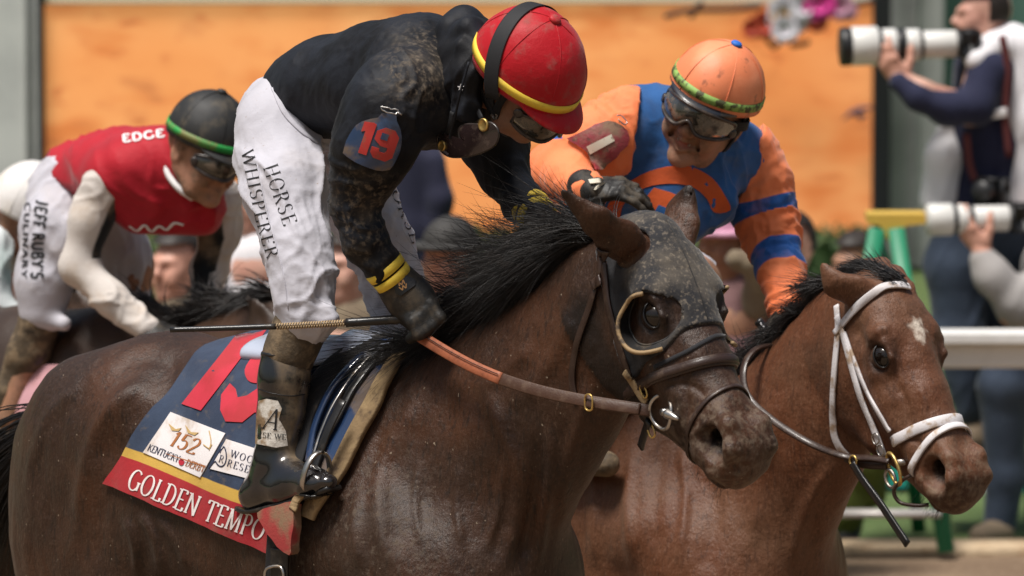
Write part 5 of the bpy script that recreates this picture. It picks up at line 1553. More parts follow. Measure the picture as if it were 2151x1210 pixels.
for s in (1, -1):
    # cup: half bowl behind the eye
    ang = np.linspace(R(95), R(300), 26) if s == 1 else np.linspace(R(95), R(300), 26)
    rows = []
    for e in (0, .33, .66, 1.0):
        row = []
        for a in ang:
            r_ = .058 + .004 * e
            tt, ff = ec[0] + r_ * math.cos(a + R(60)), ec[1] + r_ * math.sin(a + R(60))
            base = HF1.w((tt, s * .30, ff)); h_ = SK1.inward(base, HF1.w((tt, 0, ff)))
            v_ = (HF1.l(h_[0])[1] if h_ else s * .08)
            lift = .006 + e * .036 * math.sin(math.pi * np.clip((a - ang[0]) / (ang[-1] - ang[0]) * .94 + .03, 0, 1)) ** .6
            row.append(HF1.w((tt + e * .016 * 1, v_ + s * lift, ff + e * .010)))
        rows.append(row)
    V = [p for r_ in rows for p in r_]; n_ = len(ang)
    V += [p - (HF1.w((ec[0], s * .1, ec[1])) - p) * .05 for p in list(V)]
    m_ = 4 * n_
    F = [(i * n_ + j, i * n_ + j + 1, (i + 1) * n_ + j + 1, (i + 1) * n_ + j) for i in range(3) for j in range(n_ - 1)]
    F = F + [tuple(x + m_ for x in f[::-1]) for f in F]
    cup = mk('blinker_cup', V, F, MATS['cup_black'], hd)
    MB().tube(smooth_list(rows[-1], 2), .0048, 8).build('cup_rim', MATS['cup_rim'], cup)
# piping on the hood
for s in (1, -1):
    ring = []
    for a in np.linspace(0, 2 * math.pi, 40, endpoint=False):
        tt, ff = ec[0] + .058 * math.cos(a), ec[1] + .058 * math.sin(a)
        h_ = SKHD.inward(HF1.w((tt, s * .25, ff)), HF1.w((tt, s * .01, ff)), .001)
        if h_: ring.append(h_[0])
    MB().tube(smooth_list(ring, 2, True), .0028, 6, closed=True).build('eye_binding', MATS['cup_black'], hd)
cs = []
for tt in np.linspace(.0, .25, 24):
    h_ = SKHD.inward(HF1.w((tt, 0, .2)), HF1.w((tt, 0, -.06)), .0005)
    if h_: cs.append(h_[0])
MB().tube(cs, .0014, 5).build('centre_seam', MATS['cup_black'], hd)
for pts in ([(1375, 772), (1405, 757), (1445, 738), (1480, 718), (1505, 706), (1532, 708)],):
    mb = MB(); strap(mb, SKHD, pts, .0045, .0022, off=.002); mb.build('hem_binding', MATS['hood_cloth'], hd)
# ---- bridle
br = thing('bridle', 'dark brown leather bridle with brass buckles on the dark horse', 'bridle', HF1.w((.3, 0, -.1)))
def bstrap(path, hw, name, off=.006, ht=.0022, m='leather_dark', par=br, skin=None):
    mb = MB(); strap(mb, skin or SKHD, path, hw, ht, 8, off); return mb.build(name, MATS[m], par)
bstrap([(1262, 522), (1264, 560), (1252, 610), (1236, 660), (1215, 720), (1204, 790), (1212, 842)], .0075, 'throat_lash')
bstrap([(1270, 525), (1274, 580), (1281, 640), (1298, 705), (1312, 752), (1326, 790)], .0095, 'cheek_strap')
bstrap([(1320, 778), (1338, 804), (1352, 828), (1366, 846)], .0085, 'cheek_strap', .012, m='pad_tan')
bstrap([(1252, 602), (1270, 588)], .012, 'keeper', .012)
def headloop(fr, skin, t0, tilt, c_f, hw, ht, name, m, par, off=.004, n=56, a0=0, a1=2 * math.pi, dt=0.0):
    """a strap round the head in a leaning plane"""
    P, N = [], []
    full = abs(a1 - a0) > 6.2
    for a in np.linspace(a0, a1, n, endpoint=not full):
        v, f = .22 * math.sin(a), .22 * math.cos(a)
        c = fr.w((t0 + dt, 0, c_f)); p = fr.w((t0 + tilt * f, v, c_f + f))
        h = skin.inward(p, c, off)
        if h: P.append(h[0]); N.append(p - c)
    P = smooth_list(P, 3, full)
    mb = MB().tube(P, 1, sq=(N, hw, ht), closed=full); return mb.build(name, m, par)
nb = headloop(HF1, SK1, .318, .22, -.075, .0125, .003, 'noseband', MATS['leather_dark'], br)
headloop(HF1, SK1, .318, .22, -.075, .0075, .0025, 'noseband_padding', MATS['leather_dark'], br, off=.0085)
headloop(HF1, SK1, .440, -.50, -.075, .0052, .0022, 'drop_strap', MATS['leather_dark'], br)
# bit
rc = HF1.P(1390, 866, .078)
bf = HF1
P = [rc + (bf.a * .036 * math.cos(a) + bf.z * .036 * math.sin(a)) + bf.b * .004 * math.sin(a * 2) for a in np.linspace(0, 2 * math.pi, 34)[:-1]]
bit = thing('bit', 'round steel ring bit in the mouth of the dark horse', 'bit', rc)
MB().tube(P, .0042, 8, closed=True).build('ring', MATS['steel'], bit)
q0, q1 = HF1.P(1400, 868, .082), HF1.P(1440, 888, .082)
MB().lathe(q0, q1 - q0, [(-.006, .004), (0, .010), (.008, .011), (.03, .006), (.041, .003)], 14).build('prong', MATS['steel'], bit)
MB().tube([rc, HF1.w(HF1.l(rc) * [1, 0, 1]), HF1.w(HF1.l(rc) * [1, -1, 1])], .008, 8).build('mouthpiece', MATS['steel'], bit)
for (x, y) in ((1352, 822), (1268, 832)):
    c = HF1.P(x, y, .088) if x > 1300 else None
    if c is None: continue
    sq_ = [c + bf.a * dx + bf.z * dz for dx, dz in ((-.012, -.007), (.012, -.007), (.012, .007), (-.012, .007))]
    MB().tube(spline(sq_, 3, True), .0022, 6, closed=True).build('buckle', MATS['brass'], br)
sq_ = [HF1.P(1368, 905, .07) + bf.a * dx + bf.z * dz for dx, dz in ((-.012, -.008), (.012, -.008), (.012, .008), (-.012, .008))]
MB().tube(spline(sq_, 3, True), .0024, 6, closed=True).build('buckle', MATS['brass'], br)
P = [HF1.P(x, y, v) for x, y, v in spline([(1362, 885, .075), (1352, 915, .06), (1345, 940, .05)], 5)]
MB().tube(P, 1, sq=([bf.b] * len(P), .010, .003)).build('chin_strap', MATS['leather_black'], br)
# ---- reins
rn = thing('rein', 'rubber-gripped leather rein from the black glove to the bit of the dark horse', 'rein', F1.P(1100, 780, .18))
def rein_pt(t):
    A, B = F1.P(876, 702, .150), HF1.P(1366, 862, .082)
    p = A + (B - A) * t; return p + np.array([0, 0, -.022 * math.sin(math.pi * t)]) + F1.b * .05 * math.sin(math.pi * t)
def rein_seg(t0, t1, hw, ht, m, name, n=24, par=rn, lift=0.0):
    P = [rein_pt(t) + F1.b * lift for t in np.linspace(t0, t1, n)]
    return MB().tube(P, 1, sq=([F1.b * .9 + np.array([0, 0, .35])] * n, hw, ht)).build(name, m, par)
gr = rein_seg(0, .435, .0132, .0042, MATS['rein_rubber'], 'rubber_grip')
for e in (-.7, .7):
    P = [rein_pt(t) + F1.b * .0048 + np.array([0, 0, e * .0125]) for t in np.linspace(.01, .43, 24)]
    MB().tube(P, .0011, 5).build('stitching', MATS['stitch'], gr)
rein_seg(.42, 1.0, .0130, .0020, MATS['leather_brown'], 'leather')
rein_seg(.78, .97, .0115, .0022, MATS['leather_brown'], 'billet', lift=.006)
c = rein_pt(.80) + F1.b * .013
sq_ = [c + F1.a * dx + np.array([0, 0, dz]) for dx, dz in ((-.009, -.014), (.009, -.014), (.009, .014), (-.009, .014))]
MB().tube(spline(sq_, 3, True), .0022, 6, closed=True).build('buckle', MATS['brass'], rn)
P = [HF1.w(HF1.l(HF1.P(1366, 862, .082)) * [1, -1, 1]), F1.P(1290, 800, -.16), F1.P(1180, 640, -.18), F1.P(1160, 520, -.16)]
P = spline(P, 8)
MB().tube(P, 1, sq=([-F1.b] * len(P), .0125, .003)).build('far_rein', MATS['leather_dark'], rn)
# rein loop hanging behind the hand
# ---- mane, forelock and tail
crest = spline([(1300, 512, .0), (1245, 535, 0), (1190, 590, 0), (1120, 655, 0), (1040, 725, 0), (960, 765, 0), (900, 760, 0)], 6)
roots = []
for x, y, v in crest:
    p, n = SK1.near(F1.P(x, y, 0)); roots.append(p)
def pv(dx, dy, v=0.0): return F1.P(1000 + dx, 600 + dy, v) - F1.P(1000, 600, 0)
nR = len(roots)
dirs = [(pv(-90, -38 + 5 * (i / nR), -.01) * (1 - i / nR) + pv(-90, -48 + 40 * (i / nR), 0) * (i / nR)) * 10 for i in range(nR)]
hair('mane', roots, dirs, MATS['mane'], horse1, 16000, (.15, .36), .00085, .75, .045, 11, .20, clump=1.0, lateral=F1.b * .022)
hair('mane_roots', roots, [np.array([0, 0, .5]) + d * .35 for d in dirs], MATS['mane'], horse1, 3000, (.05, .14), .00095, .9, .05, 7, .3, clump=1.4, lateral=F1.b * .022)
tb = F1.w((-1.12, 0, -.22))
hair('tail', [tb, tb + F1.a * -.02 + np.array([0, 0, -.05])], [F1.a * -.9 + np.array([0, 0, -.1])] * 2, MATS['mane'], horse1, 900, (.55, .8), .0018, 1.6, .02, 10, .16)
for hf_, ob_, k_ in ((HF1, horse1, .955), (HF2, horse2, .955)):
    rt = [hf_.w(np.array([t, v, f]) * k_) for t, v, f in ((.50, .03, -.165), (.55, .025, -.155), (.60, .02, -.12), (.57, .045, -.11))]
    hair('whiskers', rt, [hf_.a * .6 - hf_.z * .6 + hf_.b * .3] * 4, MATS['mane'], ob_, 45, (.02, .045), .0004, .4, .06, 5, .35, root_w=.010)
# ------------------------------------------------------------------ rider in blue and orange
jockey2 = thing('person', 'rider in blue and orange silks with an orange helmet, reaching out one glove', 'rider', F2.P(1300, 900, .1))
JH2 = hframe(F2.P(1486, 232, .04), (-.36, -.90, -.16), (.46, .0, .88))
cloth('silk_blue', (.024, .105, .30), .6, var=(.016, .07, .21), dirt=.4, dcol=(.09, .085, .085), dscale=13, sheen=.2)
cloth('silk_orange', (.90, .25, .10), .65, var=(.84, .20, .07), dirt=.3, dcol=(.55, .19, .09), dscale=16, sheen=.2, extra=[dict(col=(.022, .105, .36), attr=('band', .0, .004))])
cloth('print_orange', (.60, .10, .022), .7, var=(.52, .085, .02), dirt=.3, dcol=(.30, .08, .04), dscale=18)
tors2 = [(1225, 470, .06, 86), (1330, 425, .05, 104), (1410, 360, .04, 110), (1455, 322, .02, 92)]
armR2a = [(1318, 268, .19, 78), (1262, 300, .26, 66), (1205, 345, .30, 58), (1162, 362, .33, 50)]
armR2b = [(1160, 362, .33, 50), (1195, 378, .37, 44), (1240, 402, .40, 36)]
armL2a = [(1556, 330, -.135, 76), (1590, 380, -.17, 58), (1606, 450, -.18, 52), (1622, 505, -.18, 49)]
armL2b = [(1622, 505, -.18, 49), (1640, 570, -.15, 45), (1655, 640, -.11, 38), (1660, 668, -.09, 33)]
SB = Solid()
C(SB, F2, tors2, .05, (1, 1.2, 1), grow=-.012)
for a_ in (armR2a, armR2b, armL2a, armL2b): C(SB, F2, a_, .03, grow=-.014)
C(SB, F2, [(1455, 330, .02, 58), (1475, 285, .02, 52)], .03)
C(SB, F2, [(1220, 470, .13, 70), (1260, 640, .22, 60), (1200, 800, .24, 44), (1190, 950, .26, 34), (1250, 960, .26, 28)], .04)
C(SB, F2, [(1300, 470, -.08, 70), (1450, 600, -.20, 60), (1400, 800, -.24, 44), (1390, 950, -.26, 34)], .04)
head_solid(SB, JH2, 1.10, True)
V, F = mesh_solid(SB, .0036)
q = JH2.l(V)
lip = np.exp(-(((q[:, 2] + .066) / .013) ** 2 + (q[:, 1] / .026) ** 2)) * (q[:, 0] > .085)
mk('body', V, F, MATS['skin_muddy'], jockey2, attrs=dict(lip=lip))
mat('teeth', (.62, .56, .46), .4)
MB().box(JH2.w((.0965, 0, -.0635)), (.004, .018, .0048), JH2.M, .002).build('teeth', MATS['teeth'], jockey2)
# breeches and boots
ST = Solid()
C(ST, F2, [(1205, 470, .10, 78), (1235, 560, .2, 72), (1265, 650, .24, 56), (1250, 720, .24, 50)], .05)
C(ST, F2, [(1240, 480, 0, 84), (1300, 500, -.08, 80), (1440, 600, -.2, 66), (1430, 720, -.22, 48)], .05)
C(ST, F2, [(1165, 432, .12, 64), (1190, 500, .13, 68)], .05)
V, F = mesh_solid(ST, .0065, disp=lambda V: folds(F2.l(V), .008, 14.3, (.4, .3, .9), .2, 3) + folds(F2.l(V), .004, 28.6, (.7, .3, -.6), .2, 8))
mk('breeches', V, F, MATS['breeches_white'], jockey2, attrs=dict(dust=np.full(len(V), .3)))
patch(Skin((V, F)), [(1150, 456), (1168, 462), (1166, 474), (1150, 470)], .001, .001, MATS['lettering_black'], jockey2, 'lettering', 6)
for s in (1, -1):
    SL = Solid(); x = 1235 if s > 0 else 1420
    C(SL, F2, [(x, 715, .24 * s, 50), (x - 20, 860, .27 * s, 42), (x - 25, 960, .28 * s, 36), (x + 40, 975, .28 * s, 28)], .03)
    V, F = mesh_solid(SL, .008); mk('boot', V, F, MATS['boot_muddy'], jockey2)
# jersey trunk
SJ = Solid()
C(SJ, F2, tors2, .06, (1, 1.26, 1), grow=.003)
C(SJ, F2, [(1330, 262, .12, 70), (1430, 270, .02, 78), (1545, 322, -.11, 66)], .06)
C(SJ, F2, [(1298, 286, .185, 66), (1350, 262, .10, 70)], .05); C(SJ, F2, armR2a[:2], .05, grow=-.006); C(SJ, F2, [(1552, 335, -.125, 60)], .05)
C(SJ, F2, [(1290, 470, .10, 66), (1400, 450, .10, 70), (1480, 420, .02, 66)], .06)
VJ, FJ = mesh_solid(SJ, .0052, disp=lambda V: folds(F2.l(V), .012, 10, (.5, .5, .8), .10, 5) + folds(F2.l(V), .007, 17, (.7, .3, -.6), .12, 15))
mk('shirt', VJ, FJ, MATS['silk_blue'], jockey2)
SKJ2 = Skin((VJ, FJ))
def arm_s(V, pts):
    P = np.array([F2.P(*p[:3]) for p in pts]); best = np.full(len(V), 1e9); S_ = np.zeros(len(V)); acc = 0
    for a, b in zip(P[:-1], P[1:]):
        e = b - a; L = np.linalg.norm(e); t = np.clip(((V - a) @ e) / L ** 2, 0, 1); d = np.linalg.norm(V - a - t[:, None] * e, axis=1)
        m = d < best; best[m] = d[m]; S_[m] = acc + t[m] * L; acc += L
    return S_
def s_of(px, py, v, pts): return arm_s(np.array([F2.P(px, py, v)]), pts)[0]
for nm, A, B, bands in (('r', armR2a, armR2b, [((1228, 328, .29), (1196, 350, .31))]), ('l', armL2a, armL2b, [((1598, 418, -.18), (1612, 462, -.18)), ((1630, 528, -.17), (1640, 574, -.15))])):
    SA = Solid(); C(SA, F2, A, .04, grow=.012); C(SA, F2, B, .03, grow=.003)
    def dsp(V):
        s_ = arm_s(V, A + B[1:])
        return folds(F2.l(V), .006, 16.9, (.4, .3, .9), .2, 5) + .0028 * np.sin(s_ * 170 + 3 * vnoise(V, 14, 3)) * np.clip(vnoise(V, 9, 7) + .6, 0, 1) + folds(F2.l(V), .003, 30, (1, 1, .6), .2, 9)
    P0, nn_ = (F2.P(1332, 300, .15), np.array([-.97, 0, .1])) if nm == 'r' else (F2.P(1568, 355, -.13), np.array([.90, .1, -.36]))
    V, F = mesh_solid(SA, .0046, disp=dsp, cut=lambda P: -((P - P0) @ nn_) + .003 * vnoise(P, 9, 3))
    s_ = arm_s(V, A + B[1:]) + .012 * vnoise(V, 12, 2); fld = np.full(len(V), -1.0)
    for b0, b1 in bands:
        x0, x1 = s_of(*b0, A + B[1:]), s_of(*b1, A + B[1:]); fld = np.maximum(fld, np.minimum(s_ - x0, x1 - s_))
    sl = mk('sleeve', V, F, MATS['silk_orange'], jockey2, attrs=dict(band=fld))
    if nm == 'r': SKR2 = Skin((V, F), (VJ, FJ))
# print on the chest
patch(SKJ2, spline([(1275, 440), (1300, 402), (1345, 368), (1400, 350), (1450, 350), (1495, 374), (1522, 410), (1534, 440), (1500, 446), (1486, 420), (1460, 396), (1420, 386), (1370, 390), (1330, 408), (1308, 434), (1300, 462)], 3, True), .0012, .0012, MATS['print_orange'], jockey2, 'ring_print', 14)
patch(SKJ2, [(1374, 394), (1408, 404), (1452, 424), (1450, 470), (1400, 474), (1340, 462), (1346, 428)], .0012, .0012, MATS['print_orange'], jockey2, 'block_print', 14)
patch(SKJ2, [(1384, 430), (1408, 440), (1402, 458), (1374, 446)], .003, .0012, MATS['silk_blue'], jockey2, 'diamond_print', 10)
patch(SKJ2, spline([(1262, 452), (1300, 478), (1340, 492), (1400, 496), (1400, 484), (1340, 476), (1300, 460)], 3, True), .0012, .0012, MATS['print_orange'], jockey2, 'ring_print', 14)
# plaque on the upper arm
mat('plastic_maroon', (.26, .035, .045), .45, [dict(col=(.21, .14, .09), noise=(11, .44, .60, 7), amt=.9, rough=.95), dict(col=(.08, .05, .035), noise=(40, .60, .70, 4), amt=.8)], [(90, .002)])
pl, vfq = patch(SKR2, spline([(1188, 292), (1228, 268), (1268, 252), (1300, 256), (1322, 280), (1318, 308), (1290, 340), (1252, 364), (1236, 346), (1222, 316)], 4, True), .006, .003, MATS['plastic_maroon'], jockey2, 'armband', 12, 4, ret=True, stiff=3)
mat('label_cream', (.66, .60, .48), .6, [dict(col=(.25, .18, .12), noise=(60, .56, .66, 4))])
SKQ = Skin((np.array(vfq[0]), np.array(vfq[1])))
patch(SKQ, [(1232, 308), (1284, 282), (1291, 296), (1240, 324)], .001, .001, MATS['label_cream'], pl, 'label', 10)
MB().tube([SKR2.see(x, y, .012)[0] for x, y in spline([(1292, 248), (1302, 250), (1312, 262), (1306, 264), (1296, 254)], 4)], .0016, 6).build('safety_pin', MATS['steel'], pl)
# helmet
mat('cover_orange', (.86, .30, .15), .5, [dict(col=(.78, .23, .10), noise=(6, .4, .6)), dict(col=(.30, .10, .05), noise=(22, .58, .70, 6), amt=.8), dict(col=(.05, .03, .02), noise=(55, .72, .76, 3), amt=.8)], [(300, .0005)])
mat('band_green', (.25, .42, .10), .6, [dict(col=(.06, .055, .025), noise=(45, .48, .58, 5), amt=.95)])
mat('peak_dark', (.02, .022, .03), .35, [dict(col=(.10, .075, .05), noise=(20, .45, .65, 6))], coat=.3)
hm2 = helmet(jockey2, JH2, MATS['cover_orange'], MATS['band_green'], MATS['peak_dark'], mat('button_blue', (.02, .14, .55), .6), (.124, .116, .126), .058, R(94), .018, (R(78), R(87)))
goggles(jockey2, JH2, MATS['lens_muddy'], MATS['goggle_frame'], 1.10, .010, .003, 1.15, .032, -.026)
hp2 = lambda f, r, u: JH2.w((f * 1.1, r * 1.08, u * 1.08))
for s in (1, -1):
    for pts in ([(.0, .084, .03), (.0, .080, -.03), (.02, .066, -.08), (.05, .038, -.118), (.062, 0, -.126)],):
        P = spline([hp2(p[0], p[1] * s, p[2]) for p in pts], 8); c0 = JH2.w((0, 0, -.03))
        MB().tube(P + (P - c0) * .04, 1, sq=(P - c0, .012, .002)).build('harness_strap', MATS['webbing_black'], hm2)
    P = [hp2(.06 * math.cos(a) - .0, s * .098 * math.sin(a) + s * .0, .012) for a in np.linspace(.9, 2.2, 8)]
    MB().tube(P, 1, sq=(np.array(P) - JH2.o, .012, .002)).build('goggle_strap', MATS['webbing_black'], hm2)
# reaching glove
SG = Solid()
wR = F2.P(1238, 398, .405)
hand_solid(SG, hframe(wR, (.93, -.28, .02), (-.05, -.50, .86)), (.42, .46, .50, .55), (.62, .55, -.62), 1.0, .06, .1)
V, F = mesh_solid(SG, .0032, disp=lambda V: folds(V, .0018, 57.2, (.4, .3, .9), .2, 3)); g2 = mk('glove', V, F, MATS['glove_black'], jockey2)
C2 = Solid(); C(C2, F2, [(1226, 392, .40, 37), (1246, 402, .405, 33)], .02)
V, F = mesh_solid(C2, .004); mk('glove_cuff', V, F, MATS['glove_black'], jockey2)
patch(Skin((V, F)), [(1236, 380), (1280, 374), (1300, 376), (1280, 384), (1240, 388)], .004, .002, MATS['label_cream'], jockey2, 'glove_tab', 8)
# rein hand
SG = Solid(); C(SG, F2, [(1658, 668, -.09, 35), (1650, 700, -.075, 38), (1625, 712, -.06, 34)], .03)
for i in range(4): C(SG, F2, [(1650 - 14 * i, 690 + 4 * i, -.04, 13), (1642 - 14 * i, 712 + 4 * i, -.02, 12), (1636 - 12 * i, 728, -.05, 11)], .008)
V, F = mesh_solid(SG, .004); mk('glove', V, F, MATS['glove_black'], jockey2)
wh2 = thing('riding_crop', 'black whip butt marked 01 sticking up beside the orange sleeve', 'whip', F2.P(1625, 720, -.05))
A, B = F2.P(1626, 716, -.03), F2.P(1592, 672, .0)
MB().lathe(A, B - A, [(-.06, .011), (0, .011), (np.linalg.norm(B - A) - .004, .0125), (np.linalg.norm(B - A), .0105), (np.linalg.norm(B - A) + .001, .002)], 18).build('grip', MATS['leather_black'], wh2)
tx, tw = text_strokes('01', .2, .2, sans=True)
V, F = [], []
d_ = (B - A) / np.linalg.norm(B - A)
for L_, R_ in tx:
    n0 = len(V)
    for a, b in zip(L_, R_):
        for qq in (a, b): V.append(B - d_ * (.003 + .012 * (1 - qq[1])) + (np.array([.55, -.8, -.2]) * .0135 + np.array([.8, .55, .1]) * (.011 * (qq[0] - tw / 2))))
    F += [(n0 + 2 * i, n0 + 2 * i + 1, n0 + 2 * i + 3, n0 + 2 * i + 2) for i in range(len(L_) - 1)]
mk('lettering', V, F, MATS['lettering_white'], wh2)
# ------------------------------------------------------------------ tack of the bay horse
mat('strap_white', (.66, .63, .64), .5, [dict(col=(.34, .22, .12), noise=(26, .52, .66, 7), amt=.85), dict(col=(.45, .40, .38), noise=(8, .5, .65), amt=.5)], [(200, .0006)])
br2 = thing('bridle', 'white bridle stained with mud on the bay horse', 'bridle', HF2.w((.3, 0, -.1)))
SK2h = SK2
def w2(path, hw, name, off=.005, ht=.0024, m='strap_white', n=8):
    mb = MB(); strap(mb, SK2, path, hw, ht, n, off); return mb.build(name, MATS[m], br2)
w2([(1760, 642), (1763, 690), (1757, 760), (1752, 830), (1752, 900), (1762, 935), (1782, 960)], .0085, 'throat_lash')
w2([(1758, 702), (1785, 668), (1818, 628), (1850, 608), (1885, 602), (1906, 606)], .0095, 'browband', .008)
w2([(1762, 665), (1774, 700), (1790, 760), (1810, 830), (1835, 890), (1850, 930), (1860, 955)], .0085, 'cheek_strap', .007)
w2([(1776, 700), (1800, 765), (1828, 830), (1862, 890), (1872, 905)], .0062, 'noseband_hanger', .005)
headloop(HF2, SK2, .383, .10, -.085, .0125, .003, 'noseband', MATS['strap_white'], br2, a0=-.35 * math.pi * 1.9, a1=.35 * math.pi * 1.9)
headloop(HF2, SK2, .455, -.50, -.080, .0088, .003, 'drop_strap', MATS['strap_white'], br2, off=.007, a0=-.36 * math.pi * 1.9, a1=.36 * math.pi * 1.9)
for x, y in ((1846, 920), (1856, 942)):
    p, n = SK2.see(x, y, .014); sq_ = [p + HF2.a * dx + HF2.z * dz for dx, dz in ((-.010, -.009), (.010, -.009), (.010, .009), (-.010, .009))]
    MB().tube(spline(sq_, 3, True), .0020, 6, closed=True).build('buckle', MATS['steel'], br2)
bit2 = thing('bit', 'brass-coloured ring bit with hanging straps on the bay horse', 'bit', HF2.P(1875, 985, .07))
def ring2(c, r1, r2, t_, m, name, par, tilt=0.0):
    P = [c + HF2.a * r1 * math.cos(a) + HF2.z * r2 * math.sin(a) + HF2.b * tilt * math.sin(a) for a in np.linspace(0, 2 * math.pi, 26)[:-1]]
    MB().tube(P, t_, 7, closed=True).build(name, m, par)
ring2(HF2.P(1878, 985, .078), .040, .022, .0045, MATS['brass'], 'ring', bit2, .006)
ring2(HF2.P(1870, 1005, .074), .022, .016, .0038, MATS['steel'], 'ring', bit2)
P = [HF2.P(x, y, v) for x, y, v in spline([(1932, 992, .055), (1900, 1006, .075), (1878, 1030, .078), (1890, 1055, .07), (1925, 1062, .055), (1950, 1060, .04)], 6)]
MB().tube(P, .0048, 8).build('lip_strap', MATS['leather_dark'], bit2)
q0 = HF2.P(1885, 972, .078); MB().tube([q0, HF2.w(HF2.l(q0) * [1, 0, 1]), HF2.w(HF2.l(q0) * [1, -1, 1])], .0075, 8).build('mouthpiece', MATS['steel'], bit2)
rn2 = thing('rein', 'thin brown leather rein of the bay horse with a loose hanging strap', 'rein', F2.P(1650, 880, .12))
R2 = [F2.P(x, y, v) for x, y, v in [(1632, 722, .02), (1585, 735, .10), (1562, 775, .15), (1570, 830, .17), (1620, 880, .17), (1700, 930, .15)]] + [HF2.P(x, y, v) for x, y, v in [(1775, 958, .10), (1830, 962, .085), (1868, 968, .078)]]
P = spline(R2, 7); MB().tube(P, 1, sq=([F2.b * .6 + np.array([0, -.2, .8])] * len(P), .0085, .003)).build('leather', MATS['leather_dark'], rn2)
P = [HF2.P(x, y, v) for x, y, v in spline([(1775, 962, .095), (1815, 975, .085), (1862, 978, .078)], 6)]
MB().tube(P, 1, sq=([HF2.b] * len(P), .010, .003)).build('billet', MATS['leather_dark'], rn2)
P = [HF2.P(x, y, .10) for x, y in spline([(1790, 972), (1810, 1005), (1850, 1060), (1880, 1105), (1906, 1144)], 6)]
MB().tube(P, 1, sq=([HF2.b] * len(P), .0095, .0035)).build('hanging_strap', MATS['leather_black'], rn2)
ring2(HF2.P(1792, 968, .10), .012, .012, .0026, MATS['brass'], 'ring', rn2)
# saddle cloth glimpsed behind the first horse's jaw
def hit2(px, py):
    q = F2.l(SK2.see(px, py)[0]); return q[0], math.atan2(q[2] + .36, q[1])
cl2 = thing('saddle_cloth', 'tan muddy saddle cloth edge on the bay horse, behind the dark jaw', 'saddle cloth', F2.w((-.4, 0, -.6)))
f0 = [hit2(1180, 1130), hit2(1235, 960), hit2(1275, 905), hit2(1345, 862)]
f0 = f0 + [(f0[-1][0] + .03, 1.35), (f0[-1][0] + .03, up)]
r0 = [(a - .5, b) for a, b in f0]
blanket(F2, SK2, r0, f0, 'cloth', mat('pad_cream', (.46, .33, .17), .9, [dict(col=(.27, .17, .08), noise=(9, .42, .62, 5))], [(80, .002)]), cl2, ni=16, nj=36)
sd2 = thing('saddle', 'small dark saddle under the rider in blue and orange', 'saddle', F2.w((-.28, 0, -.1)))
SS = Solid(); SS.chain([(F2.w((-.45, 0, -.03)), .05), (F2.w((-.28, 0, -.05)), .04), (F2.w((-.10, 0, -.01)), .045)], .03, F2, (1, 3.0, 1))
V, F = mesh_solid(SS, .008); mk('seat', V, F, MATS['leather_black'], sd2)
# mane and forelock
crest2 = spline([(1838, 592, 0), (1780, 612, 0), (1735, 650, 0), (1690, 695, 0), (1640, 735, 0), (1590, 745, 0), (1540, 740, 0)], 6)
roots2 = [SK2.near(F2.P(x, y, 0))[0] for x, y, v in crest2]
def pv2(dx, dy, v=0.0): return F2.P(1600 + dx, 700 + dy, v) - F2.P(1600, 700, 0)
hair('mane', roots2, [pv2(-75, -14, -.02)] * len(roots2), MATS['mane'], horse2, 7000, (.07, .16), .0010, 1.0, .05, 8, .26, clump=1.5, lateral=F2.b * .02)
fr2 = [SK2.near(F2.P(1878, 580, 0))[0], SK2.near(F2.P(1888, 598, 0))[0]]
hair('forelock', fr2, [pv2(-100, -46, 0)] * 2, MATS['mane'], horse2, 1500, (.08, .17), .0010, .35, .03, 8, .15, lateral=F2.b * .02)
# ------------------------------------------------------------------ rider in red and white, further back
F3 = Frame(pt(300, 655, 15.0), R(40))
HF3 = head_frame(F3.w((.64, 0, .03)), R(46), R(48))
H3 = lambda t, f, v: HF3.w((t, v, f))
S3 = horse_solid(F3, HF3, neck3, [(H3(.03, -.05, .06), H3(-.05, -.04, .075), H3(-.12, -.05, .08), F3.b, .034), (H3(.03, -.05, -.06), H3(-.05, -.04, -.075), H3(-.12, -.05, -.08), -F3.b, .034)])
V3, F3_ = mesh_solid(S3, .013, F3)
sc3 = 1.40 / 1.63
V3 = F3.o + (V3 - F3.o) * sc3
V3[:, 2] -= max(0, V3[:, 2].min()) * 0
horse3 = thing('horse', 'dark brown racehorse under the rider in red and white', 'horse', F3.w((0, 0, -1.40)))
mk('body', V3, F3_, MATS['coat_far'], horse3)
SK3 = Skin((V3, F3_))
cr = [SK3.near(F3.w(np.array([u, 0, z]) * sc3))[0] for u, z in ((.05, .0), (.2, -.03), (.35, -.02), (.5, .02), (.6, .05))]
hair('mane', cr, [F3.a * -.5 + np.array([0, 0, .7]) + F3.b * .3] * 5, MATS['mane'], horse3, 1300, (.10, .22), .002, 1.2, .05, 6, .3, clump=1.5)
jockey3 = thing('person', 'rider in a red vest with white sleeves and black helmet', 'rider', F3.P(60, 860, .1))
JH3 = hframe(F3.P(424, 318, .02), (.68, -.62, -.34), (.24, -.10, .95))
cloth('vest_red', (.42, .010, .022), .65, var=(.33, .008, .018), sheen=.2)
cloth('sleeve_cream', (.60, .55, .51), .8, dirt=.6, dcol=(.46, .33, .21), dscale=7, extra=[dict(col=(.012, .014, .016), attr=('stripe', .0, .004))])
t3 = [(170, 378, 0, 82), (250, 364, 0, 86), (330, 360, 0, 84), (390, 368, 0, 68)]
aR = [(225, 385, .14, 50), (190, 460, .17, 41), (165, 560, .19, 35)]
aR_ = [(165, 562, .19, 38), (235, 630, .17, 33), (310, 690, .13, 26)]
aL = [(455, 420, -.14, 52), (462, 480, -.17, 40), (440, 570, -.17, 34), (425, 650, -.12, 27)]
SB = Solid(); C(SB, F3, t3, .05, (1, 1.1, 1), grow=-.02)
for a_ in (aR, aR_, aL): C(SB, F3, a_, .03, grow=-.014)
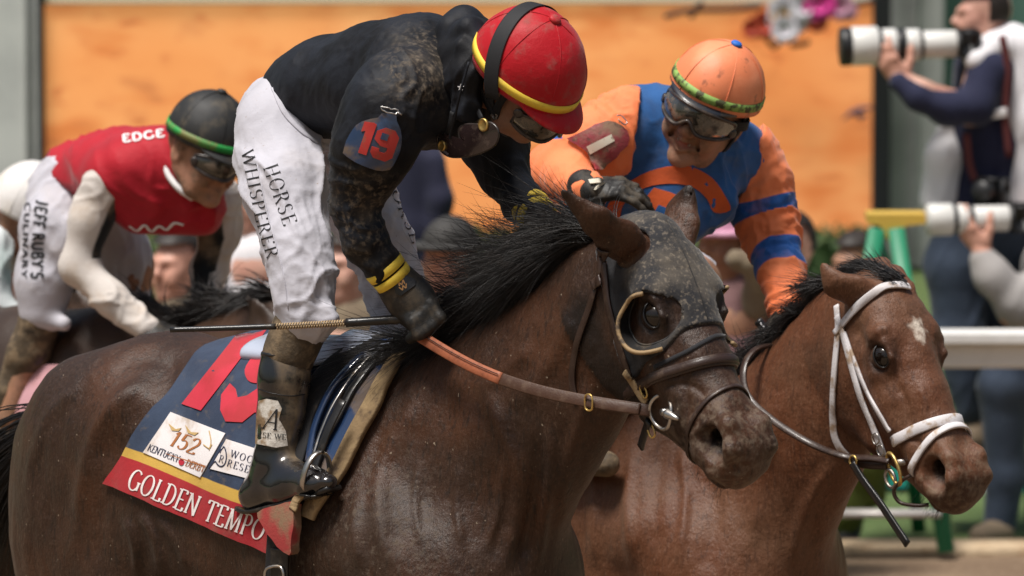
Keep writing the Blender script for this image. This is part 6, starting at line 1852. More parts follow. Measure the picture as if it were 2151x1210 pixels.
C(SB, F3, [(390, 370, 0, 44), (415, 345, 0, 40)], .03); head_solid(SB, JH3, 1.06, True)
C(SB, F3, [(120, 440, .1, 62), (95, 620, .17, 46), (60, 740, .2, 34), (20, 880, .24, 26)], .04)
C(SB, F3, [(180, 440, -.1, 62), (270, 560, -.17, 48), (265, 740, -.2, 34), (230, 860, -.24, 26)], .04)
V, F = mesh_solid(SB, .0075); mk('body', V, F, MATS['skin_muddy'], jockey3, attrs=dict(lip=np.zeros(len(V))))
SV = Solid(); C(SV, F3, t3, .06, (1, 1.22, 1)); C(SV, F3, [(300, 430, .05, 62), (420, 440, -.04, 56)], .07); C(SV, F3, [(235, 370, .12, 60), (330, 330, .05, 56)], .06)
V, F = mesh_solid(SV, .0075, disp=lambda V: folds(F3.l(V), .012, 11.7, (.7, .3, -.6), .2, 5)); vs = mk('vest', V, F, MATS['vest_red'], jockey3); SKV = Skin((V, F))
tx, tw = text_strokes('EDGE', .2, .2, sans=True); print_on(SKV, tx, on_line((258, 300), (345, 288), 15, tw), .003, MATS['lettering_white'], vs, 'lettering')
mb = MB(); strap(mb, SKV, [(272, 474), (288, 484), (304, 472), (318, 486), (334, 474), (350, 482), (366, 468), (386, 472)], .0035, .0010, 6, .002); mb.build('logo', MATS['lettering_white'], vs)
def arm_f(V, fr, pts):
    P = np.array([fr.P(*p[:3]) for p in pts]); best = np.full(len(V), 1e9)
    out = np.zeros((len(V), 3))
    for a, b in zip(P[:-1], P[1:]):
        e = b - a; t = np.clip(((V - a) @ e) / (e @ e), 0, 1); r_ = V - a - t[:, None] * e; d = np.linalg.norm(r_, axis=1); m = d < best; best[m] = d[m]; out[m] = r_[m]
    return out / (np.linalg.norm(out, axis=1)[:, None] + 1e-9)
for A in (aR + aR_[1:], aL):
    SA = Solid(); C(SA, F3, A, .035, grow=.002)
    V, F = mesh_solid(SA, .0065, disp=lambda V: folds(F3.l(V), .009, 16, (.9, .3, .2), .2, 5))
    rr = arm_f(V, F3, A); mk('sleeve', V, F, MATS['sleeve_cream'], jockey3, attrs=dict(stripe=(rr @ np.array([.88, -.40, -.2]) - .80) * .05 if A is not aL else (rr @ np.array([-.35, -.93, 0]) - .72) * .05))
SL = Solid(); C(SL, F3, [(140, 400, .06, 78), (115, 480, .14, 68), (92, 590, .18, 54), (88, 655, .19, 48)], .05); C(SL, F3, [(190, 420, -.06, 74), (262, 540, -.16, 52), (268, 640, -.19, 46), (262, 735, -.2, 38)], .05)
C(SL, F3, [(60, 655, .19, 18), (100, 668, .19, 22), (135, 680, .19, 16)], .02)
V, F = mesh_solid(SL, .0072, disp=lambda V: folds(F3.l(V), .009, 14.3, (.4, .3, .9), .2, 3)); bq = mk('breeches', V, F, MATS['breeches_white'], jockey3, attrs=dict(dust=np.full(len(V), .7)))
SKB3 = Skin((V, F))
tx, tw = text_strokes("JEFF RUBY'S", .22, .16, sans=True); print_on(SKB3, tx, curve_map([(78, 420), (70, 470), (68, 520), (66, 585)], tw, 24), .002, MATS['lettering_black'], bq, 'lettering')
tx, tw = text_strokes("CULINARY", .18, .14, sans=True); print_on(SKB3, tx, curve_map([(54, 425), (50, 480), (48, 530), (46, 585)], tw, 11), .002, MATS['lettering_black'], bq, 'lettering')
for s, pts in ((1, [(85, 670, .19, 46), (60, 740, .20, 42), (20, 830, .22, 34), (-15, 890, .23, 30), (30, 915, .23, 24)]), (-1, [(262, 735, -.2, 38), (255, 820, -.22, 32), (250, 900, -.24, 28)])):
    SL = Solid(); C(SL, F3, pts, .03); V, F = mesh_solid(SL, .008, disp=lambda V: .004 * fbm(V, 20, 2, 3)); mk('boot', V, F, MATS['boot_muddy'], jockey3)
mat('cover_black', (.018, .018, .018), .6, [dict(col=(.08, .065, .045), noise=(20, .5, .7, 6), amt=.7)])
mat('band_green_far', (.02, .30, .06), .6, [dict(col=(.20, .17, .06), noise=(9, .48, .58), amt=.9)])
hm3 = helmet(jockey3, JH3, MATS['cover_black'], MATS['band_green_far'], MATS['cover_black'], MATS['cover_black'], (.122, .112, .128), .046, R(97), .030, (R(82), R(91)))
SKH3 = Skin((np.array(hm3.data.vertices and [list(v.co) for v in hm3.data.vertices]) + wloc(jockey3), [])) if False else None
goggles(jockey3, JH3, MATS['lens_muddy'], MATS['goggle_frame'], 1.06, .0, .006, 1.15, .026, -.030)
P = spline([JH3.w(p) for p in ((-.05, .072, -.06), (-.02, .072, -.085), (.02, .06, -.105), (.05, .03, -.118))], 6); MB().tube(P, .009, 8).build('collar', MATS['lettering_white'], jockey3)
SG = Solid(); hand_solid(SG, hframe(F3.P(308, 690, .13), F3.w((.3, -.1, -.1)) - F3.o, (.1, -.5, .8)), (.8, .9, .9, 1.0)); V, F = mesh_solid(SG, .005); mk('glove', V, F, MATS['glove_black'], jockey3)
SG = Solid(); hand_solid(SG, hframe(F3.P(425, 650, -.12), F3.w((.3, .1, -.1)) - F3.o, (.1, -.5, .8)), (.8, .9, .9, 1.0)); V, F = mesh_solid(SG, .005); mk('glove', V, F, MATS['glove_black'], jockey3)
cl3 = thing('saddle_cloth', 'pink and white saddle cloth corner under the rider in red and white', 'saddle cloth', F3.P(90, 860, .22))
mat('cloth_pink', (.55, .30, .33), .85, [dict(col=(.40, .18, .16), noise=(6, .45, .65))])
patch(SK3, [(40, 780), (110, 770), (220, 770), (260, 830), (200, 900), (110, 905), (30, 870)], .012, .004, MATS['cloth_pink'], cl3, 'cloth', 20)
# ---- fourth rider, white helmet at the edge of the picture
F4 = Frame(pt(-60, 620, 16.0), R(40))
HF4 = head_frame(F4.w((.64, 0, .03)), R(42), R(48)); H3 = lambda t, f, v: HF4.w((t, v, f))
S4 = horse_solid(F4, HF4, neck3, [(H3(.03, -.05, .06), H3(-.05, -.04, .075), H3(-.12, -.05, .08), F4.b, .034), (H3(.03, -.05, -.06), H3(-.05, -.04, -.075), H3(-.12, -.05, -.08), -F4.b, .034)])
V4, F4_ = mesh_solid(S4, .016, F4); V4 = F4.o + (V4 - F4.o) * (F4.o[2] / 1.63)
horse4 = thing('horse', 'dark horse farthest back, half hidden behind the rider in red and white', 'horse', F4.w((0, 0, -F4.o[2])))
mk('body', V4, F4_, MATS['coat_far'], horse4)
jockey4 = thing('person', 'rider in a white helmet, cut off by the edge of the picture', 'rider', F4.P(-60, 620, .1))
JH4 = hframe(F4.P(48, 452, .02), (.85, -.30, -.42), (.35, -.1, .93))
SB = Solid(); C(SB, F4, [(-180, 470, 0, 70), (-80, 480, 0, 80), (-5, 510, 0, 62)], .05, (1, 1.2, 1)); head_solid(SB, JH4, .98); C(SB, F4, [(-5, 500, 0, 40), (30, 480, 0, 38)], .03)
C(SB, F4, [(-20, 520, .15, 40), (-20, 640, .18, 34), (60, 700, .12, 28)], .03); C(SB, F4, [(-160, 480, .1, 60), (-110, 640, .2, 44), (-150, 760, .2, 30)], .04)
V, F = mesh_solid(SB, .009); mk('body', V, F, MATS['skin_muddy'], jockey4, attrs=dict(lip=np.zeros(len(V))))
cloth('silk_mint', (.62, .66, .66), .8, dirt=.5, dcol=(.10, .36, .30), dscale=4)
SV = Solid(); C(SV, F4, [(-180, 470, 0, 74), (-80, 480, 0, 86), (-5, 515, 0, 66)], .05, (1, 1.25, 1)); C(SV, F4, [(-20, 520, .15, 46), (-20, 640, .18, 40), (52, 690, .13, 32)], .03)
V, F = mesh_solid(SV, .009, disp=lambda V: folds(F4.l(V), .012, 11.7, (.7, .3, -.6), .2, 5)); mk('shirt', V, F, MATS['silk_mint'], jockey4)
cloth('cover_white', (.74, .72, .70), .6, dirt=.5, dcol=(.55, .42, .22), dscale=9)
helmet(jockey4, JH4, MATS['cover_white'], None, MATS['cover_white'], MATS['cover_white'], (.122, .112, .132), .034, R(103), .045)
goggles(jockey4, JH4, MATS['lens_muddy'], MATS['goggle_frame'], 1.0, -.006, .010, 1.15, .030, -.036)
SV = Solid(); C(SV, F4, [(-190, 470, 0, 70), (-160, 490, .1, 66), (-112, 640, .2, 50), (-120, 680, .2, 46)], .05); C(SV, F4, [(-180, 480, -.08, 66), (-100, 620, -.2, 48)], .05)
V, F = mesh_solid(SV, .011, disp=lambda V: folds(F4.l(V), .009, 14, (.4, .3, .9), .2, 3)); mk('breeches', V, F, MATS['breeches_white'], jockey4, attrs=dict(dust=np.full(len(V), .6)))
SV = Solid(); C(SV, F4, [(-118, 680, .2, 42), (-150, 780, .22, 34), (-120, 800, .22, 26)], .03); V, F = mesh_solid(SV, .011); mk('boot', V, F, MATS['boot_muddy'], jockey4)
# ------------------------------------------------------------------ the infield behind the horses
def BF(D): return Frame(pt(1075, 605, D), 0.0)
# big video board with its posts
FB = BF(31.5)
scr = thing('video_board', 'long low video board glowing orange behind the riders', 'video board', FB.P(960, 520, 0) * [1, 1, 0])
m_scr = mat('screen_orange', (.80, .31, .10), .5, [
    dict(col=(.90, .42, .16), noise=(.7, .40, .64, 2)),
    dict(col=(.66, .20, .055), noise=(1.6, .46, .70, 2, (1, 1, 2.4))),
    dict(col=(.42, .12, .045), noise=(2.4, .56, .80, 2, (1, 1, 1.8)), amt=.7),
    dict(col=(.55, .16, .05), noise=(4.5, .56, .78, 2, (1, 1, 2.2))),
    dict(col=(.62, .17, .045), attr=('low', .0, 1.0), amt=.45)], emit=.40)
x0, x1 = FB.P(95, 300, 0)[0], FB.P(1832, 300, 0)[0]; z0, z1 = FB.P(900, 520, 0)[2], FB.P(900, 9, 0)[2]; yb = FB.o[1]
nx, nz = 48, 14
V = [(x0 + (x1 - x0) * i / nx, yb, z0 + (z1 - z0) * j / nz) for j in range(nz + 1) for i in range(nx + 1)]
F = [(j * (nx + 1) + i, j * (nx + 1) + i + 1, (j + 1) * (nx + 1) + i + 1, (j + 1) * (nx + 1) + i) for j in range(nz) for i in range(nx)]
mk('screen', V, F, m_scr, scr, smooth=False, attrs=dict(low=[np.clip((i / nx) * 1.3 - .25 + (.35 - j / nz) * .5, 0, 1) for j in range(nz + 1) for i in range(nx + 1)]))
mat('case_dark', (.012, .013, .016), .5); mat('panel_grey', (.42, .42, .41), .7, [dict(col=(.34, .34, .33), noise=(3, .4, .6))]); mat('panel_cream', (.90, .76, .58), .6)
mat('panel_white', (.70, .70, .68), .6, [dict(col=(.58, .58, .57), noise=(2, .4, .6))]); mat('panel_green', (.08, .16, .13), .7)
def bxo(name, c, h, m, par, bev=.01): return MB().box(c, h, None, bev).build(name, m, par, smooth=False)
xc, xh, zc, zh = (x0 + x1) / 2, (x1 - x0) / 2, (z0 + z1) / 2, (z1 - z0) / 2
bxo('casing', (xc, yb + .13, zc), (xh, .12, zh), MATS['case_dark'], scr)
bxo('top_rail', (xc, yb + .06, z1 + .035), (xh, .09, .033), MATS['panel_cream'], scr)
bxo('plinth', (xc, yb + .12, z0 / 2), (xh - .01, .1, z0 / 2 - .004), MATS['case_dark'], scr)
for px_, w_ in ((89, 7), (1850, 19)):
    cx = FB.P(px_, 300, 0)[0]; bxo('post', (cx, yb - .02, 1.3), (w_ * K * 31.5, .05, 1.3), MATS['case_dark'], scr)
# panels that flank the board
pn = thing('wall_panel', 'pale grey upright panel left of the orange board', 'panel', FB.P(20, 500, -.3) * [1, 1, 0], kind='thing')
bxo('panel', ((FB.P(-1500, 0, 0)[0] + FB.P(78, 0, 0)[0]) / 2, yb + .30, 1.5), ((FB.P(78, 0, 0)[0] - FB.P(-1500, 0, 0)[0]) / 2, .06, 1.5), MATS['panel_white'], pn)
bxo('batten', (FB.P(48, 0, 0)[0], yb + .22, 1.5), (.012, .02, 1.5), MATS['panel_grey'], pn)
pn = thing('wall_panel', 'grey upright panel right of the orange board, behind the standing photographer', 'panel', FB.P(1900, 500, -.3) * [1, 1, 0], kind='thing')
bxo('panel', ((FB.P(1868, 0, 0)[0] + FB.P(1990, 0, 0)[0]) / 2, yb + .25, 1.4), ((FB.P(1990, 0, 0)[0] - FB.P(1868, 0, 0)[0]) / 2, .06, 1.4), MATS['panel_grey'], pn)
bxo('batten', (FB.P(1930, 0, 0)[0], yb + .17, 1.4), (.012, .02, 1.4), MATS['panel_grey'], pn)
pn = thing('wall_panel', 'dark green hoarding at the right edge behind the photographers', 'panel', FB.P(2150, 500, -.6) * [1, 1, 0], kind='thing')
bxo('panel', (FB.P(2850, 0, 0)[0], yb + .6, 1.4), (2.5, .06, 1.4), MATS['panel_green'], pn)
bxo('batten', (FB.P(2120, 0, 0)[0], yb + .52, 1.4), (.012, .02, 1.4), MATS['panel_green'], pn)
# hedge at the foot of the board
hg = thing('hedge', 'clipped dark green hedge at the foot of the orange board', 'hedge', FB.P(1100, 560, .8) * [1, 1, 0])
def leaf_mass(name, par, n, box, size, m, seed):
    rg = np.random.default_rng(seed); lo_, hi_ = np.array(box[0]), np.array(box[1])
    c = lo_ + rg.random((n, 3)) * (hi_ - lo_); d = rg.normal(0, 1, (n, 3)); d /= np.linalg.norm(d, axis=1)[:, None]; e = np.cross(d, rg.normal(0, 1, (n, 3))); e /= np.linalg.norm(e, axis=1)[:, None]
    s_ = size * rg.uniform(.6, 1.3, (n, 1)); V = np.stack([c - d * s_, c + e * s_ * .45, c + d * s_, c - e * s_ * .45], 1).reshape(-1, 3)
    o = mk(name, V, np.arange(n * 4).reshape(n, 4), m, par, smooth=False); o['kind'] = 'stuff'; return o
mat('hedge_leaf', (.045, .085, .025), .7, [dict(col=(.09, .14, .035), noise=(3, .4, .65)), dict(col=(.02, .045, .015), noise=(14, .5, .7))])
hx0, hx1 = FB.P(-400, 560, .8)[0], FB.P(1840, 560, .8)[0]
leaf_mass('foliage', hg, 9000, ((hx0, yb - 1.0, .0), (hx1, yb - .35, .30)), .035, MATS['hedge_leaf'], 4)
bxo('core', ((hx0 + hx1) / 2, yb - .67, .12), ((hx1 - hx0) / 2 - .02, .28, .12), MATS['hedge_leaf'], hg)
# flower arrangement hung at the top of the board
fl = thing('flower_garland', 'pink, white and yellow flower spray at the top of the orange board', 'flowers', FB.P(1660, 60, .2))
cols = dict(white=(.85, .80, .88), pink=(.80, .05, .35), yellow=(.90, .50, .03), red=(.60, .08, .04), mauve=(.60, .30, .42))
for k_, c_ in cols.items(): mat('petal_' + k_, c_, .6, [dict(col=tuple(x * .75 for x in c_), noise=(30, .4, .6))])
rg = np.random.default_rng(3)
def bloom(px_, py_, r, m, v=.2):
    r *= 1.45; c = FB.P(px_, py_, v + rg.uniform(-.03, .03)); V, F = [], []
    for ring, (nn, tilt, rr) in enumerate(((7, .35, 1.0), (6, .75, .75), (4, 1.15, .45))):
        for j in range(nn):
            a = 2 * math.pi * j / nn + ring * .4 + rg.uniform(-.15, .15)
            u = np.array([math.cos(a), 0, math.sin(a)]); f_ = np.array([0, -1.0, 0]); w = np.array([-math.sin(a), 0, math.cos(a)])
            dirn = u * math.cos(tilt) + f_ * math.sin(tilt); n0 = len(V)
            for s_, wd in ((.05, .12), (.45, .42), (.8, .40), (1.0, .12)):
                p = c + dirn * r * rr * s_ + f_ * r * .15 * math.sin(s_ * 3); V += [p - w * r * wd * rr, p + w * r * wd * rr]
            F += [(n0 + 2 * i, n0 + 2 * i + 1, n0 + 2 * i + 3, n0 + 2 * i + 2) for i in range(3)]
    mk('bloom', V, F, m, fl)
for px_, py_, r, k_ in ((1650, 30, .085, 'white'), (1690, 12, .07, 'white'), (1672, 42, .06, 'white'), (1720, 8, .07, 'pink'), (1742, 14, .05, 'pink'), (1765, 14, .06, 'mauve'), (1780, 22, .045, 'mauve'), (1644, 42, .05, 'yellow'), (1648, 62, .06, 'white'), (1605, 52, .06, 'red'), (1580, 60, .045, 'red'), (1715, 44, .05, 'red')):
    bloom(px_, py_, r, MATS['petal_' + k_])
mat('twig', (.06, .03, .025), .8)
for pts in ([(1395, 35), (1450, 22), (1540, 20), (1600, 12)], [(1450, 38), (1462, 20), (1475, 2)], [(1610, 80), (1625, 98), (1640, 88), (1680, 70)], [(1700, 85), (1690, 92), (1660, 96)], [(1790, 10), (1812, 6), (1832, 2)]):
    MB().tube([FB.P(x, y, .16) for x, y in spline(pts, 5)], .016, 7).build('stem', MATS['twig'], fl)
sp = thing('flower_sprig', 'dark purple sprig beside the black post of the board', 'flowers', FB.P(1800, 250, .15))
for pts in ([(1772, 250), (1790, 236), (1812, 228), (1832, 226)], [(1795, 236), (1806, 244), (1822, 242)]):
    MB().tube([FB.P(x, y, .12) for x, y in spline(pts, 5)], [.006 + .012 * math.sin(math.pi * i / (5 * (len(pts) - 1))) for i in range(5 * (len(pts) - 1) + 1)], 7).build('stem', mat('sprig_' + str(len(pts)), (.16, .09, .12), .7), sp)
# ---- white rails
mat('rail_white', (.78, .77, .75), .45, [dict(col=(.60, .58, .55), noise=(6, .5, .7), amt=.5)])
FR = BF(20.15)
rl = thing('rail', 'white wooden rail in front of the photographers', 'rail', FR.P(2050, 1100, 0) * [1, 1, 0])
zt, zb = FR.P(2000, 699, 0)[2], FR.P(2000, 772, 0)[2]
xa, xb = FR.P(1560, 700, 0)[0], FR.P(2400, 700, 0)[0]
bxo('beam', ((xa + xb) / 2, FR.o[1], (zt + zb) / 2 - .02), ((xb - xa) / 2, .03, (zt - zb) / 2 - .02), MATS['rail_white'], rl)
bxo('cap', ((xa + xb) / 2, FR.o[1] - .02, zt - .012), ((xb - xa) / 2 + .01, .07, .022), MATS['rail_white'], rl, .006)
for px_ in (1726, 2260):
    bxo('post', (FR.P(px_, 900, 0)[0], FR.o[1] + .06, zb / 2), (.038, .028, zb / 2), MATS['rail_white'], rl)
lb = thing('low_rail', 'low white board lying along the turf at lower right', 'rail', FR.P(2100, 1140, .2) * [1, 1, 0])
FL = BF(20.9); za, zb2 = FL.P(2080, 1116, 0)[2], FL.P(2080, 1144, 0)[2]
bxo('board', ((FL.P(2008, 1130, 0)[0] + FL.P(2500, 1130, 0)[0]) / 2, FL.o[1], (za + zb2) / 2), ((FL.P(2500, 0, 0)[0] - FL.P(2008, 0, 0)[0]) / 2, .02, (za - zb2) / 2), MATS['rail_white'], lb)
for px_ in (2060, 2300): bxo('foot', (FL.P(px_, 0, 0)[0], FL.o[1] + .05, zb2 / 2 + .003), (.03, .03, max(zb2 / 2, .01)), MATS['rail_white'], lb)
# edge of the dirt track
mat('sand_edge', (.50, .38, .25), .95, [dict(col=(.40, .28, .17), noise=(7, .45, .65))], [(40, .01)])
kb = MB(); kb.tube([(x, 20.10 + .02 * math.sin(x * 3.1), .0) for x in np.linspace(-8, 8, 60)], 1, sq=([(0, 0, 1.0)] * 60, .10, .035)); tag(kb.build('track_edge', MATS['sand_edge'], base=(0, 0, 0)), kind='structure')
# ---- step ladder
mat('ladder_green', (.015, .20, .10), .45); mat('ladder_yellow', (.62, .40, .07), .5); mat('ladder_alu', (.62, .58, .55), .4, metal=.3)
FLd = BF(20.3)
ld = thing('step_ladder', 'green step ladder with a yellow top beside the standing photographer', 'ladder', FLd.P(1950, 1160, 0) * [1, 1, 0])
LP = lambda x, y, v: FLd.P(x, y, v)
top = [LP(1820, 446, 0), LP(1942, 446, 0), LP(1942, 466, 0), LP(1900, 470, 0), LP(1878, 500, 0), LP(1862, 500, 0), LP(1846, 470, 0), LP(1820, 466, 0)]
V = [p + np.array([0, dy, 0]) for dy in (-.09, .09) for p in top]; n_ = 8
F = [tuple(range(n_)), tuple(range(2 * n_ - 1, n_ - 1, -1))] + [(i, n_ + i, n_ + (i + 1) % n_, (i + 1) % n_) for i in range(n_)]
mk('top_cap', V, F, MATS['ladder_yellow'], ld, smooth=False)
def leg(x0_, y0_, x1_, y1_, v0, v1, m, nm='leg', w=.030):
    A, B = LP(x0_, y0_, v0), LP(x1_, y1_, v1); B[2] = max(B[2], 0)
    MB().tube([A, B], 1, sq=([(0, -1.0, 0)] * 2, w, .014)).build(nm, m, ld)
zg = 1160
leg(1842, 480, 1722, zg, .10, .32, MATS['ladder_green']); leg(1882, 480, 1988, zg, .10, .32, MATS['ladder_green'])
leg(1866, 478, 1930, zg, -.10, -.42, MATS['ladder_green'], w=.026); leg(1872, 500, 1915, 640, -.04, -.08, MATS['ladder_alu'], 'brace', .026)
for t in (.22, .44, .66, .88):
    a, b = LP(1842 - 120 * t, 480 + (zg - 480) * t, .10 + .22 * t), LP(1882 + 106 * t, 480 + (zg - 480) * t, .10 + .22 * t)
    MB().tube([a, b], 1, sq=([(0, 0, 1.0)] * 2, .04, .012)).build('step', MATS['ladder_alu'], ld)
# ---- sign board at lower right
FS = BF(22.0)
sg = thing('sign_board', 'teal and white printed board behind the bay muzzle', 'sign', FS.P(2050, 1060, 0) * [1, 1, 0])
mat('sign_teal', (.02, .33, .27), .5); mat('sign_white', (.80, .80, .79), .5)
xs0, xs1 = FS.P(1860, 0, 0)[0], FS.P(2330, 0, 0)[0]; zs0, zs1 = FS.P(2000, 1062, 0)[2], FS.P(2000, 948, 0)[2]
bxo('board', ((xs0 + xs1) / 2, FS.o[1], (zs0 + zs1) / 2), ((xs1 - xs0) / 2, .02, (zs1 - zs0) / 2), MATS['sign_teal'], sg)
yf = FS.o[1] - .024
ch = [FS.P(2030, 950, 0), FS.P(2128, 950, 0), FS.P(2138, 985, 0), FS.P(2090, 1042, 0), FS.P(2030, 1030, 0)]
mk('white_panel', [(p[0], yf, p[2]) for p in ch], [(0, 4, 3, 2, 1)], MATS['sign_white'], sg, smooth=False)
mk('print_bar', [(FS.P(x, 0, 0)[0], yf - .004, FS.P(2000, y, 0)[2]) for x, y in ((2068, 985), (2120, 985), (2118, 1002), (2066, 1002))], [(0, 3, 2, 1)], MATS['sign_teal'], sg, smooth=False)
bxo('foot_bar', ((xs0 + xs1) / 2, FS.o[1], zs0 - .012), ((xs1 - xs0) / 2, .05, .012), MATS['case_dark'], sg)
for px_ in (1880, 2310): bxo('stand', (FS.P(px_, 0, 0)[0], FS.o[1] + .03, (zs0 - .024) / 2), (.02, .02, (zs0 - .026) / 2), MATS['case_dark'], sg)
# ---- people of the infield
cloth('navy_knit', (.022, .025, .058), .85, var=(.017, .019, .045)); cloth('vest_white', (.74, .72, .74), .8); cloth('denim', (.055, .075, .115), .85, var=(.04, .055, .085)); cloth('grey_fleece', (.34, .32, .31), .9)
cloth('suit_navy', (.020, .021, .045), .8); cloth('olive', (.10, .125, .025), .85, var=(.075, .10, .02)); cloth('teal_cloth', (.02, .36, .27), .7); cloth('mauve_cloth', (.20, .11, .11), .8); cloth('khaki', (.22, .18, .12), .85, var=(.16, .12, .08))
mat('skin_fair', (.56, .33, .25), .5, [dict(col=(.48, .24, .18), noise=(9, .4, .65))]); mat('skin_pink', (.58, .30, .22), .5)
mat('hair_dark', (.018, .012, .009), .6); mat('shoe_tan', (.20, .15, .10), .8); mat('lens_grey', (.66, .65, .62), .4); mat('camera_black', (.014, .014, .015), .45); mat('cap_dark', (.03, .028, .026), .7)
VX = .011
def limb(parts, fr, name, m, par, k=.04, vox=VX, fold=.006, sc=(1, 1, 1)):
    S_ = Solid()
    for p in parts: C(S_, fr, p, k, sc)
    V, F = mesh_solid(S_, vox, disp=(lambda V: folds(V, fold, 12, (.4, .3, .9), .2, 5)) if fold else None); return mk(name, V, F, m, par)
def hair_cap(hf, par, m, grow=.008, front=.02, low=-.02):
    V, F = dome(hf, (.104, .084, .102), .02, R(112), 28, 12, grow, .028); V = np.array(V)
    q = hf.l(V); keep = ~((q[:, 0] > front) & (q[:, 2] < .075))
    mk('hair', V + (V - hf.o) * (.03 * fbm(V, 30, 2, 3))[:, None], [f for f in F if all(keep[i] for i in f)], m, par)
def long_lens(par_name, label, A, B, r, segs):
    t_ = thing(par_name, label, 'camera', (A + B) / 2); ax = B - A; L = np.linalg.norm(ax); u = ax / L
    for f0_, f1_, r_, m in segs:
        MB().lathe(A + ax * f0_, u, [(0, r_ * r * .96), (.004, r_ * r), ((f1_ - f0_) * L - .004, r_ * r), ((f1_ - f0_) * L, r_ * r * .96)], 30).build('lens_barrel' if m != 'camera_black' else 'lens_ring', MATS[m], t_)
    MB().lathe(A + u * .004, u * -1.0, [(0, r * .80), (.003, r * .78), (-.02, r * .6), (-.02, .002)], 26).build('front_glass', MATS['eye'], t_)
    MB().box(B + u * .045, (.045, .06, .055), np.stack([u, np.cross([0, 0, 1.0], u), [0, 0, 1.0]]), .012).build('camera_body', MATS['camera_black'], t_)
    return t_
# standing photographer
FP = BF(20.9)
p1 = thing('person', 'standing photographer in navy top and white vest aiming a long white lens', 'photographer', FP.P(2090, 950, 0))
PH = hframe(FP.P(2066, 36, 0), (-.97, -.15, .02), (0, 0, 1))
S_ = Solid(); head_solid(S_, PH)
C(S_, FP, [(2080, 80, 0, 34), (2090, 120, 0, 38)], .03); C(S_, FP, [(2090, 150, 0, 70), (2090, 300, 0, 80), (2080, 440, 0, 78)], .05)
C(S_, FP, [(2070, 140, .14, 40), (2040, 230, .2, 32), (1935, 195, .25, 26), (1885, 160, .22, 20)], .03); C(S_, FP, [(2010, 520, .06, 46), (2020, 720, .06, 34), (2060, 900, .06, 24), (2020, 925, .1, 20)], .04); C(S_, FP, [(2110, 520, -.06, 46), (2110, 720, -.06, 34), (2130, 900, -.06, 24), (2110, 930, -.02, 20)], .04)
V, F = mesh_solid(S_, VX); mk('body', V, F, MATS['skin_fair'], p1)
hair_cap(PH, p1, MATS['hair_dark'])
S_ = Solid(); S_.ell(PH.w((.05, 0, -.078)), (.055, .052, .045), .02, PH); S_.ell(PH.w((.0, 0, -.06)), (.05, .066, .04), .03, PH)
V, F = mesh_solid(S_, .008); mk('beard', V, F, mat('beard', (.10, .055, .035), .8), p1)
limb([[(2085, 150, 0, 84), (2085, 300, 0, 92), (2075, 420, 0, 90)], [(2075, 150, .15, 46), (2050, 222, .2, 38), (1990, 228, .25, 33), (1930, 204, .26, 27), (1888, 172, .24, 22)]], FP, 'sweater', MATS['navy_knit'], p1)
limb([[(2130, 110, .02, 60), (2150, 250, .06, 58), (2150, 420, .06, 60)], [(2052, 126, .17, 26), (2090, 100, .10, 36)], [(2050, 120, .05, 34), (2110, 96, .0, 44)]], FP, 'vest', MATS['vest_white'], p1)
limb([[(2000, 268, .02, 26), (1988, 330, .05, 44), (1974, 420, .05, 44)]], FP, 'vest', MATS['vest_white'], p1)
MB().tube([FP.P(x, y, .21) for x, y in spline([(2025, 236), (2070, 240), (2115, 236)], 5)], 1, sq=([(0, -1.0, 0)] * 11, .018, .004)).build('vest_strap', MATS['lettering_white'], p1)
for pts in ([(2105, 75), (2116, 140), (2112, 240), (2120, 330)], [(2030, 280), (2036, 340), (2048, 380)]):
    P = spline(pts, 5); MB().tube([FP.P(x, y, .2) for x, y in P], 1, sq=([(0, -1.0, 0)] * len(P), .014, .004)).build('camera_strap', mat('strap_maroon' + str(pts[0][0]), (.10, .02, .02), .7), p1)
limb([[(2060, 460, 0, 90), (2010, 560, .06, 66), (2015, 700, .07, 54), (2040, 860, .07, 36)], [(2110, 480, 0, 84), (2115, 700, -.06, 52), (2132, 870, -.06, 36)]], FP, 'trousers', MATS['denim'], p1)
for x, v in ((2045, .07), (2118, -.04)):
    limb([[(x + 10, 900, v, 28), (x, 925, v + .02, 30), (x - 50, 940, v + .1, 22)]], FP, 'shoe', MATS['shoe_tan'], p1, fold=0)
stl = thing('step_stool', 'dark step stool under the standing photographer', 'stool', FP.P(2090, 1160, 0) * [1, 1, 0])
zt_ = FP.P(2090, 956, 0)[2]; cx = FP.P(2085, 0, 0)[0]; bxo('top', (cx, FP.o[1], zt_ - .02), (.20, .16, .02), MATS['case_dark'], stl)
for sx in (-1, 1):
    for sy in (-1, 1): bxo('leg', (cx + sx * .17, FP.o[1] + sy * .13, (zt_ - .04) / 2), (.015, .015, (zt_ - .042) / 2), MATS['case_dark'], stl)
S_ = Solid(); hand_solid(S_, hframe(FP.P(1892, 165, .22), (-.55, -.1, .8), (-.3, -.9, -.2)), (.3, .35, .4, .5), s=1.05); V, F = mesh_solid(S_, .006); mk('hand', V, F, MATS['skin_pink'], p1)
long_lens('camera', 'white telephoto lens of the standing photographer', FP.P(1765, 98, .18), FP.P(2008, 92, .14), 41 * K * 20.7, [(0, .09, 1.0, 'camera_black'), (.09, .32, 1.0, 'lens_grey'), (.32, .36, .86, 'camera_black'), (.36, .48, .86, 'lens_grey'), (.48, .56, .84, 'camera_black'), (.56, .68, .82, 'lens_grey'), (.68, .71, .78, 'camera_black'), (.71, 1.0, .70, 'lens_grey')])
c2 = long_lens('camera', 'black camera hanging at the waist of the standing photographer', FP.P(2060, 402, .30), FP.P(2075, 402, .24), 22 * K * 20.9, [(0, 1.0, 1.0, 'camera_black')])
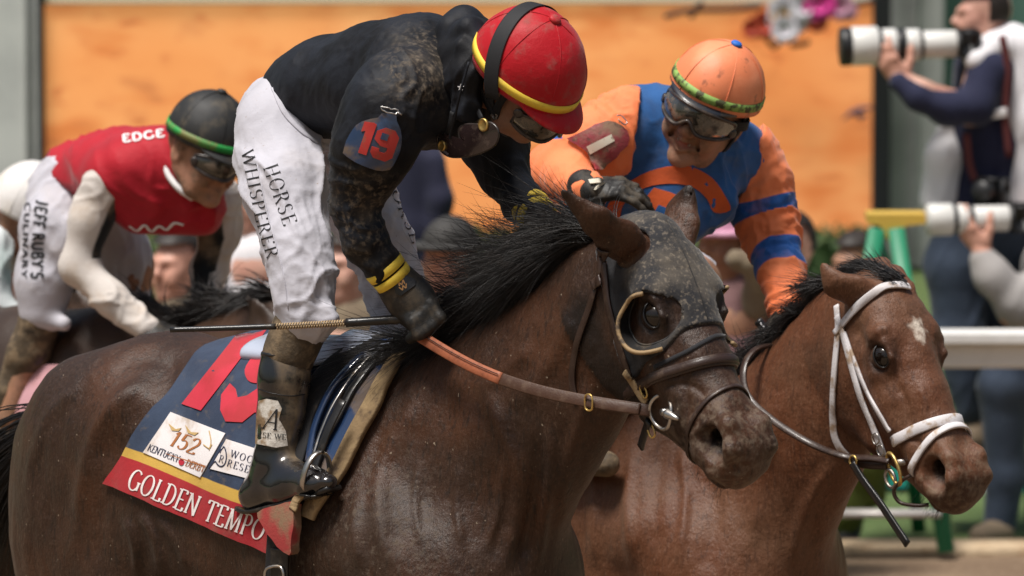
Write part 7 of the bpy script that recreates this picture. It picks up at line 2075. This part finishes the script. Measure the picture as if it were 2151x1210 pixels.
# seated photographer at the edge
FQ = BF(20.7)
p2 = thing('person', 'photographer in a grey sweater at the edge, supporting a white lens', 'photographer', FQ.P(2190, 1100, 0) * [1, 1, 0])
QH = hframe(FQ.P(2215, 440, 0), (-.97, -.15, .0), (0, 0, 1)); S_ = Solid(); head_solid(S_, QH)
C(S_, FQ, [(2225, 520, 0, 40), (2230, 600, 0, 76), (2220, 760, 0, 84)], .05); C(S_, FQ, [(2210, 580, .15, 40), (2130, 650, .2, 34), (2075, 560, .22, 26), (2055, 510, .2, 20)], .03); C(S_, FQ, [(2200, 785, .08, 44), (2112, 810, .1, 34), (2112, 1000, .08, 24), (2098, 1110, .08, 20)], .04)
V, F = mesh_solid(S_, VX); mk('body', V, F, MATS['skin_pink'], p2); hair_cap(QH, p2, MATS['hair_dark'])
limb([[(2225, 560, 0, 80), (2220, 760, 0, 92)], [(2210, 590, .15, 52), (2140, 640, .2, 46), (2085, 580, .22, 37), (2066, 545, .21, 30)]], FQ, 'sweater', MATS['grey_fleece'], p2)
limb([[(2200, 790, .08, 64), (2110, 810, .1, 54), (2112, 1000, .08, 40), (2100, 1100, .08, 36)]], FQ, 'trousers', MATS['denim'], p2); limb([[(2098, 1120, .1, 34), (2060, 1128, .2, 26)]], FQ, 'shoe', MATS['shoe_tan'], p2, fold=0)
S_ = Solid(); hand_solid(S_, hframe(FQ.P(2062, 520, .21), (-.62, .0, .78), (-.5, -.8, -.3)), (.25, .3, .35, .4), s=1.05); V, F = mesh_solid(S_, .006); mk('hand', V, F, MATS['skin_pink'], p2)
long_lens('camera', 'white lens held by the photographer in the grey sweater', FQ.P(1948, 462, .2), FQ.P(2118, 458, .16), 34 * K * 20.5, [(0, .30, 1.0, 'lens_grey'), (.30, .36, .92, 'camera_black'), (.36, .50, .92, 'lens_grey'), (.50, .56, .86, 'camera_black'), (.56, 1.0, .80, 'lens_grey')])
# man in a dark suit between the riders
FM = BF(22.0)
p3 = thing('person', 'man in a dark navy suit standing behind the rider in black', 'man', FM.P(880, 900, 0) * [1, 1, 0])
MH = hframe(FM.P(880, 210, 0), (-.3, -.95, 0), (0, 0, 1)); S_ = Solid(); head_solid(S_, MH)
C(S_, FM, [(880, 260, 0, 28), (880, 300, 0, 40)], .03); C(S_, FM, [(880, 340, 0, 54), (880, 560, 0, 50), (870, 700, .0, 42), (870, 1080, 0, 26)], .05)
V, F = mesh_solid(S_, VX); mk('body', V, F, MATS['skin_fair'], p3); hair_cap(MH, p3, MATS['hair_dark'])
limb([[(872, 330, 0, 60), (872, 480, 0, 58), (868, 640, 0, 54)], [(912, 340, .08, 26), (926, 420, .1, 24), (918, 560, .1, 22)]], FM, 'jacket', MATS['suit_navy'], p3)
limb([[(845, 640, 0, 36), (845, 1070, 0, 24)], [(895, 640, 0, 36), (895, 1070, 0, 24)]], FM, 'trousers', MATS['suit_navy'], p3)
# crouching people along the rail
def crouch(name_label, cat, D, hx, hy, hatm, skin, shirt, label_hat=None, face=(-.6, -.8, 0), brim=.06, torso_dx=10, hat=True, w=1.0):
    fr = BF(D); p = thing('person', name_label, cat, fr.P(hx, hy + 600, 0) * [1, 1, 0])
    h = hframe(fr.P(hx, hy, 0), face, (0, 0, 1)); S_ = Solid(); head_solid(S_, h)
    zc_ = fr.P(hx, hy, 0)[2]; s_ = 1 / (K * D)
    C(S_, fr, [(hx + 5, hy + .12 * s_, 0, .05 * s_), (hx + torso_dx, hy + .25 * s_, 0, .13 * s_), (hx + torso_dx, hy + .55 * s_, 0, .15 * s_)], .05); C(S_, fr, [(hx, hy + .6 * s_, .12, .09 * s_), (hx - 20, hy + .62 * s_, .4, .08 * s_), (hx - 20, hy + (zc_ - .06) * s_, .36, .05 * s_)], .05)
    V, F = mesh_solid(S_, VX); mk('body', V, F, MATS[skin], p)
    limb([[(hx + torso_dx, hy + .22 * s_, 0, .13 * s_ * w), (hx + torso_dx, hy + .5 * s_, 0, .17 * s_ * w)], [(hx - .17 * s_, hy + .24 * s_, .05, .06 * s_), (hx - .20 * s_, hy + .45 * s_, .16, .055 * s_)], [(hx + .19 * s_, hy + .24 * s_, .05, .06 * s_), (hx + .20 * s_, hy + .45 * s_, .16, .055 * s_)]], fr, 'jacket', MATS[shirt], p)
    limb([[(hx + torso_dx, hy + .55 * s_, 0, .16 * s_), (hx - 20, hy + .62 * s_, .36, .09 * s_), (hx - 20, hy + (zc_ - .08) * s_, .34, .06 * s_)]], fr, 'trousers', MATS['suit_navy'], p)
    if hat:
        V, F = dome(h, (.108, .092, .10), .02, R(92), 30, 10, .004, .035); hb = mk('hat', V, F, MATS[hatm], p)
        MB().lathe(h.w((.02, 0, .036)), h.z, [(-.004, .10), (-.012, .10 + brim), (.004, .104 + brim), (.012, .10)], 34).build('brim', MATS[hatm], hb)
    else:
        hair_cap(h, p, MATS['hair_dark'])
    return p, fr, h
crouch('crouching man in a dark brimmed cap behind the flying black mane', 'man', 19.0, 948, 535, 'cap_dark', 'skin_pink', 'khaki', brim=.05)
p5, f5, h5 = crouch('person in a pale hat with purple flowers behind the blue and orange rider', 'woman', 18.2, 1528, 508, 'petal_mauve', 'skin_tan', 'mauve_cloth', brim=.03, face=(-.7, -.7, 0))
hair_cap(h5, p5, MATS['hair_dark'], .014, .05)
mat('petal_purple', (.22, .01, .20), .6); mat('petal_lime', (.45, .50, .12), .6)
for i in range(9):
    c = f5.P(1530 + rg.uniform(-40, 30), 444 + rg.uniform(-22, 16), .06); V, F = [], []
    for j in range(6):
        a = j * 1.047 + rg.uniform(-.2, .2); u = np.array([math.cos(a), -.4, math.sin(a)]); w_ = np.array([-math.sin(a), 0, math.cos(a)]); n0 = len(V)
        for s_, wd in ((.02, .006), (.03, .016), (.05, .014), (.06, .004)): V += [c + u * s_ - w_ * wd, c + u * s_ + w_ * wd]
        F += [(n0 + 2 * k_, n0 + 2 * k_ + 1, n0 + 2 * k_ + 3, n0 + 2 * k_ + 2) for k_ in range(3)]
    mk('hat_flower', V, F, MATS['petal_purple' if i % 4 else 'petal_lime'], p5)
limb([[(1590, 640, .1, 36), (1600, 560, .16, 30), (1545, 545, .18, 22)]], f5, 'sleeve', MATS['khaki'], p5)
p6, f6, h6 = crouch('person in bright teal crouching behind the orange sleeve', 'person', 19.6, 1660, 520, 'cap_dark', 'skin_fair', 'teal_cloth', hat=False, w=.9)
crouch('crouching photographer with dark hair behind the white sleeve of the rider in red', 'photographer', 19.5, 372, 560, 'cap_dark', 'skin_pink', 'khaki', hat=False, w=1.1)
crouch('crouching person in grey behind the black-striped far sleeve', 'person', 20.5, 540, 420, 'cap_dark', 'skin_fair', 'vest_white', hat=False)
crouch('brown-clad person low down behind the white helmet', 'person', 19.0, 20, 560, 'cap_dark', 'skin_pink', 'khaki', hat=True)
crouch('person in a brown jacket behind the legs of the rider in black', 'person', 19.3, 735, 560, 'cap_dark', 'skin_fair', 'khaki', hat=False)
# person in olive by the white post
FO = BF(20.5)
p7 = thing('person', 'person in long olive green clothes and black shoe below the bay jaw', 'person', FO.P(1790, 1158, 0) * [1, 1, 0])
OH = hframe(FO.P(1800, 560, -.1), (-.7, -.7, 0), (0, 0, 1)); S_ = Solid(); head_solid(S_, OH); C(S_, FO, [(1800, 620, -.1, 30), (1800, 700, -.05, 60), (1800, 850, 0, 60), (1785, 1100, 0, 24)], .05)
V, F = mesh_solid(S_, VX); mk('body', V, F, MATS['skin_tan'], p7); hair_cap(OH, p7, MATS['hair_dark'])
limb([[(1800, 690, -.05, 66), (1795, 850, 0, 66), (1790, 960, .02, 66), (1778, 1060, .05, 42), (1775, 1100, .05, 34)], [(1840, 950, .06, 34), (1832, 1040, .06, 24)]], FO, 'coat', MATS['olive'], p7, fold=.014)
limb([[(1778, 1118, .05, 26), (1776, 1142, .08, 26), (1762, 1150, .14, 22)]], FO, 'shoe', MATS['camera_black'], p7, fold=0)
